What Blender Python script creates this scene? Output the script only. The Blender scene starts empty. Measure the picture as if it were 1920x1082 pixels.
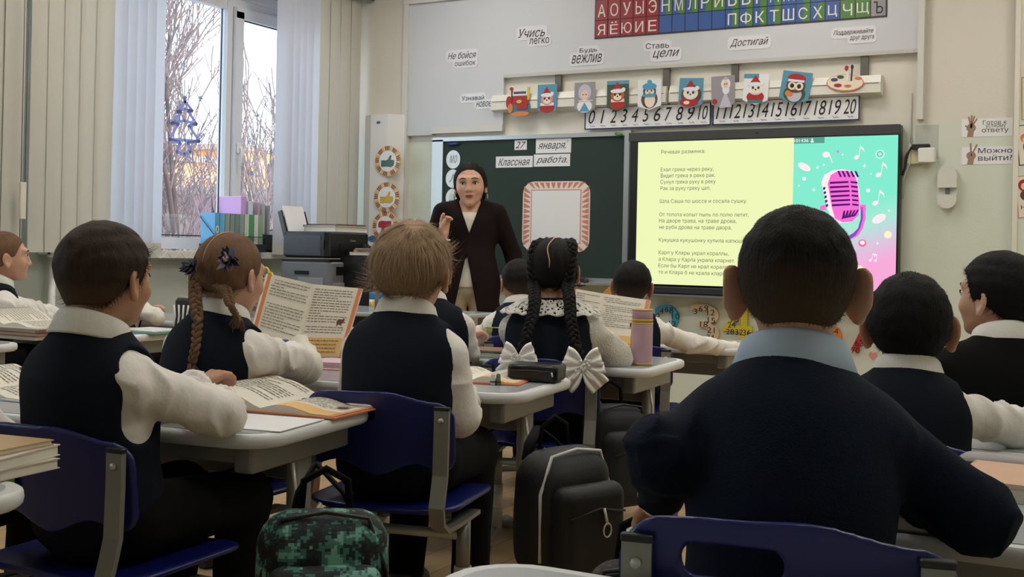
import bpy, bmesh, math, random
import numpy as np
from mathutils import Vector, Matrix
from mathutils.geometry import interpolate_bezier, delaunay_2d_cdt
random.seed(7); rng = np.random.default_rng(11)
SC = bpy.context.scene
COL = SC.collection
PI = math.pi
# ---------------------------------------------------------------- camera
HC = 1.02                                  # camera height above the floor
F_, YAW, PIT, ROL, CX, CY = 2165., math.radians(28.75), math.radians(.25), math.radians(1.18), 960., 460.
_c, _s = math.cos(YAW), math.sin(YAW)
FW = np.array([-_s*math.cos(PIT), _c*math.cos(PIT), math.sin(PIT)])
_r = np.array([_c, _s, 0.]); _u = np.cross(_r, FW)
RT = math.cos(ROL)*_r + math.sin(ROL)*_u
UP = -math.sin(ROL)*_r + math.cos(ROL)*_u
EYE = np.array([0., 0., HC])
cam = bpy.data.cameras.new('camera'); camo = bpy.data.objects.new('camera', cam); COL.objects.link(camo)
cam.sensor_width = 36; cam.lens = F_*36/1920; cam.shift_y = (CY-541)/1920; cam.clip_start = .05; cam.clip_end = 400
camo.matrix_world = Matrix(((RT[0], UP[0], -FW[0], 0), (RT[1], UP[1], -FW[1], 0), (RT[2], UP[2], -FW[2], HC), (0, 0, 0, 1)))
SC.camera = camo
# ---------------------------------------------------------------- world, sun, exposure
w = bpy.data.worlds.new('sky'); SC.world = w; w.use_nodes = True
_nt = w.node_tree; _bg = _nt.nodes['Background']
_sky = _nt.nodes.new('ShaderNodeTexSky'); _sky.sky_type = 'NISHITA'; _sky.sun_disc = False
_sky.sun_elevation = math.radians(28); _sky.sun_rotation = math.radians(80); _sky.air_density = 1.0; _sky.dust_density = .6; _sky.ozone_density = 2.0
_hs = _nt.nodes.new('ShaderNodeHueSaturation'); _hs.inputs['Saturation'].default_value = .45
_nt.links.new(_sky.outputs[0], _hs.inputs['Color'])
_tn = _nt.nodes.new('ShaderNodeMix'); _tn.data_type = 'RGBA'; _tn.blend_type = 'MULTIPLY'; _tn.inputs[0].default_value = 1; _tn.inputs[7].default_value = (.90, 1.0, 1.04, 1)
_nt.links.new(_hs.outputs[0], _tn.inputs[6]); _nt.links.new(_tn.outputs[2], _bg.inputs[0])
_bg.inputs[1].default_value = .55
sun = bpy.data.lights.new('low_winter_sun', 'SUN'); sun.energy = 3.0; sun.color = (1, .74, .5); sun.angle = math.radians(1)
suno = bpy.data.objects.new('low_winter_sun', sun); COL.objects.link(suno)
suno.rotation_euler = Vector((-.93, .26, -.2)).to_track_quat('-Z', 'Y').to_euler(); suno.location = (30, -6, 14)
for i, (y0, y1) in enumerate(((4.32, 6.95), (-.9, 1.2))):          # portals in the clear window and the added fill one: they only guide sky light in
    L = bpy.data.lights.new('window_portal', 'AREA'); L.shape = 'RECTANGLE'; L.size = 1.6; L.size_y = y1-y0
    L.cycles.is_portal = True
    o = bpy.data.objects.new('window_portal', L); COL.objects.link(o); o.location = (-5.56, (y0+y1)/2, 1.82); o.rotation_euler = (0, -PI/2, 0)
vs = SC.view_settings
vs.view_transform = 'Standard'; vs.look = 'None'; vs.gamma = 1; vs.use_curve_mapping = False; vs.exposure = 0.18
LAMP = 13.5                                  # strength of the ceiling lamps' diffusers
# ---------------------------------------------------------------- pixel helpers (photo frame 1920x1082)
D = 7.05                                    # front wall
def ray(x, y): return (x-CX)*RT - (y-CY)*UP + F_*FW
def onY(x, y, Y): d = ray(x, y); return EYE + d*(Y/d[1])
def onX(x, y, X): d = ray(x, y); return EYE + d*(X/d[0])
def onZ(x, y, Z): d = ray(x, y); return EYE + d*((Z-HC)/d[2])
def dep(x, y, t): return EYE + ray(x, y)*(t/F_)
# ---------------------------------------------------------------- materials
def lin(c):
    return tuple(((v/255)/12.92 if v/255 <= .04045 else ((v/255+.055)/1.055)**2.4) for v in c[:3]) + (1.,)
MATS = {}
def M(name, rgb=(200, 200, 200), rough=.6, metal=0., var=0., vscale=8., bump=0., bscale=60., spec=.5, emit=None, es=1., stretch=None, sheen=0., sss=0., coat=0., trans=0.):
    if name in MATS: return MATS[name]
    m = bpy.data.materials.new(name); m.use_nodes = True; nt = m.node_tree; b = nt.nodes['Principled BSDF']
    b.inputs['Roughness'].default_value = rough; b.inputs['Metallic'].default_value = metal
    b.inputs['Specular IOR Level'].default_value = spec; b.inputs['Base Color'].default_value = lin(rgb)
    if sheen: b.inputs['Sheen Weight'].default_value = sheen
    if coat: b.inputs['Coat Weight'].default_value = coat
    if sss:
        b.inputs['Subsurface Weight'].default_value = sss; b.inputs['Subsurface Radius'].default_value = (.9, .35, .2); b.inputs['Subsurface Scale'].default_value = .008
    if emit: b.inputs['Emission Color'].default_value = lin(emit); b.inputs['Emission Strength'].default_value = es
    tc = None
    if var or bump:
        tc = nt.nodes.new('ShaderNodeTexCoord'); mp = nt.nodes.new('ShaderNodeMapping'); nt.links.new(tc.outputs['Object'], mp.inputs[0])
        if stretch: mp.inputs['Scale'].default_value = stretch
    if var:
        n = nt.nodes.new('ShaderNodeTexNoise'); n.inputs['Scale'].default_value = vscale; n.inputs['Detail'].default_value = 5
        nt.links.new(mp.outputs[0], n.inputs['Vector'])
        mx = nt.nodes.new('ShaderNodeMix'); mx.data_type = 'RGBA'; c = np.array(lin(rgb)[:3])
        mx.inputs[6].default_value = (*(c*(1-var)), 1); mx.inputs[7].default_value = (*np.minimum(c*(1+var), 1), 1)
        nt.links.new(n.outputs[0], mx.inputs[0]); nt.links.new(mx.outputs[2], b.inputs['Base Color'])
    if bump:
        n2 = nt.nodes.new('ShaderNodeTexNoise'); n2.inputs['Scale'].default_value = bscale; n2.inputs['Detail'].default_value = 4
        nt.links.new(mp.outputs[0], n2.inputs['Vector'])
        bp = nt.nodes.new('ShaderNodeBump'); bp.inputs['Strength'].default_value = bump; bp.inputs['Distance'].default_value = .01
        nt.links.new(n2.outputs[0], bp.inputs['Height']); nt.links.new(bp.outputs[0], b.inputs['Normal'])
    if trans:                                # thin translucent cloth or paper
        t = nt.nodes.new('ShaderNodeBsdfTranslucent'); t.inputs[0].default_value = lin(rgb)
        ms = nt.nodes.new('ShaderNodeMixShader'); ms.inputs[0].default_value = trans
        out = nt.nodes['Material Output']; nt.links.new(b.outputs[0], ms.inputs[1]); nt.links.new(t.outputs[0], ms.inputs[2]); nt.links.new(ms.outputs[0], out.inputs[0])
    MATS[name] = m; return m
def glassmat(name='window_glass', alpha=.08):
    if name in MATS: return MATS[name]
    m = bpy.data.materials.new(name); m.use_nodes = True; nt = m.node_tree; nt.nodes.clear()
    o = nt.nodes.new('ShaderNodeOutputMaterial'); t = nt.nodes.new('ShaderNodeBsdfTransparent'); g = nt.nodes.new('ShaderNodeBsdfGlossy'); g.inputs['Roughness'].default_value = .05
    x = nt.nodes.new('ShaderNodeMixShader'); x.inputs[0].default_value = alpha
    nt.links.new(t.outputs[0], x.inputs[1]); nt.links.new(g.outputs[0], x.inputs[2]); nt.links.new(x.outputs[0], o.inputs[0])
    MATS[name] = m; return m
def emis(name, rgb, s=1.):
    if name in MATS: return MATS[name]
    m = bpy.data.materials.new(name); m.use_nodes = True; nt = m.node_tree; nt.nodes.clear()
    o = nt.nodes.new('ShaderNodeOutputMaterial'); e = nt.nodes.new('ShaderNodeEmission'); e.inputs[0].default_value = lin(rgb); e.inputs[1].default_value = s
    nt.links.new(e.outputs[0], o.inputs[0]); MATS[name] = m; return m
# ---------------------------------------------------------------- objects
def tag(o, label, cat, group=None):
    o['label'] = label; o['category'] = cat
    if group: o['group'] = group
    return o
def thing(name, label, cat, loc=(0, 0, 0), rz=0., group=None):
    o = bpy.data.objects.new(name, None); COL.objects.link(o); o.location = tuple(loc); o.rotation_euler = (0, 0, rz); o.empty_display_size = .05
    return tag(o, label, cat, group)
def struct(o): o['kind'] = 'structure'; return o
def link(name, me, mat=None, parent=None, world=False):
    """one mesh object; world=True: the mesh is in world coordinates and is brought into its parent's frame"""
    if mat is not None and len(me.materials) == 0: me.materials.append(mat)
    o = bpy.data.objects.new(name, me); COL.objects.link(o)
    if parent is not None:
        o.parent = parent
        if world: me.transform(world_of(parent).inverted())
    return o
def world_of(o):
    m = Matrix.LocRotScale(o.location, o.rotation_euler, o.scale)
    return world_of(o.parent) @ m if o.parent else m
def rebase(o, base):
    """put the origin of a world-space mesh object at its base point"""
    o.data.transform(Matrix.Translation(-Vector(base))); o.location = tuple(base); return o
def copy_tree(o, parent=None):
    c = o.copy(); COL.objects.link(c); c.parent = parent
    for ch in o.children: copy_tree(ch, c)
    return c
# ---------------------------------------------------------------- mesh builder
def frame(d):
    d = Vector(d).normalized(); a = Vector((0, 0, 1)) if abs(d.z) < .9 else Vector((0, 1, 0))
    x = a.cross(d).normalized(); return x, d.cross(x)
class B:
    def __init__(s): s.v = []; s.f = []; s.sm = []
    def add(s, V, Fc, smooth=False):
        n = len(s.v); s.v += [tuple(map(float, p)) for p in V]; s.f += [tuple(i+n for i in q) for q in Fc]; s.sm += [smooth]*len(Fc); return s
    def box(s, c, d, rz=0., m=None):
        x, y, z = d[0]/2, d[1]/2, d[2]/2
        V = [Vector((a*x, b*y, e*z)) for a in (-1, 1) for b in (-1, 1) for e in (-1, 1)]
        R = Matrix.Rotation(rz, 3, 'Z') if m is None else m
        return s.add([R @ p + Vector(c) for p in V], [(0, 1, 3, 2), (4, 6, 7, 5), (0, 4, 5, 1), (2, 3, 7, 6), (0, 2, 6, 4), (1, 5, 7, 3)])
    def box2(s, lo, hi): return s.box([(a+b)/2 for a, b in zip(lo, hi)], [abs(b-a) for a, b in zip(lo, hi)])
    def rbox(s, c, d, r=.01, seg=3, m=None):
        """box with all its vertical corners rounded (in its own xy) and a slightly eased top and bottom"""
        pts = rrect(d[0], d[1], r, seg); e = min(r*.35, d[2]*.25)
        R = m or Matrix.Identity(3); V = []; k = len(pts)
        for zz, sh in ((-d[2]/2, e), (-d[2]/2+e, 0), (d[2]/2-e, 0), (d[2]/2, e)):
            for (x, y) in pts:
                V.append(R @ Vector((x*(1-sh*2/d[0]), y*(1-sh*2/d[1]), zz)) + Vector(c))
        Fc = [tuple(range(k))[::-1], tuple(range(3*k, 4*k))]
        for l in range(3):
            for i in range(k): j = (i+1) % k; Fc.append((l*k+i, l*k+j, (l+1)*k+j, (l+1)*k+i))
        return s.add(V, Fc, False)
    def prism(s, pts, a, b):
        """polygon pts (list of 3-D points) swept from offset a to offset b"""
        k = len(pts); a = Vector(a); b = Vector(b)
        V = [Vector(p)+a for p in pts] + [Vector(p)+b for p in pts]
        return s.add(V, [tuple(range(k))[::-1], tuple(range(k, 2*k))] + [(i, (i+1) % k, k+(i+1) % k, k+i) for i in range(k)])
    def tube(s, path, r, n=8, cap=True, flat=None):
        P = [Vector(p) for p in path]; m = len(P); rr = r if hasattr(r, '__len__') else [r]*m; V = []
        t0 = (P[1]-P[0]).normalized(); x, y = frame(t0)
        for i in range(m):
            t = (P[min(i+1, m-1)]-P[max(i-1, 0)]).normalized()
            x = (x - t*x.dot(t)).normalized(); y = t.cross(x)
            for k in range(n):
                a = 2*PI*k/n; V.append(P[i] + (x*math.cos(a) + y*math.sin(a)*(flat or 1))*rr[i])
        Fc = [(i*n+k, i*n+(k+1) % n, (i+1)*n+(k+1) % n, (i+1)*n+k) for i in range(m-1) for k in range(n)]
        if cap: Fc += [tuple(range(n))[::-1], tuple(range((m-1)*n, m*n))]
        return s.add(V, Fc, True)
    def lathe(s, prof, c=(0, 0, 0), n=20, m=None):
        V = []; R = m or Matrix.Identity(3)
        for (r, z) in prof:
            for k in range(n): a = 2*PI*k/n; V.append(R @ Vector((r*math.cos(a), r*math.sin(a), z)) + Vector(c))
        L = len(prof)
        Fc = [(i*n+k, i*n+(k+1) % n, (i+1)*n+(k+1) % n, (i+1)*n+k) for i in range(L-1) for k in range(n)] + [tuple(range(n))[::-1], tuple(range((L-1)*n, L*n))]
        return s.add(V, Fc, True)
    def sphere(s, c, r, n=12, m=8, M3=None):
        r = r if hasattr(r, '__len__') else (r, r, r); V = []; R = M3 or Matrix.Identity(3)
        for i in range(m+1):
            t = PI*i/m
            for k in range(n): a = 2*PI*k/n; V.append(R @ Vector((r[0]*math.sin(t)*math.cos(a), r[1]*math.sin(t)*math.sin(a), r[2]*math.cos(t))) + Vector(c))
        return s.add(V, [((i+1)*n+k, (i+1)*n+(k+1) % n, i*n+(k+1) % n, i*n+k) for i in range(m) for k in range(n)], True)
    def grid(s, fn, nu, nv, smooth=True):
        V = [fn(i/nu, j/nv) for j in range(nv+1) for i in range(nu+1)]
        return s.add(V, [(j*(nu+1)+i, j*(nu+1)+i+1, (j+1)*(nu+1)+i+1, (j+1)*(nu+1)+i) for j in range(nv) for i in range(nu)], smooth)
    def mesh(s, name='m'):
        me = bpy.data.meshes.new(name); me.from_pydata(s.v, [], s.f)
        me.polygons.foreach_set('use_smooth', s.sm); me.validate(); me.update(); return me
    def out(s, name, mat, parent=None, world=False): return link(name, s.mesh(name), mat, parent, world)
def rrect(w, h, r, seg=3):
    r = min(r, w/2-1e-4, h/2-1e-4); P = []
    for cx, cy, a0 in ((w/2-r, h/2-r, 0), (-w/2+r, h/2-r, 90), (-w/2+r, -h/2+r, 180), (w/2-r, -h/2+r, 270)):
        for i in range(seg+1): a = math.radians(a0+90*i/seg); P.append((cx+r*math.cos(a), cy+r*math.sin(a)))
    return P
# ---------------------------------------------------------------- text (built-in font) as mesh, fitted into a box
def text_mesh(body, shear=0., offset=0., space=1., line=1.):
    """glyph outlines filled contour by contour, so that overlapping strokes stay solid"""
    cu = bpy.data.curves.new('t', 'FONT'); cu.body = body; cu.shear = shear; cu.offset = offset; cu.space_character = space; cu.space_line = line
    o = bpy.data.objects.new('t', cu); COL.objects.link(o); dg = bpy.context.evaluated_depsgraph_get(); cv = o.to_curve(dg); cons = []
    for sp in cv.splines:
        bp = sp.bezier_points; P = []
        for i in range(len(bp)):
            p, q = bp[i], bp[(i+1) % len(bp)]; st = (q.co-p.co).length
            strt = (p.handle_right-p.co).cross(q.co-p.co).length < 1e-5 and (q.handle_left-p.co).cross(q.co-p.co).length < 1e-5
            P += [v.copy() for v in interpolate_bezier(p.co, p.handle_right, q.handle_left, q.co, 2 if strt else 5)[:-1]]
        if len(P) < 3: continue
        a = sum(P[i].x*P[(i+1) % len(P)].y-P[(i+1) % len(P)].x*P[i].y for i in range(len(P)))/2; cons.append((a, P))
    o.to_curve_clear(); bpy.data.objects.remove(o); bpy.data.curves.remove(cu)
    if not cons: cons = [(1, [Vector((0, 0, 0)), Vector((.01, 0, 0)), Vector((0, .01, 0))])]
    V2, E2, A, C = [], [], [], []
    for a, P in cons:
        n0 = len(V2); V2 += [Vector((v.x, v.y)) for v in P]; E2 += [(n0+i, n0+(i+1) % len(P)) for i in range(len(P))]
        for i in range(len(P)): q = P[(i+1) % len(P)]; A.append((P[i].x, P[i].y)); C.append((q.x, q.y))
    vo, _e, fo, *_r2 = delaunay_2d_cdt(V2, E2, [], 0, 1e-5)
    vo = np.array([(v.x, v.y) for v in vo]); F = np.array([f for f in fo if len(f) == 3]); c = vo[F].mean(1); A, C = np.array(A), np.array(C)
    wn = np.zeros(len(F))                    # winding number of every triangle: non-zero is ink
    for k in range(0, len(F), 400):
        p = c[k:k+400, None]; up = (A[None, :, 1] <= p[..., 1]) & (C[None, :, 1] > p[..., 1]); dn = (A[None, :, 1] > p[..., 1]) & (C[None, :, 1] <= p[..., 1])
        cr = (C[None, :, 0]-A[None, :, 0])*(p[..., 1]-A[None, :, 1])-(p[..., 0]-A[None, :, 0])*(C[None, :, 1]-A[None, :, 1])
        wn[k:k+400] = (up & (cr > 0)).sum(1)-(dn & (cr < 0)).sum(1)
    Fc = [tuple(int(i) for i in f) for f in F[wn != 0]]; V = [(x, y, 0) for x, y in vo]
    us = sorted({i for f in Fc for i in f}); ix = {v: i for i, v in enumerate(us)}
    me = bpy.data.meshes.new('t'); me.from_pydata([V[i] for i in us], [], [tuple(ix[i] for i in f) for f in Fc]); me.update(); return me
def text_fit(body, box, parent, mat, depth, name='lettering', shear=0., offset=0., rot=0., keep=False, space=1., M4=None, line=1., align='c'):
    """box = (X0, Z0, X1, Z1) on a wall facing -Y at y=depth; or in the local xz of M4"""
    me = text_mesh(body, shear, offset, space, line)
    n = len(me.vertices); co = np.empty(n*3, np.float32); me.vertices.foreach_get('co', co); co = co.reshape(-1, 3)
    lo, hi = co.min(0), co.max(0); w_, h_ = box[2]-box[0], box[3]-box[1]
    sx, sz = w_/(hi[0]-lo[0]), h_/(hi[1]-lo[1])
    if keep: sx = sz = min(sx, sz)
    q = (co-(lo+hi)/2)*[sx, sz, 0]; layer = co[:, 2]*.00025
    if align == 'l': q[:, 0] += (hi[0]-lo[0])*sx/2 - w_/2
    if rot: c, s_ = math.cos(rot), math.sin(rot); q = np.stack([q[:, 0]*c-q[:, 1]*s_, q[:, 0]*s_+q[:, 1]*c, q[:, 2]], 1)
    P = np.stack([q[:, 0]+(box[0]+box[2])/2, depth-layer, q[:, 1]+(box[1]+box[3])/2], 1).astype(np.float32)
    me.vertices.foreach_set('co', P.ravel()); me.update()
    if M4 is not None: me.transform(M4)
    me.materials.clear()
    return link(name, me, mat, parent, world=True)
# ---------------------------------------------------------------- signed distance fields -> mesh (surface nets)
def nets(fn, lo, hi, h):
    lo = np.array(lo, np.float32); n = np.maximum(np.ceil((np.array(hi)-lo)/h).astype(int)+1, 4)
    ax = [lo[i]+h*np.arange(n[i], dtype=np.float32) for i in range(3)]
    G = np.stack(np.meshgrid(*ax, indexing='ij'), -1).reshape(-1, 3)
    v = fn(G).reshape(n).astype(np.float32)
    v[0], v[-1] = np.maximum(v[0], 1e-4), np.maximum(v[-1], 1e-4)
    v[:, 0], v[:, -1] = np.maximum(v[:, 0], 1e-4), np.maximum(v[:, -1], 1e-4)
    v[:, :, 0], v[:, :, -1] = np.maximum(v[:, :, 0], 1e-4), np.maximum(v[:, :, -1], 1e-4)
    ins = v < 0; cn = n-1
    acc = np.zeros((*cn, 3), np.float32); cnt = np.zeros(tuple(cn), np.int32); quads = []; crs = []
    for a in range(3):
        s0 = [slice(None)]*3; s1 = [slice(None)]*3; s0[a] = slice(0, -1); s1[a] = slice(1, None)
        A, C = v[tuple(s0)], v[tuple(s1)]; cr = ins[tuple(s0)] != ins[tuple(s1)]
        I = np.argwhere(cr); t = A[cr]/(A[cr]-C[cr])
        pos = I.astype(np.float32); pos[:, a] += t
        b, c = (a+1) % 3, (a+2) % 3
        for db in (0, -1):
            for dc in (0, -1):
                J = I.copy(); J[:, b] += db; J[:, c] += dc
                ok = (J[:, b] >= 0) & (J[:, c] >= 0) & (J[:, b] < cn[b]) & (J[:, c] < cn[c])
                K = tuple(J[ok].T); np.add.at(acc, K, pos[ok]); np.add.at(cnt, K, 1)
        crs.append((I, ins[tuple(s0)][cr], a, b, c))
    idx = -np.ones(tuple(cn), np.int64); act = cnt > 0; k = int(act.sum()); idx[act] = np.arange(k)
    V = acc[act]/cnt[act][:, None]*h + lo
    for I, inside, a, b, c in crs:
        ok = (I[:, b] > 0) & (I[:, c] > 0) & (I[:, b] < cn[b]) & (I[:, c] < cn[c]); I = I[ok]; s_ = inside[ok]
        def at(db, dc):
            J = I.copy(); J[:, b] += db; J[:, c] += dc; return idx[tuple(J.T)]
        q = np.stack([at(-1, -1), at(0, -1), at(0, 0), at(-1, 0)], 1); q[~s_] = q[~s_][:, ::-1]; quads.append(q)
    return V, np.concatenate(quads)
def np_mesh(name, parts, smooth=True):
    """parts: list of (V, Q, material index) joined into one mesh"""
    Vs, Qs, Ms, o = [], [], [], 0
    for V, Q, mi in parts:
        Vs.append(V); Qs.append(Q+o); Ms.append(np.full(len(Q), mi, np.int32)); o += len(V)
    V = np.concatenate(Vs).astype(np.float32); Q = np.concatenate(Qs).astype(np.int32); Mi = np.concatenate(Ms)
    me = bpy.data.meshes.new(name); me.vertices.add(len(V)); me.vertices.foreach_set('co', V.ravel())
    me.loops.add(len(Q)*4); me.loops.foreach_set('vertex_index', Q.ravel()); me.polygons.add(len(Q))
    me.polygons.foreach_set('loop_start', np.arange(0, len(Q)*4, 4, dtype=np.int32)); me.polygons.foreach_set('loop_total', np.full(len(Q), 4, np.int32))
    me.polygons.foreach_set('material_index', Mi); me.polygons.foreach_set('use_smooth', np.ones(len(Q), bool) if smooth else np.zeros(len(Q), bool))
    me.update(calc_edges=True); return me
def rc(p, a, b, r1, r2):
    a = np.array(a, np.float32); ba = np.array(b, np.float32)-a; q = p-a
    h = np.clip(q @ ba/max(ba @ ba, 1e-9), 0, 1); return np.linalg.norm(q-h[:, None]*ba, axis=1)-(r1+(r2-r1)*h)
def el(p, c, r, R=None):
    q = p-np.array(c, np.float32)
    if R is not None: q = q @ np.array(R, np.float32)
    r = np.array(r, np.float32); k0 = np.linalg.norm(q/r, axis=1); k1 = np.linalg.norm(q/(r*r), axis=1)
    return k0*(k0-1)/np.maximum(k1, 1e-6)
def smin(a, b, k=.02):
    h = np.clip(.5+.5*(b-a)/k, 0, 1); return b*(1-h)+a*h-k*h*(1-h)
def smax(a, b, k=.01): return -smin(-a, -b, k)
def wob(p, f, ph=0.):
    return np.sin(p[:, 0]*f*1.1+ph+1.7*np.sin(p[:, 1]*f*.7+ph*2))*np.sin(p[:, 1]*f*.9+1.3*np.sin(p[:, 2]*f*.8+ph))*.6 + .4*np.sin(p[:, 2]*f*1.3+1.5*np.sin(p[:, 0]*f*.6-ph))
# ================================================================ ROOM
XW = -5.3; XR = 1.75; YB = -1.6; ZC = 3.25       # left wall, right wall, back wall, ceiling
def wallmat(name, up, low, z0):
    m = bpy.data.materials.new(name); m.use_nodes = True; nt = m.node_tree; b = nt.nodes['Principled BSDF']; b.inputs['Roughness'].default_value = .55; b.inputs['Specular IOR Level'].default_value = .3
    g = nt.nodes.new('ShaderNodeNewGeometry'); sp = nt.nodes.new('ShaderNodeSeparateXYZ'); nt.links.new(g.outputs['Position'], sp.inputs[0])
    gt = nt.nodes.new('ShaderNodeMath'); gt.operation = 'GREATER_THAN'; gt.inputs[1].default_value = z0; nt.links.new(sp.outputs[2], gt.inputs[0])
    mx = nt.nodes.new('ShaderNodeMix'); mx.data_type = 'RGBA'; mx.inputs[6].default_value = lin(low); mx.inputs[7].default_value = lin(up)
    nt.links.new(gt.outputs[0], mx.inputs[0])
    n = nt.nodes.new('ShaderNodeTexNoise'); n.inputs['Scale'].default_value = 2.2; n.inputs['Detail'].default_value = 6; nt.links.new(g.outputs['Position'], n.inputs['Vector'])
    mr = nt.nodes.new('ShaderNodeMapRange'); mr.inputs[3].default_value = .94; mr.inputs[4].default_value = 1.05; nt.links.new(n.outputs[0], mr.inputs[0])
    mu = nt.nodes.new('ShaderNodeMix'); mu.data_type = 'RGBA'; mu.blend_type = 'MULTIPLY'; mu.inputs[0].default_value = 1; nt.links.new(mx.outputs[2], mu.inputs[6]); nt.links.new(mr.outputs[0], mu.inputs[7])
    nt.links.new(mu.outputs[2], b.inputs['Base Color'])
    n2 = nt.nodes.new('ShaderNodeTexNoise'); n2.inputs['Scale'].default_value = 90; nt.links.new(g.outputs['Position'], n2.inputs['Vector'])
    bp = nt.nodes.new('ShaderNodeBump'); bp.inputs['Strength'].default_value = .08; bp.inputs['Distance'].default_value = .01; nt.links.new(n2.outputs[0], bp.inputs['Height']); nt.links.new(bp.outputs[0], b.inputs['Normal'])
    return m
WALLF = wallmat('painted_wall', (222, 217, 204), (214, 220, 206), 1.81)
WALLL = wallmat('painted_wall_window', (208, 208, 204), (196, 202, 192), 1.81)
WHITE = M('white_plastic', (232, 231, 226), .4); PANEL = M('white_panel', (204, 206, 210), .5, var=.03, vscale=3)
def floormat():
    m = bpy.data.materials.new('wood_look_linoleum'); m.use_nodes = True; nt = m.node_tree; b = nt.nodes['Principled BSDF']; b.inputs['Roughness'].default_value = .38
    g = nt.nodes.new('ShaderNodeNewGeometry'); mp = nt.nodes.new('ShaderNodeMapping'); mp.inputs['Rotation'].default_value = (0, 0, PI/2); nt.links.new(g.outputs['Position'], mp.inputs[0])
    br = nt.nodes.new('ShaderNodeTexBrick'); br.inputs['Scale'].default_value = 1; br.inputs['Brick Width'].default_value = 1.1; br.inputs['Row Height'].default_value = .13; br.inputs['Mortar Size'].default_value = .002
    br.inputs['Color1'].default_value = lin((196, 168, 126)); br.inputs['Color2'].default_value = lin((180, 150, 108)); br.inputs['Mortar'].default_value = lin((120, 96, 66)); nt.links.new(mp.outputs[0], br.inputs[0])
    n = nt.nodes.new('ShaderNodeTexNoise'); n.inputs['Scale'].default_value = 5; n.inputs['Detail'].default_value = 6; m2 = nt.nodes.new('ShaderNodeMapping'); m2.inputs['Scale'].default_value = (9, .8, 1); nt.links.new(g.outputs['Position'], m2.inputs[0]); nt.links.new(m2.outputs[0], n.inputs['Vector'])
    mr = nt.nodes.new('ShaderNodeMapRange'); mr.inputs[3].default_value = .75; mr.inputs[4].default_value = 1.2; nt.links.new(n.outputs[0], mr.inputs[0])
    mu = nt.nodes.new('ShaderNodeMix'); mu.data_type = 'RGBA'; mu.blend_type = 'MULTIPLY'; mu.inputs[0].default_value = 1; nt.links.new(br.outputs[0], mu.inputs[6]); nt.links.new(mr.outputs[0], mu.inputs[7]); nt.links.new(mu.outputs[2], b.inputs['Base Color'])
    return m
def sbox(name, lo, hi, mat): return struct(rebase(B().box2(lo, hi).out(name, mat), ((lo[0]+hi[0])/2, (lo[1]+hi[1])/2, lo[2])))
sbox('floor', (XW-.3, YB-.2, -.15), (XR+.2, D+.2, 0), floormat())
sbox('ceiling', (XW-.3, YB-.2, ZC), (XR+.2, D+.2, ZC+.15), M('ceiling_white', (235, 234, 230), .8))
sbox('wall_front', (XW-.3, D, 0), (XR+.2, D+.2, ZC), WALLF)
sbox('wall_right', (XR, YB, 0), (XR+.2, D, ZC), WALLF)
sbox('wall_back', (XW-.3, YB-.2, 0), (XR+.2, YB, ZC), WALLF)
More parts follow.
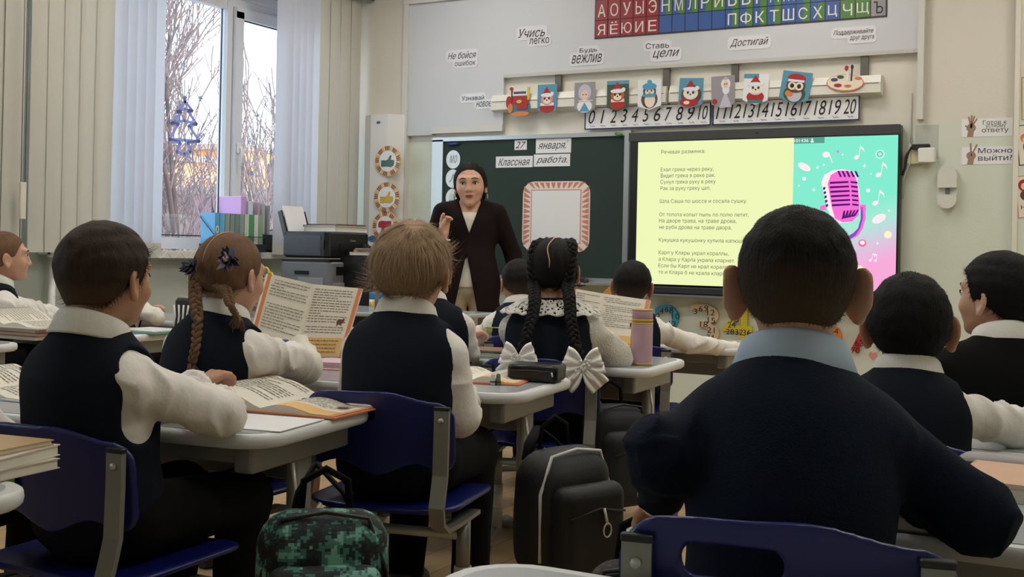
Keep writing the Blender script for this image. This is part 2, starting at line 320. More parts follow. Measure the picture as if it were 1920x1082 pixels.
# window wall with its seen opening and an unseen one added for fill light
WIN = ((4.28, 6.98), (-.95, 1.25)); ZS, ZT = .985, 2.77
b = B(); x0, x1 = XW-.3, XW
for y0, y1 in ((YB, WIN[1][0]), (WIN[1][1], WIN[0][0]), (WIN[0][1], D)): b.box2((x0, y0, 0), (x1, y1, ZC))
for y0, y1 in WIN: b.box2((x0, y0, 0), (x1, y1, ZS-.04)); b.box2((x0, y0, ZT), (x1, y1, ZC))
struct(rebase(b.out('wall_left', WALLL), (XW-.15, 3, 0)))
PVC = M('window_pvc', (222, 224, 230), .35); GASK = M('black_gasket', (28, 28, 30), .6); GLASS = glassmat()
xf = -5.52
def window(n, y0, y1, panes):
    e = bpy.data.objects.new('window_%d' % n, None); COL.objects.link(e); e.location = (xf, (y0+y1)/2, ZS); struct(e)
    b = B(); t = .065
    for lo, hi in (((y0, ZS), (y1, ZS+.075)), ((y0, ZT-t), (y1, ZT)), ((y0, ZS), (y0+t, ZT)), ((y1-t, ZS), (y1, ZT))): b.box2((xf-.035, lo[0], lo[1]), (xf+.035, hi[0], hi[1]))
    for (a, c, sash, hd) in panes[1:]: b.box2((xf-.035, a-.055, ZS), (xf+.035, a-.005, ZT))
    b.out('window_frame', PVC, e, True)
    for (a, c, sash, hd) in panes:
        z0, z1 = ZS+.085, ZT-.155
        if sash:
            b = B(); s = .075; xs = xf+.03
            for lo, hi in (((a, z0-.02), (c, z0+s-.02)), ((a, z1-s+.03), (c, z1+.03)), ((a, z0), (a+s, z1)), ((c-s, z0), (c, z1))): b.box2((xs-.03, lo[0], lo[1]), (xs+.035, hi[0], hi[1]))
            so = b.out('window_sash', PVC, e, True)
            if hd:
                b = B(); b.rbox((xs+.045, a+.035, 1.68), (.02, .03, .07), .008); b.tube([(xs+.045, a+.035, 1.68), (xs+.075, a+.035, 1.68), (xs+.08, a+.035, 1.66), (xs+.08, a+.035, 1.56)], .010, 8); b.out('window_handle', WHITE, so, True)
            ga, gc, gz0, gz1, xg = a+s, c-s, z0+s-.02, z1-s+.03, xs
        else:
            ga, gc, gz0, gz1, xg = a, c, z0, z1+.02, xf
        B().box2((xg-.008, ga-.005, gz0-.005), (xg-.002, gc+.005, gz1+.005)).out('window_pane', GLASS, e, True)
        b = B(); k = .007
        for lo, hi in (((ga, gz0), (gc, gz0+k)), ((ga, gz1-k), (gc, gz1)), ((ga, gz0), (ga+k, gz1)), ((gc-k, gz0), (gc, gz1))): b.box2((xg-.001, lo[0], lo[1]), (xg+.006, hi[0], hi[1]))
        b.out('gasket', GASK, e, True)
    # frame and pane top fill between fixed pane and head
    b = B(); b.box2((xf-.03, y0, ZT-.15), (xf+.028, y1, ZT-.05)); b.out('head_profile', PVC, e, True)
    b = B(); b.box2((XW-.26, y0, ZS-.04), (XW+.10, y1+.02, ZS-.012)); b.box2((XW+.08, y0, ZS-.055), (XW+.10, y1+.02, ZS-.012)); b.out('window_sill', M('sill_plastic', (226, 224, 214), .35), e, True)
    return e
yA = onX(412, 250, xf)[1]; yM = onX(426, 200, xf)[1]; yB = onX(443, 200, xf)[1]
window(1, WIN[0][0], WIN[0][1], [(WIN[0][0]+.07, yA, False, False), (yM+.005, WIN[0][1]-.07, True, True)])
window(2, WIN[1][0], WIN[1][1], [(-.88, .1, False, False), (.17, 1.18, True, True)])  # out-of-view window, added to let in fill daylight
# snow-tree and snowflake stickers on the panes
STK = M('window_sticker_violet', (178, 180, 208), .6, trans=.75); STK2 = M('window_sticker_grey', (186, 190, 210), .6, trans=.75)
def on_pane(px, py): p = onX(px, py, xf+.004); return Vector((xf+.004, p[1], p[2]))
def ribbon2(pts, wd, mat, name, parent, closed=False, off=0.):
    """flat outline cut from film, drawn on the pane (yz plane)"""
    b = B(); n = len(pts)
    for i in range(n if closed else n-1):
        p, q = Vector(pts[i]), Vector(pts[(i+1) % n]); t = (q-p).normalized(); s = Vector((0, -t.z, t.y))*wd/2; e = t*wd*.3
        b.prism([p-s-e, q-s+e, q+s+e, p+s-e], (off+.0004*(i % 3), 0, 0), (off+.0002+.0004*(i % 3), 0, 0))
    return b.out(name, mat, parent, True)
tp = thing('window_sticker', 'violet film cut-out of a fir tree outline stuck on the left window pane', 'sticker', on_pane(345, 290))
for pts in ([(347, 190), (332, 210), (340, 210), (321, 232), (334, 233), (317, 262), (338, 268), (331, 285), (346, 289), (357, 285), (352, 268), (374, 265), (354, 236), (369, 233), (352, 208), (361, 208)],):
    ribbon2([on_pane(*p) for p in pts], .022, STK, 'outline', tp, True)
ribbon2([on_pane(*p) for p in ((322, 231), (345, 226), (368, 233))], .02, STK, 'branch_line', tp, off=.0015); ribbon2([on_pane(*p) for p in ((332, 209), (347, 204), (360, 208))], .016, STK, 'branch_line', tp, off=.0015)
ribbon2([on_pane(*p) for p in ((318, 261), (346, 263), (373, 265))], .02, STK, 'branch_line', tp, off=.003)
ribbon2([on_pane(347+4.5*math.cos(a*PI*.8-PI/2), 184+4.5*math.sin(a*PI*.8-PI/2)) for a in range(5)], .006, STK, 'star', tp, True)
for (px, py, r, lab) in ((343, 123, 9, 'lacy snowflake sticker high on the left pane above the fir'), (388, 298, 9, 'violet snowflake sticker to the lower right of the fir outline'), (380, 255, 6, 'small grey snowflake sticker right of the fir outline'), (353, 300, 7, 'pale snowflake sticker just under the fir trunk'), (375, 185, 6, 'faint snowflake sticker up and right of the fir tip'), (460, 265, 7, 'snowflake sticker in the middle of the right window pane'), (478, 217, 4, 'tiny round snowflake sticker alone on the right pane sky'), (502, 285, 6, 'snowflake sticker near the right edge of the right pane'), (465, 325, 5, 'snowflake sticker low on the right pane over the orange house')):
    c = on_pane(px, py); R = r*.0036; b = B()
    if px > 430: c.x += .03
    for k in range(6):
        a = k*PI/3; d = Vector((0, math.cos(a), math.sin(a))); n_ = Vector((0, -d.z, d.y))
        b.prism([c-n_*.0016, c+d*R-n_*.0012, c+d*R+n_*.0012, c+n_*.0016], (0, 0, 0), (.0012, 0, 0))
        for f in (.45, .75):
            for sg in (-1, 1):
                e = (d*.6+n_*sg*.8)*R*.32; q = c+d*R*f; m_ = Vector((0, -e.z, e.y)).normalized()*.0014
                b.prism([q-m_, q+e-m_, q+e+m_, q+m_], (0, 0, 0), (.0012, 0, 0))
    tag(rebase(b.out('snowflake_sticker', STK2), c), lab, 'sticker', 'snowflake stickers on the window panes')
# blinds: vertical fabric slats hanging from a rail
SLAT = M('blind_fabric', (206, 202, 190), .85, var=.05, vscale=14, bump=.15, bscale=220, stretch=(1, 1, .05), trans=.10)
SLATLIT = M('blind_fabric_backlit', (214, 216, 224), .85, var=.04, vscale=14, trans=.42)  # same cloth in a backlit copy: bluish daylight put into its colour
HEM = M('blind_weight', (205, 202, 190), .5); RAIL = M('blind_rail', (120, 120, 116), .5)
XB = -5.16
def slat(parent, y, wd, ang, z0, z1, mat, bow=.006):
    R = Matrix.Rotation(ang, 3, 'Z'); c = Vector((XB, y, 0))
    def f(u, v):
        q = R @ Vector((bow*math.cos((u-.5)*PI)+.0015*math.sin(v*6+y*9), (u-.5)*wd, 0)); return (c.x+q.x, c.y+q.y, z0+(z1-z0)*v)
    o = B().grid(f, 5, 6).out('slat', mat, parent, True)
    h = B()
    h.grid(lambda u, v: ((lambda q: (c.x+q.x, c.y+q.y, z0-.002+.062*v))(R @ Vector((bow*math.cos((u-.5)*PI)+.004, (u-.5)*wd*1.01, 0)))), 5, 1); h.out('slat_weight', HEM, o, True)
def blind(y0, y1, spans, label):
    e = thing('vertical_blind', label, 'blind', (XB, (y0+y1)/2, ZC-.1))
    B().rbox((XB, (y0+y1)/2, ZC-.16), (.10, y1-y0, .05), .01).out('headrail', RAIL, e, True)
    for sp in spans:
        for y, wd, ang, mat in sp: slat(e, y, wd, ang, ZS-.025, ZC-.185, mat)
    return e
zz = []
def closed(ya, yb, step, ang=.10): n = max(1, round((yb-ya)/step)); return [(ya+(i+.5)*(yb-ya)/n, step*1.16, ang*(1 if i % 2 else .8), SLAT) for i in range(n)]
ys = [onX(p, 300, XB)[1] for p in (0, 42, 100, 207, 293, 522, 590, 682)]
e1 = blind(2.3, ys[1]-.01, [closed(2.3, ys[1], .115)], 'beige vertical blind closed over the wall at the left edge, left of the chain')
e2 = blind(ys[1]+.02, ys[4]+.02, [closed(ys[1]+.05, ys[3], .118), [(ys[3]+.03+i*.072, .118, -.62, SLATLIT) for i in range(5)]], 'vertical blind with its slats drawn aside, left of the clear window')
e3 = blind(ys[5]-.01, D-.02, [[(ys[5]+.045+i*.072, .118, -.62, SLATLIT) for i in range(5)], closed(ys[6]+.02, D-.05, .112, .07)], 'vertical blind with drawn slats between the clear window and the corner')
b = B(); p0 = onX(43, 340, XB+.06)
b.tube([(XB+.06, p0[1]-.012, ZC-.2), (XB+.06, p0[1]-.012, 1.02)], .0025, 6); b.tube([(XB+.06, p0[1]+.012, ZC-.2), (XB+.06, p0[1]+.012, p0[2])], .0022, 6)
co = thing('blind_chain', 'long control cord of the blind with a cream plastic weight', 'cord', (XB+.06, p0[1], 1.0)); b.out('cord', M('cord_grey', (120, 118, 112), .7), co, True)
B().rbox((XB+.06, p0[1], p0[2]-.10), (.02, .036, .19), .007).out('cord_weight', M('cream_plastic', (228, 222, 205), .4), co, True)
b = B(); yy = onX(145, 475, XB+.03)[1]
for i in range(8): b.tube([(XB+.03, yy+i*.11+.11*t/6, ZS-.01-.045*math.sin(PI*t/6)) for t in range(7)], .002, 5)
tag(rebase(b.out('bead_chain', M('bead_white', (225, 222, 212), .4)), (XB+.03, yy, ZS-.05)), 'thin scalloped bead chain along the bottom of the closed blind', 'chain')
b = B(); b.box2((XB-.06, 4.2, ZC-.13), (XB+.05, D-.05, ZC)); e3v = onX(679, 14, XB+.06)
tag(rebase(B().box2((XB+.072, 2.2, 2.86), (XB+.088, D-.012, 3.02)).out('blind_valance', M('valance_grey', (112, 110, 104), .6)), (XB, 4, 2.86)), 'grey box valance hiding the blind rail by the corner', 'valance')
# heating pipe and radiator under the window
pp = onX(98, 500, XW+.05)
tag(rebase(B().tube([(XW+.05, pp[1], .02), (XW+.05, pp[1], .93)], .02, 10).out('heating_pipe', WHITE), (XW+.05, pp[1], .02)), 'white vertical heating pipe under the sill at far left', 'pipe')
# outside ------------------------------------------------------------------
SNOW = M('dirty_snow', (222, 216, 218), .9, var=.12, vscale=.6)
gr = B().box2((-160, -60, -7.2), (-6.6, 220, -7)).out('ground_outside', SNOW); gr['kind'] = 'structure'
BR = M('bark_grey', (96, 84, 86), .9); TW = M('twig_frosted', (132, 120, 124), .9)
WALLO = M('apricot_plaster', (226, 160, 104), .9, var=.08, vscale=.4); PANE = M('far_window', (150, 120, 110), .3); ROOF = M('snowy_roof', (190, 170, 160), .9)
def house(px0, px1, ytop, dist, label, mat, nx, nz, zb=-7.):
    """block of flats whose face turned to us runs parallel to the window wall, at x=-dist"""
    a = onX(px0, ytop, -dist); c = onX(px1, ytop, -dist); zt = (a[2]+c[2])/2
    e = thing('apartment_building', label, 'building', (-dist, (a[1]+c[1])/2, zb))
    B().box2((-dist-12, a[1], zb), (-dist, c[1], zt)).out('wall', mat, e, True)
    B().box2((-dist-12.3, a[1]-.4, zt), (-dist+.4, c[1]+.4, zt+.5)).out('roof', ROOF, e, True)
    w_ = (c[1]-a[1])/nx; h_ = 2.9
    for i in range(nx):
        for j in range(nz):
            y = a[1]+(i+.5)*w_; z = zt-1.7-j*h_
            if z < zb+1: continue
            f = B().box2((-dist, y-w_*.26, z-.8), (-dist+.12, y+w_*.26, z+.8)).out('window', M('far_frame', (235, 220, 205), .6), e, True)
            B().box2((-dist+.12, y-w_*.2, z-.65), (-dist+.16, y+w_*.2, z+.65)).out('pane', PANE, f, True)
house(433, 600, 290, 75, 'apricot sunlit apartment block seen through the right window pane', WALLO, 14, 6)
house(120, 415, 296, 62, 'apricot apartment block behind the trees in the left window pane', M('apricot_plaster_pale', (222, 168, 124), .9, var=.08, vscale=.4), 16, 6)
g = thing('garage', 'long low brown garage roof below the apricot block outside', 'garage', (-48, 52, -7)); a = onX(436, 345, -48); c = onX(640, 352, -48)
B().box2((-56, a[1], -7), (-48, c[1], a[2]-.6)).out('wall', M('brown_brick', (150, 116, 104), .9), g, True); B().box2((-56.4, a[1]-.3, a[2]-.6), (-47.6, c[1]+.3, a[2]-.2)).out('roof', M('grey_roof', (168, 156, 158), .9), g, True)
def tree(px, dist, ytop, label, seed, levels=4, lean=0., spread=.5, r0=.14, mat=None, shrub=False):
    rd = random.Random(seed); base = onX(px, 470, -dist); base[2] = -7.; top = onX(px, ytop, -dist); H = top[2]+7
    e = thing('bare_tree', label, 'tree', base, group='bare trees outside the window'); bt = B(); tw = B(); cnt = [0]
    def grow(p, d, L, r, lv):
        pts = [p]; q = p
        for i in range(3 if lv else 6):
            d = (d+Vector((rd.uniform(-1, 1), rd.uniform(-1, 1), rd.uniform(-.3, .6)))*(.16 if lv else .06)).normalized(); q = q+d*L/(3 if lv else 6); pts.append(q)
        (bt if lv < 2 else tw).tube(pts, [max(r*(1-.55*i/(len(pts)-1)), .011) for i in range(len(pts))], 5 if lv < 2 else 3, False)
        if lv >= levels: return
        n = (6 if lv == 0 else 5) if not shrub else 6
        for k in range(n):
            t = (.35+.65*(k+rd.random())/n) if lv == 0 else (.25+.75*(k+rd.random())/n)
            j = min(int(t*(len(pts)-1)), len(pts)-2); s = pts[j].lerp(pts[j+1], t*(len(pts)-1)-j)
            az = rd.uniform(0, 2*PI); side = Vector((math.cos(az), math.sin(az), .25))
            nd = (d*(1-spread)+side*spread+Vector((0, 0, .22))).normalized(); grow(s, nd, L*rd.uniform(.42, .62), r*(.42 if lv < 2 else .5), lv+1)
        if lv == 0: grow(q, d, L*.45, r*.4, 1)
    grow(Vector(base), Vector((rd.uniform(-.05, .05), lean, 1)).normalized(), H*.68, r0, 0)
    bt.out('trunk', mat or BR, e, True); o = tw.out('twigs', TW, e, True); o['kind'] = 'stuff'
    return e
tree(330, 15, 30, 'tall bare tree with fine twigs filling the left pane', 3, 4, .02, .42, .13)
tree(372, 20, 90, 'bare birch with drooping twigs near the left pane right edge', 8, 4, -.02, .5, .13)
tree(300, 12, 200, 'forked young trunk at the left side of the left pane', 5, 3, .04, .35, .09)
tree(448, 17, 255, 'leaning bare tree in the lower left of the right pane', 12, 3, .12, .35, .12)
tree(490, 24, 265, 'second leaning bare tree further right in the right pane', 21, 3, .14, .35, .12)
for i, (px, dist, yt) in enumerate(((305, 20, 330), (340, 24, 345), (380, 22, 335), (410, 27, 350), (455, 30, 362), (500, 32, 360))):
    t_ = tree(px, dist, yt, ['frosted bush behind the left end of the sill', 'frosted bush under the fir sticker', 'frosted bush beside the window mullion, lower', 'frosted bush hiding behind the mullion', 'frosted bush under the garage roof line', 'frosted bush at the right end of the right pane'][i], 40+i, 3, 0, .6, .07, TW, True)
    t_.name = 'frosted_bush'; t_['category'] = 'bush'; t_['group'] = 'frosted bushes outside the window'
# ceiling lamps
DIFF = emis('lamp_diffuser', (255, 250, 243), LAMP)
DOFF = M('lamp_diffuser_off', (225, 225, 220), .5)
for yl in (.2, 2.2, 4.2, 6.0):
    for xl, side in ((-4.0, 'window side'), (-1.9, 'middle'), (.2, 'door side')):
        c = thing('ceiling_lamp', 'flat square ceiling lamp, %s, %s' % (side, {.2: 'over the back row', 2.2: 'over the second row', 4.2: 'over the front desks', 6.0: 'nearest the board'}[yl]), 'lamp', (xl, yl, ZC), group='ceiling lamps')
        b = B()
        for dx, dy, sx, sy in ((0, .29, .6, .02), (0, -.29, .6, .02), (.29, 0, .02, .6), (-.29, 0, .02, .6)): b.box((dx, dy, -.025), (sx, sy, .05))
        b.out('lamp_frame', WHITE, c); B().box((0, 0, -.03), (.56, .56, .012)).out('lamp_diffuser', DIFF if yl > 2 else DOFF, c)      # the back row of lamps is switched off
# ================================================================ FRONT WALL
def wb(x0, y0, x1, y1, dy=0.):
    """pixel box -> (X0, Z0, X1, Z1) on the front wall (or dy in front of it)"""
    ym, xm = (y0+y1)/2, (x0+x1)/2
    return (onY(x0, ym, D-dy)[0], onY(xm, y1, D-dy)[2], onY(x1, ym, D-dy)[0], onY(xm, y0, D-dy)[2])
def WP(x, y, dy=0.): p = onY(x, y, D-dy); return Vector((p[0], D-dy, p[2]))
def slab(name, bx, dy0, dy1, mat, parent=None, world=True):
    o = B().box2((bx[0], D-dy1, bx[1]), (bx[2], D-dy0, bx[3])).out(name, mat, parent, world)
    return o
def poly(name, pts, dy0, dy1, mat, parent):
    """polygon given as (X, Z) points on the wall"""
    return B().prism([(x, D-dy0, z) for x, z in pts], (0, 0, 0), (0, -(dy1-dy0), 0)).out(name, mat, parent, True)
def disc(name, x, z, rx, rz, dy0, dy1, mat, parent, n=20, rot=0.):
    c, s = math.cos(rot), math.sin(rot)
    return poly(name, [(x+rx*math.cos(2*PI*i/n)*c-rz*math.sin(2*PI*i/n)*s, z+rx*math.cos(2*PI*i/n)*s+rz*math.sin(2*PI*i/n)*c) for i in range(n)], dy0, dy1, mat, parent)
INK = M('black_ink', (34, 34, 40), .7); PAPER = M('white_paper', (236, 235, 236), .55); GREYT = M('grey_wall_gap', (150, 148, 142), .7)
# large white casing panel above the boards, stepped at its lower left
xl, xr_ = WP(772, 100)[0], WP(1724, 60)[0]; zst = WP(948, 247)[2]; zln = WP(1300, 126)[2]; xs_ = WP(948, 200)[0]; ztop = 2.80
pts = [(WP(815, 255)[0], zst), (xs_, zst), (xs_, zln), (xr_+.0, zln), (xr_+.0, ztop), (xl, ztop), (xl, 1.84), (WP(815, 255)[0], 1.84)]
o = B().prism([(x, D, z) for x, z in pts], (0, 0, 0), (0, -.035, 0)).out('trim_1', PANEL); rebase(o, (xl, D, zst)); struct(o)
b = B(); b.box2((xl-.045, D-.05, ZS-.2), (xl, D, ztop+.05)); b.box2((xr_, D-.05, 1.83), (xr_+.035, D, ztop+.05)); b.box2((xl-.045, D-.055, ztop), (xr_+.035, D, ztop+.06)); b.box2((WP(815, 255)[0], D-.045, zst), (xs_, D-.036, zst+.045))
struct(rebase(b.out('trim_2', M('trim_white', (212, 210, 204), .5)), (xl, D, .8)))
b = B(); b.box2((xs_, D-.042, zln), (xr_, D-.036, zln+.022)); b.box2((WP(1695, 98)[0], D-.05, zln-.002), (WP(1716, 98)[0], D-.04, zln+.018)); struct(rebase(b.out('trim_3', M('trim_grey', (196, 192, 184), .6)), (xs_, D, zln)))  # warm grey strip along the lower edge of the panel
# rail with cover that carries the cards
rz0, rz1 = 1.975, 2.10
rail = thing('wall_rail', 'cream plastic cable rail running above the boards behind the winter cards', 'rail', (-2.7, D, rz0)); CREAM = M('cream_rail', (226, 223, 212), .4)
x0, x1 = WP(922, 200, .06)[0], WP(1652, 150, .06)[0]; xm = WP(1252, 185, .06)[0]
for a, c in ((x0, xm-.012), (xm+.012, x1)):
    b = B(); b.prism([(a, D, rz0), (a, D-.075, rz0+.02), (a, D-.075, rz1-.045), (a, D-.055, rz1), (a, D, rz1)], (0, 0, 0), (c-a, 0, 0)); b.out('rail_cover', CREAM, rail, True)
    B().box2((a+.01, D-.0775, rz1-.052), (c-.01, D-.0745, rz1-.047)).out('seam', M('seam_grey', (140, 138, 128), .7), rail, True)
for px in (1050, 1252, 1380, 1622):
    x = WP(px, 140)[0]; B().box2((x-.022, D-.03, rz1-.02), (x+.022, D-.004, zln)).out('bracket', M('bracket_grey', (106, 103, 96), .5, .3), rail, True)
# number strips
NAVY = M('navy_print', (38, 44, 96), .6)
for (px0, px1, s, lab) in ((1100, 1336, '0 1 2 3 4 5 6 7 8 9 10', 'number strip of single digits 0 to 10 in handwriting and a navy border'), (1339, 1614, '11 12 13 14 15 16 17 18 19 20', 'number strip of two-digit numbers 11 to 20 in handwriting and a navy border')):
    xa, xb = WP(px0, 240)[0], WP(px1, 230)[0]; za, zb_ = 1.838, 1.99
    e = thing('number_strip', lab, 'number line', (xa, D, za), group='number strips above the boards')
    slab('board', (xa, za, xb, zb_), .03, .034, PAPER, e)
    b = B(); t = .008
    for q in ((xa, za, xb, za+t), (xa, zb_-t, xb, zb_), (xa, za, xa+t, zb_), (xb-t, za, xb, zb_)): b.box2((q[0], D-.0355, q[1]), (q[2], D-.034, q[3]))
    b.out('border', NAVY, e, True)
    nums = s.split(); st = (xb-xa-.03)/len(nums)
    for i, nme in enumerate(nums):
        w_ = st*(.62 if len(nme) == 1 else .86)*(1 if nme != '1' else .6)
        text_fit(nme, (xa+.015+st*(i+.5)-w_/2, za+.040, xa+.015+st*(i+.5)+w_/2, za+.128), e, INK, D-.0358, 'numeral', .28, -.012)
        bb = B(); xx = xa+.015+st*(i+.6)
        bb.tube([(xx-.02, D-.036, za+.028), (xx-.008, D-.036, za+.02), (xx+.004, D-.036, za+.026), (xx+.016, D-.036, za+.02)], .0012, 4); bb.out('tick_mark', INK, e, True)
# motto stickers
def sticker(lines, label, group='motto stickers above the boards'):
    """lines: list of (text, pixel box, handwritten?)"""
    bx = [wb(*l[1], .036) for l in lines]; x0 = min(q[0] for q in bx); x1 = max(q[2] for q in bx); z0 = min(q[1] for q in bx); z1 = max(q[3] for q in bx)
    e = thing('motto_sticker', label, 'sticker', (x0, D-.036, z0), group=group)
    for ii, (q, l) in enumerate(zip(bx, lines)):
        m_ = .016; poly('backing', [(q[0]-m_+(px+.5*(q[2]-q[0]+2*m_)), q[1]-m_+(pz+.5*(q[3]-q[1]+2*m_))) for px, pz in rrect(q[2]-q[0]+2*m_, q[3]-q[1]+2*m_, .025, 3)], .036, .0375+.0004*ii, M('sticker_film', (226, 225, 230), .25), e)
        text_fit(l[0], q, e, INK, D-.0392, 'lettering', .35 if l[2] else 0, -.008 if l[2] else 0)
sticker([('Не бойся', (840, 97, 893, 110), 1), ('ошибок', (853, 113, 892, 123), 0)], 'motto sticker reading Не бойся ошибок near the upper left of the panel')
sticker([('Учись', (972, 53, 1022, 70), 1), ('легко', (993, 71, 1030, 82), 0)], 'motto sticker reading Учись легко left of the alphabet strip')
sticker([('Будь', (1087, 90, 1120, 100), 0), ('вежлив', (1072, 102, 1129, 118), 1)], 'motto sticker reading Будь вежлив under the red letters')
sticker([('Ставь', (1211, 80, 1255, 91), 0), ('цели', (1224, 94, 1274, 110), 1)], 'motto sticker reading Ставь цели under the alphabet strip')
sticker([('Достигай', (1369, 71, 1441, 88), 1)], 'motto sticker with the single word Достигай')
sticker([('Поддерживайте', (1563, 55, 1638, 66), 1), ('друг друга', (1594, 67, 1639, 76), 0)], 'motto sticker reading Поддерживайте друг друга, rightmost of the mottoes')
sticker([('Узнавай', (866, 179, 908, 188), 0), ('новое', (893, 190, 922, 200), 1)], 'motto sticker reading Узнавай новое, partly behind the rail end')
# alphabet strip: letter tiles
RED = M('tile_red', (150, 36, 44), .4); BLUE = M('tile_blue', (54, 92, 158), .4); GRN = M('tile_green', (78, 128, 58), .4); GRY = M('tile_grey', (150, 148, 150), .4); LET = M('letter_white', (228, 224, 218), .5)
xa, xb = WP(1121, 55)[0], WP(1240, 45)[0]; xe = WP(1664, 20)[0]; z0, zm, z1 = 2.448, 2.563, 2.70
al = thing('alphabet_strip', 'alphabet strip of red vowel tiles and blue-green consonant tiles at the top of the panel', 'alphabet', (xa, D-.036, z0))
slab('backing', (xa-.006, z0-.006, xe+.006, z1+.006), .036, .039, M('strip_edge', (60, 52, 62), .5), al)
def tile(xx0, xx1, zz0, zz1, ch, mat, half=None, lm=LET):
    t_ = slab('letter_tile', (xx0+.003, zz0+.003, xx1-.003, zz1-.003), .039, .042, mat, al)
    if half: B().box2((xx0+.003, D-.0428, zz0+.003), ((xx0+xx1)/2, D-.042, zz1-.003)).out('tile_half', half, t_, True)
    if ch:
        w_ = (xx1-xx0)*(.62 if ch not in 'ЮЖШЩФ' else .8); h_ = (zz1-zz0)*.62; c, d = (xx0+xx1)/2, (zz0+zz1)/2
        text_fit(ch, (c-w_/2, d-h_/2-.004, c+w_/2, d+h_/2-.004+(.012 if ch in 'ЁЙ' else 0)), t_, lm, D-.0435, 'letter', 0, .016)
for r_, row in enumerate(('АОУЫЭ', 'ЯЁЮИЕ')):
    for i, ch in enumerate(row): w_ = (xb-xa)/5; tile(xa+i*w_, xa+(i+1)*w_, (zm, z0)[r_], (z1, zm)[r_], ch, RED)
n = 16; w_ = (xe-xb)/n
for i in range(n):
    top = 'НМЛРЙБВГДЖЗ'[i] if i < 11 else ('Ь' if i == 15 else ''); low = '' if i < 5 else 'ПФКТШСХЦЧЩЪ'[i-5]
    for ch, a, c, r_ in ((top, zm, z1, 0), (low, z0, zm, 1)):
        if i == 15: tile(xb+i*w_, xb+(i+1)*w_, a, c, ch, GRY, None, INK)
        elif ch in 'ЙЧЩ' and ch: tile(xb+i*w_, xb+(i+1)*w_, a, c, ch, GRN)
        elif ch and ch not in 'ЖШЦ': tile(xb+i*w_, xb+(i+1)*w_, a, c, ch, GRN, BLUE)
        else: tile(xb+i*w_, xb+(i+1)*w_, a, c, ch, BLUE)
# winter picture cards clipped on the rail: generic animals and figures built from flat cut paper
C_ = dict(sky=(86, 148, 176), snow=(232, 232, 236), red=(168, 38, 40), cream=(240, 226, 206), brown=(92, 64, 48), fox=(196, 96, 52), pink=(226, 150, 140), blue=(82, 156, 188), grey=(150, 146, 152), lil=(196, 190, 206), dk=(36, 32, 34), green=(56, 84, 60), teal=(58, 124, 136), yel=(214, 180, 70), skin=(236, 200, 176), navy=(60, 70, 120), orange=(214, 128, 70))
CM = {k: M('card_'+k, v, .5) for k, v in C_.items()}
def card(px0, py0, px1, py1, label, bg, shapes, rot=0., cut=True):
    bx = wb(px0, py0, px1, py1, .09); cx, cz = (bx[0]+bx[2])/2, (bx[1]+bx[3])/2; w_, h_ = bx[2]-bx[0], bx[3]-bx[1]
    e = thing('picture_card', label, 'card', (cx, D-.08, bx[1]), group='winter picture cards on the rail')
    c, s = math.cos(rot), math.sin(rot)
    def tr(u, v): x, z = u*w_/2, v*h_/2; return (cx+x*c-z*s, cz+x*s+z*c)
    if bg: poly('card', [tr(*p) for p in ((-1, 1), (-1, -.72), (0, -1), (1, -.72), (1, 1))], .080, .0825, CM[bg], e)
    for i, (nm, u, v, a, d, col) in enumerate(shapes):
        dy = .0825+.0006*(i+1)
        if nm == 'tri': pts = [tr(u-a, v-d), tr(u+a, v-d), tr(u, v+d)]
        elif nm == 'box': pts = [tr(u-a, v-d), tr(u+a, v-d), tr(u+a, v+d), tr(u-a, v+d)]
        else: pts = [tr(u+a*math.cos(2*PI*k/18), v+d*math.sin(2*PI*k/18)) for k in range(18)]
        poly({'tri': 'cut_triangle', 'box': 'cut_strip', 'el': 'cut_oval'}[nm], pts, .080 if not bg else .0825, dy, CM[col], e)
def hatface(face, hat, muzzle, eyes='dk', trim='snow', y=0.): # head under a hat with muzzle and eyes
    return [('el', 0, .0+y, .62, .42, face), ('tri', -.05, .52+y, .58, .34, hat), ('el', 0, .27+y, .66, .14, trim), ('el', .52, .34+y, .17, .14, trim), ('el', 0, -.14+y, .36, .2, muzzle), ('el', -.22, .04+y, .09, .09, eyes), ('el', .22, .04+y, .09, .09, eyes), ('el', 0, -.08+y, .07, .05, eyes)]
BAG = [('el', .05, -.35, .8, .62, 'teal'), ('box', .05, .1, .7, .28, 'red'), ('box', -.05, .55, .5, .12, 'cream'), ('box', 0, .62, .48, .08, 'navy'), ('box', .7, .55, .09, .42, 'yel'), ('box', -.62, .5, .06, .4, 'brown'), ('el', -.66, .9, .14, .12, 'red'), ('el', -.85, .0, .22, .42, 'red'), ('el', -.72, -.4, .2, .32, 'orange'), ('box', .22, -.32, .42, .17, 'red'), ('el', .1, -.8, .68, .16, 'orange'), ('el', 0, .02, .22, .12, 'yel')]
card(950, 163, 997, 219, 'cut-out picture of a school bag full of books, leftmost on the rail', None, BAG)
card(1007, 158, 1043, 213, 'winter card of a smiling animal in a dark red hat and scarf, beside the bag', 'sky', [('el', 0, -.55, .8, .4, 'red'), ('box', 0, -.35, .7, .1, 'snow')]+hatface('pink', 'red', 'cream'))
card(1076, 154, 1115, 212, 'winter card of a silver haired girl holding a snowflake', 'grey', [('el', 0, .35, .62, .52, 'lil'), ('el', 0, .18, .34, .3, 'skin'), ('el', 0, -.55, .72, .42, 'snow'), ('tri', 0, -.6, .5, .3, 'blue'), ('el', -.14, .2, .05, .04, 'dk'), ('el', .14, .2, .05, .04, 'dk'), ('box', .1, -.2, .7, .03, 'cream')])
card(1137, 151, 1178, 209, 'winter card of a young fox in a red hat before pine twigs', 'green', [('box', 0, .88, 1, .12, 'sky'), ('el', 0, -.5, .7, .38, 'red'), ('box', 0, -.28, .6, .1, 'cream')]+hatface('fox', 'red', 'cream', y=.06))
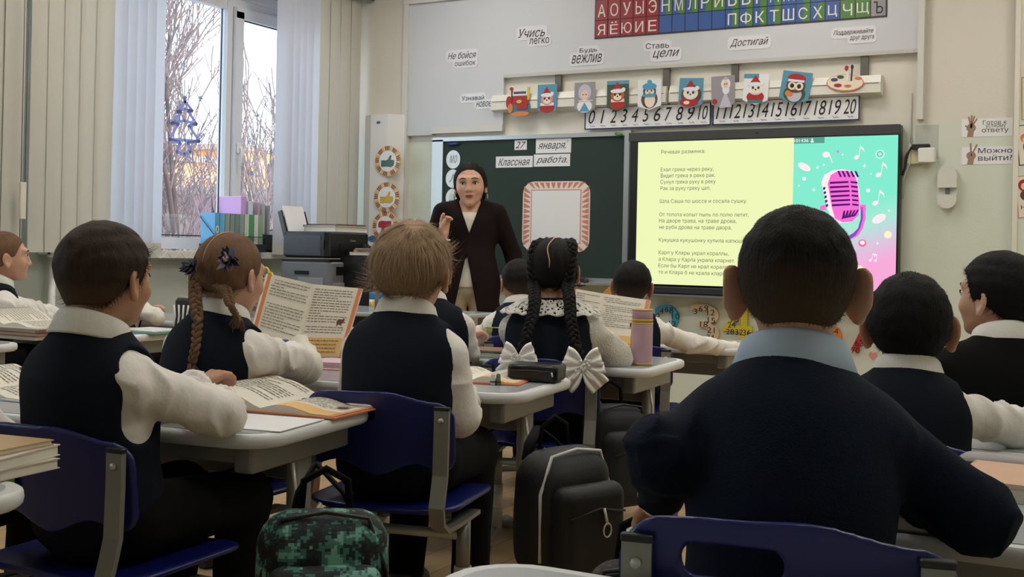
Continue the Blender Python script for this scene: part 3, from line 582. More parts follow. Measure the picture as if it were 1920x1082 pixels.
card(1195, 149, 1239, 206, 'winter card of a small bird in a light blue hat and scarf', 'snow', [('el', 0, -.3, .7, .6, 'brown'), ('el', .05, -.35, .45, .5, 'cream')]+[('el', 0, .25, .55, .35, 'brown'), ('el', .02, .2, .4, .22, 'cream'), ('el', 0, .55, .6, .24, 'blue'), ('el', 0, .86, .2, .12, 'blue'), ('box', 0, -.04, .55, .1, 'blue'), ('el', -.16, .26, .06, .06, 'dk'), ('el', .18, .26, .06, .06, 'dk'), ('tri', .02, .12, .1, .06, 'orange')])
card(1272, 146, 1317, 203, 'winter card of a hedgehog in a striped hat with red berries', 'sky', [('el', .05, -.1, .85, .65, 'brown'), ('el', -.1, -.6, .8, .3, 'red'), ('el', -.3, -.62, .25, .12, 'cream')]+hatface('cream', 'red', 'snow', y=.0), -.05)
card(1333, 142, 1377, 203, 'winter card of a girl in a pale fur coat in a snowy wood', 'grey', [('tri', .2, -.45, .55, .5, 'lil'), ('el', .25, .15, .3, .3, 'snow'), ('el', .25, .5, .4, .34, 'snow'), ('el', .25, .46, .22, .22, 'skin'), ('tri', .25, .85, .2, .12, 'lil'), ('el', -.7, -.55, .22, .16, 'red'), ('el', .16, .48, .04, .04, 'dk'), ('el', .34, .48, .04, .04, 'dk')], .03)
card(1393, 138, 1440, 196, 'winter card of a white cub in a red coat and fur-trimmed hat', 'snow', [('box', -.4, .85, .6, .15, 'sky'), ('el', 0, -.5, .7, .4, 'red'), ('box', 0, -.8, .6, .1, 'teal')]+hatface('snow', 'red', 'cream', y=.05), -.05)
card(1463, 134, 1519, 194, 'winter card of an owl in a red hat, tilted, rightmost of the animals', 'sky', [('el', 0, -.4, .75, .55, 'green'), ('el', 0, -.45, .5, .45, 'lil'), ('el', -.35, -.4, .28, .2, 'orange')]+[('el', 0, .12, .65, .45, 'brown'), ('el', -.24, .1, .28, .26, 'cream'), ('el', .24, .1, .28, .26, 'cream'), ('el', -.24, .1, .14, .14, 'dk'), ('el', .24, .1, .14, .14, 'dk'), ('tri', 0, -.08, .08, .08, 'orange'), ('el', 0, .6, .6, .26, 'red'), ('box', 0, .42, .55, .07, 'snow')], -.16)
card(1549, 124, 1624, 176, 'cut-out picture of a wooden paint palette with brushes at the right end of the rail', None, [('el', -.05, -.2, .95, .62, 'orange'), ('el', -.05, -.17, .9, .56, 'cream'), ('el', -.6, .02, .18, .13, 'navy'), ('el', -.3, .22, .18, .13, 'green'), ('el', -.4, -.38, .2, .13, 'red'), ('el', .1, -.42, .18, .1, 'orange'), ('el', .6, .15, .18, .1, 'orange'), ('box', .05, .4, .05, .5, 'snow'), ('box', .25, .45, .04, .5, 'brown'), ('el', -.02, .85, .1, .2, 'red'), ('el', .25, .95, .07, .16, 'dk')], -.06)
# ---------------------------------------------------------------- blackboard
ALU = M('aluminium', (186, 190, 192), .35, .7); CHALK = M('green_chalkboard', (38, 55, 48), .62, var=.14, vscale=2.5, spec=.35)
q = (WP(834, 400)[0], .846, WP(1173, 400)[0], 1.79)
bb_ = thing('chalkboard', 'dark green chalkboard with aluminium frame behind the teacher', 'board', ((q[0]+q[2])/2, D, q[1]))
slab('writing_surface', q, .0, .03, CHALK, bb_)
xo = WP(816, 300)[0]
for nm, bx in (('frame_side', (xo, q[1]-.06, q[0], q[3]+.012)), ('frame_side', (q[2], q[1]-.06, q[2]+.045, q[3]+.035)), ('frame_top', (xo, q[3], q[2], q[3]+.028)), ('frame_bottom', (xo, q[1]-.03, q[2], q[1]))): slab(nm, bx, 0, .045, ALU, bb_)
B().box2((xo, D-.11, q[1]-.045), (q[2]+.03, D, q[1]-.03)).out('chalk_ledge', ALU, bb_, True)
b = B().box2((xo+.004, D-.034, q[1]), (xo+.02, D-.028, q[3])); b.out('frame_groove', M('groove_dark', (70, 74, 74), .5), bb_, True)
def bcard(px, txt, label, shear=.35):
    bx = wb(*px, .03); e = thing('word_card', label, 'card', (bx[0], D-.03, bx[1]), group='handwritten word cards on the chalkboard')
    slab('card', bx, .03, .032, PAPER, e); dx, dz = (bx[2]-bx[0])*.07, (bx[3]-bx[1])*.16
    return e, (bx[0]+dx, bx[1]+dz, bx[2]-dx, bx[3]-dz)
for px, t_, lab in (((965, 263, 988, 281), '27', 'small white card with handwritten 27 at the top of the chalkboard'), ((1005, 260, 1071, 287), 'января́.', 'white card with handwritten января, topmost of the right pair'), ((930, 293, 999, 314), 'Классная', 'wide white card with handwritten Классная, leftmost of the lower pair'), ((1001, 289, 1069, 312), 'рабо́та.', 'white card with handwritten работа under the января card')):
    e, bx = bcard(px, t_, lab); text_fit(t_, bx, e, INK, D-.0328, 'lettering', .4, -.006)
# scalloped frame poster
e = thing('frame_poster', 'white sheet in a peach and white scalloped paper border on the chalkboard', 'poster', WP(1043, 470, .03)); bx = wb(980, 340, 1106, 472, .03); cx, cz = (bx[0]+bx[2])/2, (bx[1]+bx[3])/2; W2, H2 = (bx[2]-bx[0])/2, (bx[3]-bx[1])/2
poly('border_sheet', [(cx+x, cz+z) for x, z in rrect(2*W2, 2*H2, .085, 5)], .03, .032, M('border_cream', (232, 222, 214), .6), e)
iw, ih = W2*.72, H2*.74; PEACH = M('peach_paper', (206, 128, 108), .6)
for s_, n_ in ((0, 8), (1, 9)):
    for sg in (-1, 1):
        for i in range(n_+2):
            u = -1+2*(i+.5)/(n_+2)
            if s_ == 0: a = (cx+u*(W2-.03), cz+sg*(H2-.008)); t_ = (cx+u*iw, cz+sg*(ih+.015)); wv = (.017, 0)
            else: a = (cx+sg*(W2-.008), cz+u*(H2-.03)); t_ = (cx+sg*(iw+.015), cz+u*ih); wv = (0, .017)
            poly('border_wedge', [(a[0]-wv[0], a[1]-wv[1]), (a[0]+wv[0], a[1]+wv[1]), (t_[0]+wv[0]*.25, t_[1]+wv[1]*.25), (t_[0]-wv[0]*.25, t_[1]-wv[1]*.25)], .032, .0325, PEACH, e)
poly('inner_edge', [(cx-iw-.006, cz-ih-.006), (cx+iw+.006, cz-ih-.006), (cx+iw+.006, cz+ih+.006), (cx-iw-.006, cz+ih+.006)], .032, .0330, PEACH, e)
poly('blank_sheet', [(cx-iw, cz-ih), (cx+iw, cz-ih), (cx+iw, cz+ih), (cx-iw, cz+ih)], .032, .0338, PAPER, e)
# laminated circles and marker
for (px, py, s, lab) in ((850, 299, 'мо', 'laminated white circle with letters, uppermost of three on the board'), (849, 335, 'л', 'laminated white circle, middle of three beside the teacher'), (849, 371, 'ши', 'laminated white circle, lowest of three beside the teacher')):
    p = WP(px, py, .03); e = thing('letter_circle', lab, 'circle', (p[0], D-.03, p[2]-.06), group='laminated letter circles on the chalkboard')
    disc('disc', p[0], p[2], .058, .066, .03, .0325, M('laminate', (208, 216, 222), .12, coat=.5), e, 28); text_fit(s, (p[0]-.03, p[2]-.025, p[0]+.035, p[2]+.03), e, M('pencil_grey', (120, 126, 134), .6), D-.033, 'lettering', .4, -.008)
p = WP(850, 270, .05); e = thing('marker_magnet', 'blue marker lying at the top left corner of the chalkboard', 'marker', (p[0]-.05, D-.04, p[2]))
B().tube([(p[0]-.05, D-.045, p[2]), (p[0]+.03, D-.045, p[2])], .011, 8).out('barrel', M('marker_blue', (30, 56, 130), .4), e, True); B().tube([(p[0]+.03, D-.045, p[2]), (p[0]+.045, D-.045, p[2])], [.011, .006], 8).out('tip', INK, e, True)
p = WP(1161, 252, .06); tag(rebase(B().sphere(p, (.022, .015, .014), 8, 6).sphere(p+Vector((-.02, 0, .006)), (.014, .012, .012), 8, 6).out('board_magnet', M('magnet_green', (96, 140, 74), .5)), p), 'little green magnet on the top right corner of the chalkboard frame', 'magnet')
# things on the ledge right of the girl
p = WP(1090, 533, .08); b = B()
for i in range(14): b.sphere(p+Vector((random.uniform(-.06, .06), random.uniform(-.02, .02), random.uniform(0, .03))), .022, 7, 5)
tag(rebase(b.out('board_wiper', M('wiper_grey', (58, 56, 60), .9)), (p[0], D-.08, p[2]-.02)), 'dark fluffy board wiper on the chalk ledge', 'wiper')
p = WP(1150, 538, .1); tag(rebase(B().prism([(p[0]-.09, p[1], p[2]-.06), (p[0]+.02, p[1], p[2]-.06), (p[0]-.005, p[1], p[2]+.02)], (0, 0, 0), (0, -.012, 0)).out('set_square', M('set_square_wood', (206, 150, 74), .5)), (p[0], p[1], p[2]-.06)), 'yellow wooden set square leaning behind the front pupil', 'set square')
# ---------------------------------------------------------------- interactive screen
sx0, sx1, sz0, sz1 = WP(1187, 400)[0]+.0, WP(1691, 400)[0], .815, 1.80
S_ = thing('interactive_screen', 'large black interactive screen showing a yellow text slide', 'screen', ((sx0+sx1)/2, D, sz0)); BEZ = M('screen_bezel', (26, 27, 28), .35); BEZ2 = M('screen_bezel_top', (62, 63, 64), .45)
b = B().rbox(((sx0+sx1)/2, D-.05, (sz0+sz1)/2), (sx1-sx0, .09, sz1-sz0), .012); b.out('case', BEZ, S_, True)
slab('top_bar', (sx0+.001, sz1-.055, sx1-.001, sz1), .092, .099, BEZ2, S_); slab('camera_dot', ((sx0+sx1)/2-.012, sz1-.032, (sx0+sx1)/2+.012, sz1-.022), .099, .101, INK, S_)
DF = .098
lx0, lx1, lz0, lz1 = onY(1194, 400, D-DF)[0], onY(1681.3, 400, D-DF)[0], onY(1430, 539.5, D-DF)[2], onY(1430, 260.2, D-DF)[2]
def sp(x, y): p = onY(x, y, D-DF); return (p[0], p[2])
xm = sp(1486, 400)[0]
ES = .9
slab('slide_yellow', (lx0, lz0, xm, lz1), .09, DF, emis('slide_yellow', (238, 246, 184), ES), S_)
gm = bpy.data.materials.new('slide_gradient'); gm.use_nodes = True; nt = gm.node_tree; nt.nodes.clear(); o_ = nt.nodes.new('ShaderNodeOutputMaterial'); e_ = nt.nodes.new('ShaderNodeEmission'); rp = nt.nodes.new('ShaderNodeValToRGB'); g_ = nt.nodes.new('ShaderNodeTexCoord'); spx = nt.nodes.new('ShaderNodeSeparateXYZ')
nt.links.new(g_.outputs['Generated'], spx.inputs[0]); ml = nt.nodes.new('ShaderNodeMath'); ml.operation = 'MULTIPLY_ADD'; ml.inputs[1].default_value = -.22; nt.links.new(spx.outputs[0], ml.inputs[0]); nt.links.new(spx.outputs[2], ml.inputs[2]); nt.links.new(ml.outputs[0], rp.inputs[0]); nt.links.new(rp.outputs[0], e_.inputs[0]); e_.inputs[1].default_value = ES; nt.links.new(e_.outputs[0], o_.inputs[0])
rp.color_ramp.elements[0].position = .0; rp.color_ramp.elements[0].color = lin((246, 170, 216)); rp.color_ramp.elements[1].position = .42; rp.color_ramp.elements[1].color = lin((132, 236, 206))
for ps, cl in ((.04, (240, 178, 220)), (.17, (206, 206, 222)), (.28, (170, 232, 214))): el_ = rp.color_ramp.elements.new(ps); el_.color = lin(cl)
slab('slide_picture', (xm, lz0, lx1, lz1), .09, DF, gm, S_)
TXT = emis('slide_text', (104, 108, 86), .7)
lines = [('Речевая разминка:', 1240, 286, 1322), ('Ехал грека через реку,', 1239, 319, 1338), ('Видит грека в реке рак,', 1239, 330.5, 1341), ('Сунул грека руку в реку', 1238.5, 342, 1342), ('Рак за руку греку цап.', 1238.5, 354, 1332), ('Шла Саша по шоссе и сосала сушку.', 1237.5, 378, 1401), ('От топота копыт пыль по полю летит,', 1236.5, 402.5, 1404), ('На дворе трава, на траве дрова,', 1236, 414.5, 1381), ('не руби дрова на траве двора.', 1236, 426.5, 1372), ('Кукушка кукушонку купила капюшон.', 1235.5, 450.5, 1405), ('Карл у Клары украл кораллы,', 1235, 474, 1366), ('а Клара у Карла украла кларнет.', 1235, 486.5, 1378), ('Если бы Карл не крал кораллы,', 1234.5, 498.5, 1373), ('то и Клара б не крала кларнет.', 1234.5, 510.5, 1372)]
for t_, x0, yc, x1 in lines:
    a, c = sp(x0, yc), sp(x1, yc); h_ = .028*(1.12 if any(k in t_ for k in 'рдуц') else 1); text_fit(t_, (a[0], a[1]-h_/2, c[0], a[1]+h_/2), S_, TXT, D-DF-.0012, 'slide_line')
slab('status_bar', (xm, lz1-.036, sp(1546, 265)[0], lz1), DF, DF+.0008, emis('status_grey', (92, 160, 142), ES), S_)
WT = emis('slide_white', (252, 244, 240), 1.0); a, c = sp(1489, 266), sp(1516, 266); text_fit('101436', (a[0], lz1-.028, c[0], lz1-.009), S_, WT, D-DF-.0016, 'status_number', 0, .01)
p = sp(1523, 265); disc('status_icon', p[0], lz1-.013, .006, .006, DF+.0008, DF+.0016, WT, S_, 10); disc('status_icon', p[0], lz1-.026, .010, .006, DF+.0008, DF+.0016, WT, S_, 10)
# microphone drawing on the slide
PK = emis('slide_pink', (236, 110, 200), 1.0); PU = emis('slide_purple', (84, 22, 112), 1.); PK2 = emis('slide_pale', (248, 226, 232), 1.); LIL = emis('slide_violet', (120, 80, 180), 1.)
def spoly(pts, k, mat, name='drawing'): return poly(name, [sp(*p) for p in pts], DF+.0004, DF+.001+.0006*k, mat, S_)
spoly([(1540, 342), (1546, 328), (1560, 320), (1580, 317), (1598, 321), (1607, 332), (1612, 365), (1613, 395), (1606, 410), (1592, 417), (1574, 418), (1560, 410), (1552, 392), (1545, 365)], 0, PK2, 'microphone_body')
spoly([(1552, 345), (1558, 328), (1572, 320), (1590, 320), (1603, 328), (1608, 345), (1612, 380), (1610, 404), (1598, 415), (1580, 417), (1566, 410), (1560, 390)], 1, PK, 'microphone_body')
for i, (xa_, xb_) in enumerate(((1556, 1591), (1556, 1592), (1557, 1593), (1558, 1593), (1559, 1594), (1560, 1594))):
    y = 341+i*8.4; spoly([(xa_, y), (xb_, y-1.5), (xb_, y+2), (xa_, y+4)], 2, PU, 'grille_slot'); spoly([(xb_+4, y-1.5), (1608+i*.4, y), (1608+i*.4, y+3.4), (xb_+4, y+2)], 2, PU, 'grille_slot')
for i in range(5): spoly([(1570+i*8, 320.5), (1574+i*8, 321), (1579+i*8, 332), (1575+i*8, 332)], 2, PU, 'grille_slot'); spoly([(1582+i*6.5, 395-i*.5), (1585+i*6.5, 395-i*.5), (1584+i*5, 409-i), (1578+i*5, 411-i)], 2, PU, 'grille_slot')
for i in range(5): spoly([(1543+i*1.3, 352+i*8), (1547+i*1.3, 350+i*8), (1548+i*1.3, 354+i*8), (1544+i*1.3, 357+i*8)], 2, PU, 'grille_slot')
arc = [(1620, 388), (1620, 410), (1615, 428), (1606, 440), (1594, 447)]
for k_, off, mt in ((1, 0, PK), (2, 4, LIL)):
    o2 = [(x-off, y) for x, y in arc]; spoly([(x+3-(off and 1), y+(2 if i > 2 else 0)) for i, (x, y) in enumerate(o2)]+[(x-2, y-(3 if i > 2 else 0)) for i, (x, y) in list(enumerate(o2))[::-1]], k_, mt, 'microphone_bracket')
spoly([(1612, 384), (1623, 384), (1624, 394), (1612, 394)], 2, PK, 'microphone_bracket'); spoly([(1538, 386), (1548, 384), (1549, 394), (1538, 394)], 1, PK, 'microphone_bracket')
def note(x, y, s, k=0, two=False):
    p = sp(x, y); q = .0034*s; disc('note_head', p[0], p[1], 6*q*.55, 4.4*q*.6, DF+.0004, DF+.0012, PK2, S_, 12, .5)
    st = [(p[0]+2.4*q, p[1]), (p[0]+3.2*q, p[1]), (p[0]+5.4*q, p[1]+15*q), (p[0]+4.6*q, p[1]+15*q)]; poly('note_stem', st, DF+.0004, DF+.0012, PK2, S_)
    fl = [(p[0]+4.6*q, p[1]+15*q), (p[0]+9*q, p[1]+11*q), (p[0]+10*q, p[1]+6*q), (p[0]+8*q, p[1]+9.5*q), (p[0]+5*q, p[1]+11.5*q)] if not two else [(p[0]+4.6*q, p[1]+15*q), (p[0]+14*q, p[1]+13*q), (p[0]+14*q, p[1]+10.5*q), (p[0]+4.6*q, p[1]+12.5*q)]
    poly('note_flag', fl, DF+.0004, DF+.0012, PK2, S_)
    if two: poly('note_stem', [(p[0]+13.2*q, p[1]+12*q), (p[0]+14*q, p[1]+12*q), (p[0]+13*q, p[1]), (p[0]+12.2*q, p[1])], DF+.0004, DF+.0012, PK2, S_); disc('note_head', p[0]+11*q, p[1]-.5*q, 3*q, 2.4*q, DF+.0004, DF+.0012, PK2, S_, 12)
for a in ((1606, 295, 1), (1647, 328, 1.1), (1641, 381, 1.15)): note(a[0], a[1], a[2]*1.35)
note(1632, 488, .8, 0, True); p = sp(1549, 290); disc('note_head', p[0], p[1], .022, .018, DF+.0004, DF+.0012, PK2, S_, 12); poly('note_stem', [(p[0]+.016, p[1]), (p[0]+.022, p[1]), (p[0]+.04, p[1]-.05), (p[0]+.036, p[1]-.05)], DF+.0004, DF+.0012, PK2, S_)
for (x, y, rx, ry, ro, mt) in ((1508, 313, .042, .02, -.5, PK2), (1648, 410, .042, .024, .5, PK2), (1665, 440, .022, .022, 0, emis('slide_cream', (250, 232, 190), 1)), (1613, 503, .016, .016, 0, emis('slide_cream', (250, 232, 190), 1)), (1508, 335, .011, .011, 0, WT), (1628, 357, .011, .011, 0, WT), (1571, 284, .008, .008, 0, PK), (1617, 456, .024, .022, 0, emis('slide_rose', (236, 110, 150), 1)), (1617, 455, .014, .012, 0, WT), (1650, 289, .028, .028, 0, emis('slide_mint', (170, 244, 224), 1)), (1650, 289, .018, .018, 0, emis('slide_deep_mint', (90, 190, 165), 1)), (1650, 289, .012, .012, 0, PK2), (1498, 348, .005, .005, 0, WT), (1580, 290, .005, .005, 0, WT), (1533, 314, .008, .008, 0, PK2), (1633, 326, .004, .004, 0, WT), (1545, 309, .006, .006, 0, WT), (1640, 480, .004, .004, 0, WT), (1667, 395, .006, .006, 0, WT)):
    p = sp(x, y); disc('confetti', p[0], p[1], rx, ry, DF+.0004, DF+.0012+.0003*(rx < .02), mt, S_, 16, ro)
for (x, y, r_) in ((1621, 311, .016), (1526, 356, .016), (1645, 456, .012)):
    p = sp(x, y); poly('sparkle', [(p[0]+(r_ if i % 2 == 0 else r_*.2)*math.cos(i*PI/4), p[1]+(r_ if i % 2 == 0 else r_*.2)*math.sin(i*PI/4)) for i in range(8)], DF+.0004, DF+.0012, WT, S_)
# pen tray below the screen
t_ = thing('pen_tray', 'long dark tray and sound bar fixed under the interactive screen', 'tray', ((sx0+sx1)/2, D, sz0-.08)); B().rbox(((sx0+sx1)/2, D-.06, sz0-.028), (sx1-sx0-.10, .11, .045), .015).out('bar', M('tray_dark', (44, 46, 50), .4), t_, True); B().rbox(((sx0+sx1)/2, D-.075, sz0-.062), (sx1-sx0-.2, .13, .016), .006).out('shelf', M('tray_grey', (110, 112, 116), .4), t_, True)
# multiplication digits on the wall below
def digit(ch, px, col, nums, label):
    bx = wb(*px, .0); cx_, cz_ = (bx[0]+bx[2])/2, (bx[1]+bx[3])/2; e = thing('wall_digit', label, 'digit', (cx_, D, bx[1]), group='foam multiplication digits under the screen')
    me = text_mesh(ch, 0, .04); bm = bmesh.new(); bm.from_mesh(me); bpy.data.meshes.remove(me)
    for v in bm.verts: v.co.z = 0
    bmesh.ops.remove_doubles(bm, verts=bm.verts, dist=1e-5)
    r_ = bmesh.ops.extrude_face_region(bm, geom=bm.faces[:]); vv = [v for v in r_['geom'] if isinstance(v, bmesh.types.BMVert)]
    xs = [v.co.x for v in bm.verts]; zs = [v.co.y for v in bm.verts]; ax, bx_, az, bz = min(xs), max(xs), min(zs), max(zs)
    front = set(vv)
    for v in bm.verts: v.co = Vector((bx[0]+(v.co.x-ax)/(bx_-ax)*(bx[2]-bx[0]), D-(.028 if v in front else .0), bx[1]+(v.co.y-az)/(bz-az)*(bx[3]-bx[1])))
    bmesh.ops.recalc_face_normals(bm, faces=bm.faces[:]); m2 = bpy.data.meshes.new('digit'); bm.to_mesh(m2); bm.free(); link('digit_shape', m2, M('digit_'+ch, col, .5), e, True)
    for (s, x, y) in nums: p = onY(x, y, D-.028); text_fit(s, (p[0]-.0125*len(s), p[2]-.018, p[0]+.0125*len(s), p[2]+.018), e, INK, D-.0292, 'numeral', 0, .014)
digit('2', (1229, 572, 1280, 648), (72, 158, 190), [('2', 1234, 593), ('4', 1241, 583), ('6', 1250, 580), ('8', 1259, 582), ('10', 1267, 593), ('12', 1261, 607)], 'blue foam digit 2 with its multiples on the wall')
digit('3', (1295, 570, 1351, 647), (222, 196, 160), [('3', 1304, 584), ('6', 1314, 579), ('9', 1324, 578), ('12', 1333, 586), ('15', 1334, 601), ('18', 1320, 608), ('21', 1333, 619), ('24', 1332, 633), ('27', 1318, 640), ('30', 1305, 633)], 'beige foam digit 3 with its multiples on the wall')
digit('4', (1357, 568, 1412, 646), (222, 204, 50), [('8', 1387, 586), ('16', 1378, 599), ('24', 1372, 609), ('28', 1369, 622), ('32', 1386, 623), ('36', 1400, 624)], 'yellow foam digit 4 with its multiples beside the big boy')
digit('5', (1425, 570, 1480, 648), (120, 176, 90), [('5', 1440, 585), ('10', 1455, 580), ('25', 1455, 612), ('50', 1450, 640)], 'green foam digit 5 hidden behind the big boy head')
digit('6', (1535, 575, 1580, 655), (226, 128, 44), [('6', 1552, 590), ('54', 1564, 621), ('48', 1560, 636), ('42', 1549, 648)], 'orange foam digit 6 between two boys heads')
digit('7', (1592, 573, 1650, 662), (196, 44, 52), [('14', 1615, 592), ('21', 1632, 594), ('56', 1620, 634), ('63', 1611, 644), ('70', 1604, 657)], 'red foam digit 7 left of the small dark haired boy')
p = WP(1637, 667); e = thing('heart_sticker', 'tiny pink heart sticker under the red digit', 'sticker', (p[0], D, p[2]-.03)); poly('heart', [(p[0], p[2]-.03), (p[0]+.026, p[2]), (p[0]+.02, p[2]+.02), (p[0]+.006, p[2]+.022), (p[0], p[2]+.012), (p[0]-.006, p[2]+.022), (p[0]-.02, p[2]+.02), (p[0]-.026, p[2])], 0, .003, M('heart_pink', (222, 150, 150), .6), e)
# ---------------------------------------------------------------- right end of the wall
def sign(px, txts, label, col, fingers):
    bx = wb(*px); e = thing('wall_sign', label, 'sign', (bx[0], D, bx[1]), group='paper request signs'); slab('sheet', bx, 0, .002, PAPER, e)
    for s, pb in txts: text_fit(s, wb(*pb, .003), e, col, D-.0028, 'lettering', 0, .03)
    HG = M('printed_hand', (158, 128, 112), .7); x, z = onY(px[0]+18, (px[1]+px[3])/2, D)[0], (bx[1]+bx[3])/2; h_ = bx[3]-bx[1]
    poly('hand_wrist', [(x-.022, bx[1]), (x+.012, bx[1]), (x+.016, z-.1*h_), (x-.014, z-.1*h_)], .002, .0026, HG, e); disc('hand_palm', x, z, .026, .024, .002, .0027, HG, e, 14)
    for dx, dz in fingers: L = math.hypot(dx, dz); nx, nz = -dz/L*.0045, dx/L*.0045; poly('hand_finger', [(x+nx, z+nz), (x-nx, z-nz), (x+dx-nx, z+dz-nz), (x+dx, z+dz+.004), (x+dx+nx, z+dz+nz)], .002, .0029, HG, e)
sign((1803, 222, 1899, 256), [('Готов к', (1843, 225, 1888, 233)), ('устному', (1848, 233, 1886, 241)), ('ответу', (1841, 241, 1891, 250))], 'paper sign reading Готов к устному ответу with a raised hand', M('sign_grey_ink', (58, 60, 54), .7), ((-.032, .012), (-.014, .062), (.002, .07), (.016, .066), (.03, .05)))
sign((1803, 275, 1899, 308), [('Можно', (1834, 277, 1898, 287)), ('выйти?', (1834, 290, 1898, 301))], 'paper sign reading Можно выйти with a two finger hand', M('sign_blue_ink', (36, 44, 92), .7), ((-.004, .07), (.03, .062)))
slab('paint_patch', (WP(1716, 260)[0], 1.60, WP(1760, 260)[0], 1.80), 0, .0006, M('patch_paint', (190, 194, 184), .6)).name = 'trim_4'; struct(bpy.data.objects['trim_4'])
p = WP(1722, 293); e = thing('wall_socket', 'cream wall socket block with a white adapter and black plug', 'socket', (p[0], D, p[2]-.06))
B().rbox((p[0]-.0, D-.02, p[2]-.01), (.12, .04, .075), .008).out('socket_block', M('socket_cream', (206, 200, 160), .5), e, True); B().rbox((p[0]+.055, D-.05, p[2]), (.095, .05, .085), .012).out('adapter', WHITE, e, True); B().rbox((p[0]+.02, D-.045, p[2]+.05), (.10, .05, .03), .01).out('plug', INK, e, True)
b = B(); a = p+Vector((-.03, -.05, .05)); c = Vector((sx1+.005, D-.04, WP(1692, 330)[2])); b.tube([a, a.lerp(c, .35)+Vector((-.01, 0, .01)), a.lerp(c, .7)+Vector((0, 0, .0)), c], .007, 7); tag(rebase(b.out('power_cable', INK), c), 'black power cable from the socket to the screen', 'cable')
b = B(); c = Vector((sx1+.01, D-.03, WP(1692, 335)[2])); b.tube([a+Vector((-.01, 0, .02)), a.lerp(c, .5)+Vector((.015, 0, 0)), c, c+Vector((0, 0, -.12))], .004, 7); b.tube([a+Vector((-.01, .03, .02)), a+Vector((-.015, .04, .1)), a+Vector((-.012, .045, .32))], .004, 6); tag(rebase(b.out('white_cable', M('cable_grey', (190, 188, 180), .5)), c), 'thin white cable hanging from the socket beside the screen', 'cable')
p = WP(1778, 351); e = thing('motion_sensor', 'white rounded wall sensor with a window near its middle', 'sensor', (p[0], D, p[2]-.12)); SW = M('sensor_white', (214, 214, 204), .4)
hw, hh = .052, .125
def cap(z0, z1, top): return [(p[0]-hw, z0), (p[0]+hw, z0), (p[0]+hw, z1)] + [(p[0]+hw*math.cos(t*PI/10), z1+hw*math.sin(t*PI/10)) for t in range(1, 10)] + [(p[0]-hw, z1)] if top else [(p[0]-hw, z1), (p[0]-hw, z0)] + [(p[0]-hw*math.cos(t*PI/10), z0-hw*math.sin(t*PI/10)) for t in range(1, 10)] + [(p[0]+hw, z0), (p[0]+hw, z1)]
poly('back_plate', [(p[0]+x, p[2]+z) for x, z in rrect(2*hw, 2*hh, hw-.001, 8)], 0, .02, SW, e); poly('cover_top', cap(p[2]-.005, p[2]+hh-hw, 1), .02, .055, SW, e); poly('cover_bottom', cap(p[2]-hh+hw, p[2]-.045, 0), .02, .055, SW, e); slab('lens', (p[0]-.012, p[2]-.045, p[0]+.012, p[2]-.005), .02, .03, M('lens_grey', (120, 124, 118), .3), e)
xc = onY(1904, 200, D-.05)[0]
sbox('wall_column', (xc, D-.05, 0), (XR, D, ZC), WALLF); sbox('trim_5', (xc-.006, D-.056, 0), (xc+.02, D-.05, ZC), M('corner_bead', (228, 224, 210), .4))
def post(px, label, edge, figs, rot, lines=()):
    x, z = onY(px[0], px[1], D-.05)[0], onY(px[0], px[1], D-.05)[2]; e = thing('rule_poster', label, 'poster', (x, D-.05, z-px[3]), group='posters on the column'); c, s = math.cos(rot), math.sin(rot)
    def tr(u, v): return (x+u*c-v*s, z+u*s+v*c)
    poly('edge', [tr(0, 0), tr(px[2], 0), tr(px[2], -px[3]), tr(0, -px[3])], .05, .052, M('poster_edge_'+edge[0], edge[1], .6), e); poly('sheet', [tr(.005, -.005), tr(px[2]-.005, -.005), tr(px[2]-.005, -px[3]+.005), tr(.005, -px[3]+.005)], .052, .0528, M('poster_'+edge[0], edge[2], .5), e)
    for (u, v, a, d, col) in figs: poly('figure', [(lambda q: tr(*q))((u+a*math.cos(2*PI*k/14), v+d*math.sin(2*PI*k/14))) for k in range(14)], .0528, .0534+abs(u)*.001, CM[col], e)
    for s_, u, v, w2, h2 in lines: q = tr(u+w2/2, v); text_fit(s_, (q[0]-w2/2, q[1]-h2/2, q[0]+w2/2, q[1]+h2/2), e, INK, D-.0536, 'lettering', 0, .01, rot)
post((1915, 145, .25, .24), 'cream poster with olive edge, topmost on the column', ('olive', (150, 148, 90), (214, 206, 176)), (), .02)
post((1904, 236, .24, .225), 'white poster of a red haired child in green, tilted, on the column', ('dark', (60, 56, 50), (230, 222, 206)), ((.045, -.075, .026, .026, 'orange'), (.047, -.085, .018, .018, 'skin'), (.055, -.125, .026, .036, 'green'), (.06, -.18, .02, .028, 'brown')), .10, (('Вежливо', .03, -.205, .12, .02),))
post((1902, 331, .24, .235), 'cream poster with peach edge and a dark haired child, lowest on the column', ('peach', (206, 146, 110), (232, 222, 206)), ((.045, -.055, .03, .034, 'red'), (.047, -.06, .018, .02, 'skin'), (.05, -.11, .03, .03, 'brown'), (.05, -.15, .012, .012, 'dk')), .10, (('Не', .02, -.175, .05, .025), ('ломать', .03, -.205, .11, .018)))
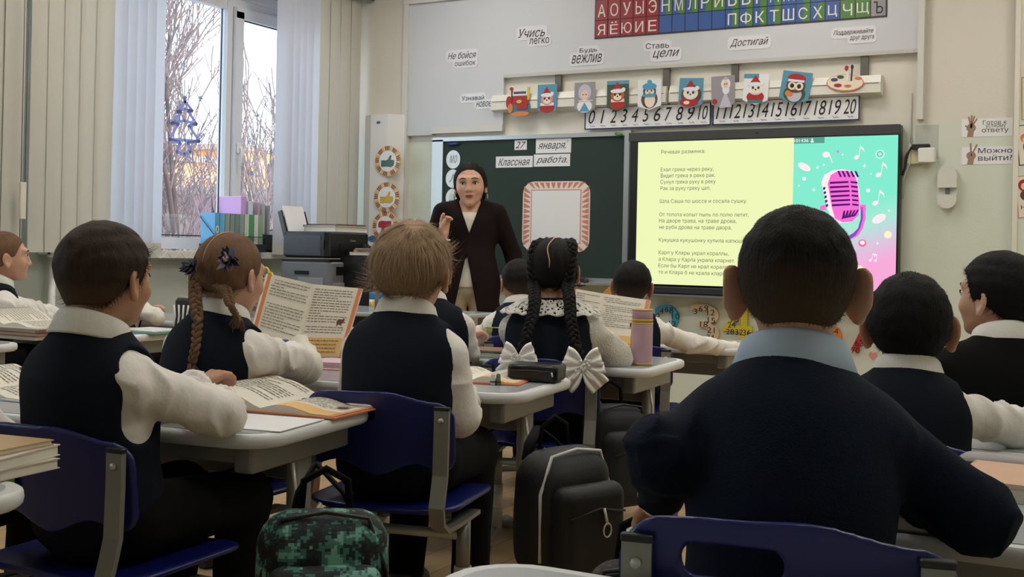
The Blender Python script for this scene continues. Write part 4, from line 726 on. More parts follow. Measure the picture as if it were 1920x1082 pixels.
# ---------------------------------------------------------------- air purifier with three badges
bx = wb(675, 217, 746, 480, .12); UWH = M('purifier_white', (226, 226, 224), .35); cxp = (bx[0]+bx[2])/2; w_ = bx[2]-bx[0]
e = thing('air_purifier', 'tall white wall-mounted air purifier carrying three round badges', 'purifier', (cxp, D, .93))
z0, z1 = .93, WP(712, 215, .12)[2]
pts = [(bx[0], D), (bx[0], D-.07), (bx[0]+.30*w_, D-.14), (bx[0]+.74*w_, D-.14), (bx[2], D-.05), (bx[2], D)]
b = B(); b.prism([(x, y, z0) for x, y in pts], (0, 0, 0), (0, 0, z1-z0)); b.out('housing', UWH, e, True)
xq = bx[0]+.5*w_
b = B(); b.prism([(xq+.018*math.cos(k*PI/8), D-.1405, z1-.06+.011*math.sin(k*PI/8)) for k in range(16)], (0, 0, 0), (0, -.001, 0)); b.out('logo_oval', M('logo_blue', (72, 104, 150), .5), e, True)
p = onY(700, 448, D-.14); b = B(); b.prism([(p[0]-.0+.05*math.cos(k*PI/10), D-.1405, p[2]+.025*math.sin(k*PI/10)) for k in range(20)], (0, 0, 0), (0, -.001, 0)); lo = b.out('logo_oval', M('logo_blue2', (52, 118, 168), .5), e, True); text_fit('дезар', (p[0]-.03, p[2]-.008, p[0]+.03, p[2]+.01), lo, M('logo_ink', (30, 60, 110), .5), D-.1422, 'lettering', .2)
B().box2((p[0]-.035, D-.143, p[2]-.075), (p[0]-.02, D-.14, p[2]-.05)).out('switch', INK, e, True)
THUMB = [(-.9, -.6), (-.35, -.6), (-.3, -.55), (.5, -.65), (.85, -.45), (.95, 0), (.9, .3), (.45, .35), (.55, .95), (.35, 1), (.05, .4), (-.3, .25), (-.35, .3), (-.9, .3)]
for (px, py, col, flip, lab) in ((727, 302, (64, 104, 90), 1, 'round striped badge with a green thumb up, highest on the purifier'), (725, 370, (204, 172, 44), 1, 'round striped badge with a yellow thumb up, middle of the purifier'), (722, 425, (166, 44, 58), -1, 'round striped badge with a red thumb down, lowest on the purifier')):
    yb = .150; p = onY(px, py, D-yb); e = thing('rating_badge', lab, 'badge', (p[0], D-yb, p[2]-.1), group='rating badges on the purifier'); R = .112
    b = B(); b.prism([(p[0]+R*math.cos(k*PI/20), D-yb+.008, p[2]+R*math.sin(k*PI/20)) for k in range(40)], (0, 0, 0), (0, -.008, 0)); b.out('badge_rim', M('badge_rim', (214, 188, 140), .5), e, True)
    cols = ((150, 84, 60), (232, 214, 176), (110, 70, 50), (222, 190, 120), (176, 60, 60))
    for k in range(44):
        a0 = 2*PI*(k+.15)/44; a1 = 2*PI*(k+.75)/44
        b = B(); b.prism([(p[0]+r_*math.cos(a), D-yb, p[2]+r_*math.sin(a)) for r_, a in ((.078, a0), (.108, a0), (.108, a1), (.078, a1))], (0, 0, 0), (0, -.0015, 0)); b.out('rim_stripe', M('stripe_%d' % (k*7 % 5), cols[k*7 % 5], .5), e, True)
    b = B(); b.prism([(p[0]+.076*math.cos(k*PI/16), D-yb, p[2]+.076*math.sin(k*PI/16)) for k in range(32)], (0, 0, 0), (0, -.002, 0)); b.out('badge_face', PAPER, e, True)
    b = B(); b.prism([(p[0]+.062*x*1.0, D-yb-.002, p[2]-.01*flip+.052*z*flip) for x, z in (THUMB if flip > 0 else [(-x, z) for x, z in THUMB])], (0, 0, 0), (0, -.002, 0)); b.out('thumb', M('thumb_%d' % px, col, .3), e, True)
# ================================================================ FURNITURE
DZ = .615                                   # desk top height
LAM = M('desk_laminate', (176, 182, 186), .22, var=.03, vscale=6, coat=.3); EDG = M('desk_edging', (222, 224, 224), .35); STEEL = M('desk_steel_paint', (150, 149, 142), .4, .25); STEELL = M('desk_steel_light', (196, 195, 188), .35, .2); BLK = M('black_plastic', (22, 22, 24), .45)
def desk_top_pts(w, d, r=.085, seg=5, k=1.0):
    return [(x*k, y*k) for x, y in rrect(w, d, r, seg)]
def make_desk(w, d):
    e = thing('school_desk', 'x', 'desk', group='two-seat school desks')
    P = rrect(w, d, .09, 6); n = len(P); V = []; prof = ((.985, .0), (1., -.004), (1.004, -.014), (1., -.024), (.98, -.030))
    for k, z in prof: V += [(x - (1-k)*math.copysign(.5*w if abs(x) > 1e-6 else 0, x) if False else x*(1-(1-k)*.6), y*(1-(1-k)), DZ+z) for x, y in P]
    L = len(prof); Fc = [(i*n+j, (i+1)*n+j, (i+1)*n+(j+1) % n, i*n+(j+1) % n) for i in range(L-1) for j in range(n)] + [tuple(range((L-1)*n, L*n))[::-1], tuple(range(n))]
    B().add(V, Fc[:-2], True).add(V[-n:], [tuple(range(n))[::-1]]).add(V[:n], [tuple(range(n))]).out('edging', EDG, e)
    Q = rrect(w-.05, d-.05, .07, 6); B().prism([(x, y, DZ) for x, y in Q], (0, 0, -.004), (0, 0, .0015)).out('tabletop', LAM, e)
    for sx in (-1, 1):
        x = sx*(w/2-.085)
        B().rbox((x, 0, DZ-.062), (.05, d-.10, .058), .01).out('side_beam', STEEL, e)
        lg = B().rbox((x, .02, .40), (.032, .075, .30), .012).out('leg', STEEL, e); B().rbox((x, .02, .165), (.024, .055, .25), .01).out('leg_lower', STEELL, lg); B().tube([(x-.017*sx, .02, .33), (x+.018*sx, .02, .33)], .007, 8).out('bolt', BLK, lg)
        B().tube([(x, -d/2+.03, .022), (x, -d/2+.06, .035), (x, d/2-.06, .035), (x, d/2-.03, .022)], [.018, .02, .02, .018], 8).out('foot', STEELL, e)
        for sy in (-1, 1): B().rbox((x, sy*(d/2-.04), .016), (.045, .06, .03), .012).out('foot_cap', BLK, e)
        hk = [(x+sx*.03, -.06, DZ-.09), (x+sx*.045, -.07, DZ-.15), (x+sx*.045, -.075, DZ-.19), (x+sx*.055, -.06, DZ-.215), (x+sx*.07, -.03, DZ-.21), (x+sx*.08, -.015, DZ-.185)]
        B().tube(hk, .005, 7).out('bag_hook', STEELL, e)
    B().rbox((0, -d/2+.075, DZ-.052), (w-.2, .03, .04), .006).out('apron', STEEL, e); B().rbox((0, .05, DZ-.10), (w-.2, .03, .10), .008).out('cross_beam', STEEL, e)
    return e
DW, DD = 1.14, .53
_desk0 = [None]
def place_desk(xr, yn, rot, label, w=DW):
    """xr, yn: near right corner of the top on the floor plan"""
    if _desk0[0] is None: e = _desk0[0] = make_desk(DW, DD)
    else: e = copy_tree(_desk0[0])
    a = math.radians(rot); c, s = math.cos(a), math.sin(a); ox, oy = -DW/2, DD/2
    e.location = (xr+ox*c-oy*s, yn+ox*s+oy*c, 0); e.rotation_euler = (0, 0, a); e['label'] = label
    return e
deskA1 = place_desk(-1.615, 1.88, 8, 'desk with an open orange-edged textbook in front of the left boy')
deskA2 = place_desk(-1.53, 2.84, 7, 'desk carrying the black zipped case, beyond the blue chair in the middle')
deskA3 = place_desk(-1.50, 3.72, 4, 'desk with the pink thermos in front of the girl with two dark braids')
deskA4 = place_desk(-1.52, 4.80, 2, 'frontmost desk of the middle column before the chalkboard')
deskB1 = place_desk(-3.86, 2.55, 0, 'window side desk with stacked notebooks at the left edge')
deskB2 = place_desk(-3.86, 3.45, 0, 'window side desk with teal folders behind the left boy')
deskB3 = place_desk(-3.84, 4.4, 0, 'front desk of the window side column, behind the girl with light braids')
deskC1 = place_desk(.62, 1.80, 2, 'desk in front of the big boy in the navy jumper')
deskC2 = place_desk(.70, 2.66, 2, 'desk in front of the small boy in a vest at right')
deskC3 = place_desk(.80, 3.50, 2, 'desk in front of the boy at the right edge of the picture')
deskC0 = place_desk(.39, .82, 1, 'empty white desk corner at the bottom of the picture')
deskA0 = place_desk(-1.545, .78, 4, 'desk corner with a book pile at the lower left edge')
# ---------------------------------------------------------------- chairs
NAVYP = M('chair_navy_plastic', (15, 24, 96), .34, var=.05, vscale=5, bump=.04, bscale=300); CHST = M('chair_steel', (142, 141, 134), .38, .35)
def back_sdf(p):
    x, y, z = p[:, 0], p[:, 1], p[:, 2]; y0 = -.195+.9*x*x*.6+(z-.6)*-.12
    u = x/.205; top = .705+.010*np.cos(x*15.5+.5)+.004*np.sin(x*31); bot = .505-.016*np.cos(x*31)+.01*u*u
    q = np.stack([np.abs(x)-.205, z-top, bot-z], 1)
    # rounded rectangle in 2-D
    cx = np.maximum(np.abs(x)-.150, 0); cz = np.maximum(np.maximum(z-(top-.055), (bot+.05)-z), 0); d2 = np.sqrt(cx*cx+cz*cz)-.055
    sl = np.sqrt(np.maximum(np.abs(x+.06)-.045, 0)**2+np.maximum(np.abs(z-.655)-.004, 0)**2)-.016
    d2 = np.maximum(d2, -sl); return smax(d2, np.abs(y-y0)-.0065, .008)
def seat_sdf(p):
    x, y, z = p[:, 0], p[:, 1], p[:, 2]; z0 = .392+.25*(x*x)*.9-.35*np.maximum(y-.12, 0)**2*2+.25*np.maximum(-y-.10, 0)**2
    cx = np.maximum(np.abs(x)-.12-.0*y, 0); cy = np.maximum(np.abs(y)-.11, 0); d2 = np.sqrt(cx*cx+cy*cy)-.085; return smax(d2, np.abs(z-z0)-.008, .008)
def make_chair():
    e = thing('school_chair', 'x', 'chair', group='blue school chairs')
    V, Q = nets(back_sdf, (-.23, -.24, .47), (.23, -.12, .74), .0052); bk = link('backrest', np_mesh('backrest', [(V, Q, 0)]), NAVYP, e)
    V, Q = nets(seat_sdf, (-.23, -.22, .36), (.23, .22, .43), .0075); link('seat', np_mesh('seat', [(V, Q, 0)]), NAVYP, e)
    o = B().box((-.09, -.2045, .585), (.026, .001, .028)).out('green_sticker', M('sticker_green', (120, 150, 56), .5), bk); o['label'] = 'small square green sticker'
    for sx in (-1, 1):
        x = sx*.178; pth = [(x, -.200, .672), (x, -.200, .60), (x, -.203, .50), (x, -.213, .46), (x, -.225, .42), (x, -.215, .375), (x, -.18, .352), (x, -.10, .348), (x, .06, .350)]
        V = []; hw, ht = .019, .006; pts = [Vector(p) for p in pth]
        for i, p in enumerate(pts):
            t = (pts[min(i+1, len(pts)-1)]-pts[max(i-1, 0)]).normalized(); nrm = Vector((1, 0, 0)).cross(t)
            V += [p+Vector((hw, 0, 0))*a+nrm*ht*b for a, b in ((-1, -1), (1, -1), (1, 1), (-1, 1))]
        Fc = [(i*4+j, i*4+(j+1) % 4, (i+1)*4+(j+1) % 4, (i+1)*4+j) for i in range(len(pts)-1) for j in range(4)]+[(3, 2, 1, 0), tuple(range(len(pts)*4-4, len(pts)*4))]
        sp_ = B().add(V, Fc).out('back_support', CHST, e); B().tube([(x, -.206, .645), (x, -.2095, .645)], .007, 10).out('screw', STEELL, sp_); B().rbox((x, -.2, .676), (.042, .016, .010), .004).out('support_cap', BLK, sp_)
        lg = B().tube([(x, -.02, .345), (x, -.02, .20)], .019, 12).out('leg', CHST, e); B().tube([(x, -.02, .215), (x, -.02, .05)], .0235, 12).out('leg_sleeve', STEELL, lg)
        for z in (.19, .13): B().tube([(x, -.045, z), (x, -.0415, z)], .007, 8).out('bolt', STEELL, lg)
        B().tube([(x, -.20, .022), (x, -.15, .04), (x, .15, .04), (x, .20, .022)], .018, 10).out('foot', CHST, e)
        for sy in (-1, 1): B().rbox((x, sy*.19, .013), (.042, .05, .025), .012).out('foot_cap', BLK, e)
    B().tube([(-.178, -.02, .30), (.178, -.02, .30)], .014, 10).out('cross_bar', STEELL, e); B().tube([(-.178, .0, .06), (.178, .0, .06)], .014, 10).out('floor_bar', CHST, e)
    return e
_ch0 = [None]
def place_chair(x, y, rot, label):
    if _ch0[0] is None: e = _ch0[0] = make_chair()
    else: e = copy_tree(_ch0[0])
    e.location = (x, y, 0); e.rotation_euler = (0, 0, math.radians(rot)); e['label'] = label; return e
# ================================================================ PEOPLE
SKIN = M('skin', (206, 160, 134), .5, var=.06, vscale=30, sss=.12); SKIN2 = M('skin_tan', (186, 138, 108), .5, var=.07, vscale=30, sss=.12)
SHIRT = M('white_shirt_cotton', (232, 228, 220), .8, bump=.55, bscale=24, sheen=.2); VEST = M('navy_vest_knit', (18, 23, 34), .85, var=.12, vscale=40, bump=.2, bscale=420, spec=.15); JUMP = M('navy_jumper', (14, 24, 40), .85, var=.12, vscale=30, bump=.25, bscale=380, spec=.15)
BLKF = M('black_cloth', (10, 10, 12), .85, bump=.15, bscale=200, spec=.15); BLUEC = M('pale_blue_collar', (172, 190, 210), .75); LIP = M('lips', (150, 78, 72), .45); EYEW = M('eye_white', (226, 222, 216), .25); IRIS = M('iris_dark', (38, 26, 20), .2); BROW = M('brow', (40, 30, 26), .8); SHOE = M('shoe_black', (20, 20, 22), .45); SOLE = M('shoe_sole', (190, 188, 180), .6)
def hairmat(name, rgb, side=None, zf=None):
    """hair; side: the clipped sides let the scalp show, blended below height zf (head frame)"""
    m = M(name, rgb, .62, var=.35, vscale=60, stretch=(1, 1, .25), bump=.25, bscale=260, spec=.12)
    if side:
        nt = m.node_tree; bs = nt.nodes['Principled BSDF']; src = bs.inputs['Base Color'].links[0].from_socket
        tc = nt.nodes.new('ShaderNodeTexCoord'); s = nt.nodes.new('ShaderNodeSeparateXYZ'); nt.links.new(tc.outputs['Object'], s.inputs[0])
        mr = nt.nodes.new('ShaderNodeMapRange'); mr.inputs[1].default_value = zf[0]; mr.inputs[2].default_value = zf[1]; nt.links.new(s.outputs[2], mr.inputs[0])
        mx = nt.nodes.new('ShaderNodeMix'); mx.data_type = 'RGBA'; mx.inputs[6].default_value = lin(side); nt.links.new(mr.outputs[0], mx.inputs[0]); nt.links.new(src, mx.inputs[7]); nt.links.new(mx.outputs[2], bs.inputs['Base Color'])
    return m
def rotm(yaw=0, pitch=0, roll=0):
    """head rotation in degrees: yaw left +, pitch up +, roll to the person's right +"""
    return np.array((Matrix.Rotation(math.radians(yaw), 3, 'Z') @ Matrix.Rotation(math.radians(pitch), 3, 'X') @ Matrix.Rotation(math.radians(roll), 3, 'Y')))
def ear_rot(sg, ear): return np.array(Matrix.Rotation(math.radians(sg*(24+90*(ear-1))), 3, 'Z') @ Matrix.Rotation(math.radians(12), 3, 'X'))
def cranium(p): return smin(el(p, (0, -.012, .022), (.0735, .090, .082)), el(p, (0, -.035, .0), (.066, .062, .07)), .03)
def head_sdf(p, ear=1., adult=0.):
    d = cranium(p)
    d = smin(d, el(p, (0, .030, -.022), (.060, .056, .070)), .03)
    d = smin(d, el(p, (0, .042, -.066-.006*adult), (.040-.004*adult, .038, .034)), .03)         # jaw and chin
    d = smin(d, el(p, (0, .070, -.088-.008*adult), (.016, .016, .014)), .02)
    for sg in (-1, 1):
        d = smin(d, el(p, (sg*.034, .060, -.028), (.024, .022, .022)), .02)         # cheeks
        d = smin(d, rc(p, (sg*.012, .082, .024), (sg*.045, .066, .026), .009, .009), .018)     # brow ridge
        d = smax(d, -el(p, (sg*.031, .089, .003), (.016, .012, .0085)), .012)       # eye sockets
    d = smin(d, rc(p, (0, .083, .010), (0, .097, -.026), .007, .0095), .014); d = smin(d, el(p, (0, .096, -.031), (.013, .010, .008)), .008)
    for sg in (-1, 1): d = smin(d, el(p, (sg*.012, .088, -.034), (.007, .008, .0065)), .006)
    d = smin(d, el(p, (0, .080, -.056), (.022, .012, .011)), .012)                  # mouth mound
    for k, sg in enumerate((1, -1)):
        c = np.array((sg*(.081+.028*(ear-1)), -.006, -.014)); R = ear_rot(sg, ear)
        e = el(p, c, (.0075, .020*ear, .032*ear), R); e = smax(e, -el(p, c+np.array((sg*.006, .004, .002)), (.006, .012*ear, .021*ear), R), .004)
        e = smin(e, el(p, c+np.array((sg*.0, .002, -.027*ear)), (.007, .009, .009)), .008)
        d = smin(d, e, .008)
    d = smin(d, rc(p, (0, -.028, -.045), (0, -.045, -.150), .047+.003*adult, .050+.003*adult), .03)
    return d
def ribbons(V, Q, n, crown, L, lift, wd, seed, curl=.2, zmin=-1., comb=None, gr=1.):
    """hair strands: narrow blades rooted on the hair surface, lying away from the crown"""
    r = np.random.default_rng(seed); P = V[Q]; c = P.mean(1); a = np.cross(P[:, 2]-P[:, 0], P[:, 3]-P[:, 1]); nr = a/np.maximum(np.linalg.norm(a, axis=1), 1e-12)[:, None]
    ok = np.where(c[:, 2] > zmin)[0]; f = r.choice(ok, n); uv = r.random((n, 2)); q = P[f]
    p = (q[:, 0]*(1-uv[:, :1])+q[:, 1]*uv[:, :1])*(1-uv[:, 1:])+(q[:, 3]*(1-uv[:, :1])+q[:, 2]*uv[:, :1])*uv[:, 1:]; N = nr[f]
    d = p-np.array(crown); d = d if comb is None else d*.3/np.maximum(np.linalg.norm(d, axis=1), 1e-6)[:, None]+np.array(comb)
    d = d+r.normal(0, curl, (n, 3))*np.linalg.norm(d, axis=1)[:, None]; d[:, 2] -= .15*np.linalg.norm(d, axis=1)*gr
    d -= (d*N).sum(1)[:, None]*N; d /= np.maximum(np.linalg.norm(d, axis=1), 1e-9)[:, None]
    s = np.cross(d, N); le = L*(.6+.8*r.random(n))[:, None]; K = 4; out = []
    g = np.array((0, 0, -1.))
    for k in range(K):
        t = k/(K-1); pt = p+d*le*t+N*(lift*np.sin(min(t*1.6, 1.)*PI*.5)-.002)[..., None] if False else p+d*le*t+N*(lift*math.sin(min(t*1.7, 1.)*PI/2)-.0025)-N*le*t*t*.9*le/.16
        w_ = wd*(1-.75*t); out += [pt-s*w_/2, pt+s*w_/2]
    W = np.stack(out, 1).reshape(-1, 3); b = (np.arange(n)*2*K)[:, None]
    Qs = np.concatenate([b+np.array([2*k, 2*k+1, 2*k+3, 2*k+2]) for k in range(K-1)])
    return W, Qs
def hair_short(top=.012, side=.003, line=None, z_fade=(-.04, .05), noise=.0015, n=2600, L=.022, lift=.004, crown=(0, -.06, .085), seed=1, h=.0055, curl=.25, wd=.0013, comb=None, front=0.):
    line = line or ([-.12, -.085, -.05, -.022, .006, .026, .040, .060, .085, .12], [-.062, -.070, -.052, -.026, -.012, -.014, .040, .056, .064, .07])
    def f(p):
        t = np.clip((p[:, 2]-z_fade[0])/(z_fade[1]-z_fade[0]), 0, 1); t = t*t*(3-2*t); d = cranium(p)
        d = smin(d, el(p, (0, -.02, -.045), (.058, .055, .04)), .02)
        d = d-(side+(top-side)*t)+noise*wob(p, 130, 1.)*t-front*np.clip((p[:, 1]-.02)/.06, 0, 1)*t
        zl = np.interp(p[:, 1], *line)+.004*np.sin(p[:, 0]*90); return smax(d, zl-p[:, 2], .006)
    V, Q = nets(f, (-.11, -.13, -.09), (.11, .115, .14), h)
    W, R = ribbons(V, Q, n, crown, L, lift, wd, seed, curl, comb=comb) if n else (V[:0], Q[:0])
    return [(V, Q, 0), (W, R, 0)] if n else [(V, Q, 0)]
def hair_girl(vol=.009, n=1500, seed=2, crown=(0, .03, .1), h=.0055, low=-.062):
    line = ([-.12, -.085, -.05, -.022, .0, .03, .045, .060, .085, .12], [low, low, low+.012, -.04, -.01, .004, .040, .058, .066, .07])
    def f(p):
        d = cranium(p); d = smin(d, el(p, (0, -.03, -.04), (.062, .058, .045)), .02)-vol+(vol-.002)*np.clip((p[:, 1]-.02)/.05, 0, 1)+.0012*np.sin(p[:, 0]*260+p[:, 2]*60)
        d = d+.004*np.exp(-(p[:, 0]/.004)**2)*(p[:, 1] < .05)                       # parting groove
        return smax(d, np.interp(p[:, 1], *line)-p[:, 2], .006)
    V, Q = nets(f, (-.11, -.13, -.10), (.11, .115, .14), h); W, R = ribbons(V, Q, n, crown, .045, .0015, .0012, seed, .08)
    return [(V, Q, 0), (W, R, 0)]
def braid_mesh(path, r0, r1, turns, sub=10):
    P = [Vector(p) for p in path]; L = [0]
    for a, c in zip(P, P[1:]): L.append(L[-1]+(c-a).length)
    b = B(); N = int(turns*sub)
    def at(s):
        s *= L[-1]
        for i in range(len(P)-1):
            if s <= L[i+1] or i == len(P)-2:
                t = (s-L[i])/max(L[i+1]-L[i], 1e-6); return P[i].lerp(P[i+1], t), (P[i+1]-P[i]).normalized()
    for k in range(3):
        pts, rr = [], []
        for j in range(N+1):
            s = j/N; c, t = at(s); x, y = frame(t); a = 2*PI*turns*s/1.0+k*2*PI/3; r_ = r0+(r1-r0)*s
            pts.append(c+x*math.sin(a)*r_*.95+y*math.sin(2*a)*r_*.42); rr.append(r_*.62)
        b.tube(pts, rr, 7)
    return b
def hand_parts(w, f, n, sc=1., curl=.5, spread=.0, pinch=0., mir=1):
    f = np.array(f, float); f /= np.linalg.norm(f); n = np.array(n, float); n -= f*(n @ f); n /= np.linalg.norm(n); s = np.cross(f, n)*mir; w = np.array(w, float); out = []
    offs = (-.0235, -.0075, .0085, .0235); lens = (.046, .058, .062, .056)
    out.append((w-f*.03*sc, w+f*.012*sc, .018*sc, .019*sc))
    for i, (o, l) in enumerate(zip(offs, lens)):
        k = w+(f*.066+s*o-n*.0)*sc; out.append((w+(f*.01+s*o*.6)*sc, k, .0125*sc, .0108*sc))
        a = curl*(1 if pinch == 0 or i < 3 else .45); p = k; ang = a*.7
        for seg in (.45, .33, .25):
            d = f*math.cos(ang)+n*math.sin(ang)+s*spread*(i-1.5)*.25; q = p+d*l*seg*sc*1.05; out.append((p, q, .0094*sc, .0084*sc)); p = q; ang += a
    t0 = w+(f*.018+s*.020+n*.006)*sc; t1 = t0+(f*.026+s*.018+n*.014)*sc; t2 = t1+(f*.028+s*(.004-.012*pinch)+n*.012)*sc; t3 = t2+(f*.018-s*.006+n*.006)*sc
    out += [(t0, t1, .0125*sc, .0108*sc), (t1, t2, .0105*sc, .0092*sc), (t2, t3, .009*sc, .008*sc)]
    return out
def hand_mesh(parts, h=.0034):
    A = np.array([p[0] for p in parts]+[p[1] for p in parts])
    def f(p):
        d = None
        for a, c, r1, r2 in parts: e = rc(p, a, c, r1, r2); d = e if d is None else smin(d, e, .005)
        return d
    return nets(f, A.min(0)-.022, A.max(0)+.022, h)
def ik(S, W, l1, l2, pole):
    S, W, pole = (np.array(v, float) for v in (S, W, pole)); v = W-S; d = min(np.linalg.norm(v), (l1+l2)*.985); u = v/np.linalg.norm(v); a = (l1*l1-l2*l2+d*d)/(2*d); hgt = math.sqrt(max(l1*l1-a*a, 0)); pole = pole-u*(pole @ u); pole /= np.linalg.norm(pole)
    return S+u*a+pole*hgt
def collar_mesh(c, s, mat_tilt, rr=.058, hgt=1., gap=40):
    prof = ((.052, -.022), (.0545, .024*hgt), (.0575, .0285*hgt), (.0615, .024*hgt), (.0735, -.012), (.0715, -.017), (.060, .008)); k = rr/.058; n = 40; V = []
    for i in range(n+1):
        th = math.radians(-180+gap+(360-2*gap)*i/n); fr = (1-math.cos(th))/2          # 0 at the back, 1 at the front
        for r_, z in prof:
            zz = z*(1-.25*fr)-.020*fr-(.016*fr**3 if z < 0 else 0); R = (r_*k+.006*fr)*s
            V.append(mat_tilt @ Vector((R*1.06*math.sin(th), -R*.98*math.cos(th), zz*s)) + Vector(c))
    m = len(prof); Fc = [(i*m+j, (i+1)*m+j, (i+1)*m+(j+1) % m, i*m+(j+1) % m) for i in range(n) for j in range(m)]+[tuple(range(m)), tuple(range(n*m, n*m+m))[::-1]]
    b = B().add(V, Fc, True); return b
class Kid: pass
def kid(label, px, py, depth, yaw, head=(0, 0, 0), hs=1., Z0=.385, top='vest', skin=SKIN, hair=None, hmat=None, armR=None, armL=None, lean=1., wide=1., ear=1., shirt=SHIRT, vest=VEST, collar=SHIRT, girl=False, res=1., sleeve=1., handcurl=.6, wr=1., face=True, gap=40, hands=True):
    K = Kid(); hw = dep(px, py, depth); s = (hw[2]-Z0)/(.555+.117*hs); s_h = s*hs;   # py is the top of the head
    hw[2] = Z0+.555*s; ya = math.radians(yaw); c, sn = math.cos(ya), math.sin(ya)
    hy = (.045+.07*lean)*s; K.Z0 = Z0; loc = np.array((hw[0]+hy*sn, hw[1]-hy*c, 0.)); K.s = s; K.loc = loc; K.yaw = yaw
    def loc_(w_): d = np.array(w_, float)-loc; return np.array((d[0]*c+d[1]*sn, -d[0]*sn+d[1]*c, d[2]))
    K.tolocal = loc_; Z = lambda v: Z0+v*s
    pel = (0, 0, Z(.085)); bel = (0, .015*s*lean, Z(.20)); che = (0, .045*s*lean, Z(.31)); shz = Z(.375); shy = .065*s*lean; nb = np.array((0, hy-.043*s, Z(.43))); H = np.array((0, hy, Z(.555)))
    sw = .108*s*wide
    S = {1: np.array((.122*s*wide, shy, Z(.345))), -1: np.array((-.122*s*wide, shy, Z(.345)))}
    arms = {}
    for sg, a in ((1, armR), (-1, armL)):
        if a is None: wr_ = np.array((sg*.07*s, .34*s, DZ+.045)); e_ = ik(S[sg], wr_, .205*s, .19*s, (sg*.8, -.1, -.6))
        elif len(a) == 1: wr_ = loc_(a[0]); e_ = ik(S[sg], wr_, .205*s, .19*s, (sg*.8, -.1, -.6))
        else: e_, wr_ = loc_(a[0]), loc_(a[1])
        arms[sg] = (S[sg], e_, wr_)
    def torso(p, f):
        d = smin(el(p, (0, .012*s, pel[2]), (.145*s*wide+f, .093*s+f, .105*s+f)), el(p, bel, (.125*s*wide+f, .100*s+f, .14*s+f)), .06*s)
        d = smin(d, el(p, che, (.138*s*wide+f, .102*s+f, .135*s+f)), .06*s)
        d = smin(d, rc(p, (-sw*.85, shy, Z(.358)), (sw*.85, shy, Z(.358)), .046*s+f, .046*s+f), .05*s)
        d = smin(d, rc(p, (0, shy, Z(.40)), (0, shy, Z(.36)), .05*s+f, .08*s+f), .05*s)
        return smin(d, rc(p, (0, (shy+nb[1])/2, Z(.39)), nb, .060*s+f*.4, .050*s+f*.3), .05*s)
    def sleeves(p, f, which=(1, -1), wrk=1.):
        d = None
        for sg in which:
            a, e_, w_ = arms[sg]; ph = 3.*sg+px*.01
            d1 = rc(p, a, e_, (.052*sleeve)*s+f, (.0465*sleeve)*s+f); d2 = rc(p, e_, e_+(w_-e_)*.97, (.0465*sleeve)*s+f, (.033*sleeve)*s+f); q = smin(d1, d2, .02)
            ax = (e_-a)/np.linalg.norm(e_-a); ax2 = (w_-e_)/max(np.linalg.norm(w_-e_), 1e-6)
            t1 = (p-a) @ ax.astype(np.float32); t2 = (p-e_) @ ax2.astype(np.float32); nn = wob(p, 26, ph)
            sd = np.cross(ax, (0, 0, 1.)).astype(np.float32); l1 = p @ sd*55+p[:, 2]*30; cr = np.where(d1 < d2, t1*34+l1*.45+nn*2.4, t2*32-l1*.5+nn*2.6+1.)
            ridge = (1-np.abs(np.sin(cr)))**1.5; msk = np.clip(.55+.75*wob(p, 15, ph+2), 0, 1); q = q-.015*wrk*wr*(ridge*msk-.22)-.0035*wrk*wr*wob(p, 34, ph)
            d = q if d is None else np.minimum(d, q)
        return d
    zcut = Z(-.01)
    # ---- body: one skin mesh (head, neck, trunk, arms, legs, hands)
    R = rotm(*head); V, Q = nets(lambda p: head_sdf(p, ear), (-.105, -.125, -.165), (.105, .125, .125), .0046*res)
    V = V*s_h; parts = [(V @ R.T+H, Q, 0)]
    hips = {g: np.array((g*.075*s, .02*s, Z(.065))) for g in (1, -1)}; kn = {g: np.array((g*.09*s, .36*s, Z(.055))) for g in (1, -1)}; an = {g: np.array((g*.095*s, .33*s, .085)) for g in (1, -1)}
    def core(p):
        d = torso(p, -.02)
        for g in (1, -1):
            for a, e_, w_ in (arms[g],): d = smin(d, rc(p, a, e_, .034*s, .03*s), .02); d = smin(d, rc(p, e_, w_, .03*s, .022*s), .015)
            d = smin(d, rc(p, hips[g], kn[g], .055*s, .045*s), .02); d = smin(d, rc(p, kn[g], an[g], .042*s, .03*s), .02); d = smin(d, rc(p, an[g], an[g]+np.array((0, .1*s, -.045)), .03*s, .022*s), .01)
        return smin(d, rc(p, nb, H+np.array((0, -.03, -.06)) @ np.eye(3), .043*s, .043*s), .02)
    allp = np.array([pel, nb, *[q for g in (1, -1) for q in (*arms[g], kn[g], an[g])]]); lo, hi = allp.min(0)-.16*s, allp.max(0)+.16*s; lo[2] = 0
    parts.append((*nets(core, lo, hi, .016), 0))
    if hands:
        for g in (1, -1):
            a, e_, w_ = arms[g]; f = w_-e_; f = f/np.linalg.norm(f); n_ = np.array((0, .15, -1.)); parts.append((*hand_mesh(hand_parts(w_+f*.018, f, n_, .86*s, handcurl, mir=-g)), 0))
    me = np_mesh('person', parts); me.materials.append(skin); o = bpy.data.objects.new('person', me); COL.objects.link(o); o.location = tuple(loc); o.rotation_euler = (0, 0, ya); tag(o, label, 'person', 'pupils and teacher'); K.o = o
    def child(name, me_, mat): return link(name, me_, mat, o)
    K.child = child
    # ---- clothes
    wlo = np.array((-.24*s, -.17*s, zcut)); whi = np.array((.24*s, .24*s, Z(.47)))
    ap = np.array([q for g in (1, -1) for q in arms[g]]); slo = np.minimum(wlo+np.array((.02, 0, 0)), ap.min(0)-.095*s); shi = np.maximum(whi-np.array((.02, 0, 0)), ap.max(0)+.095*s)
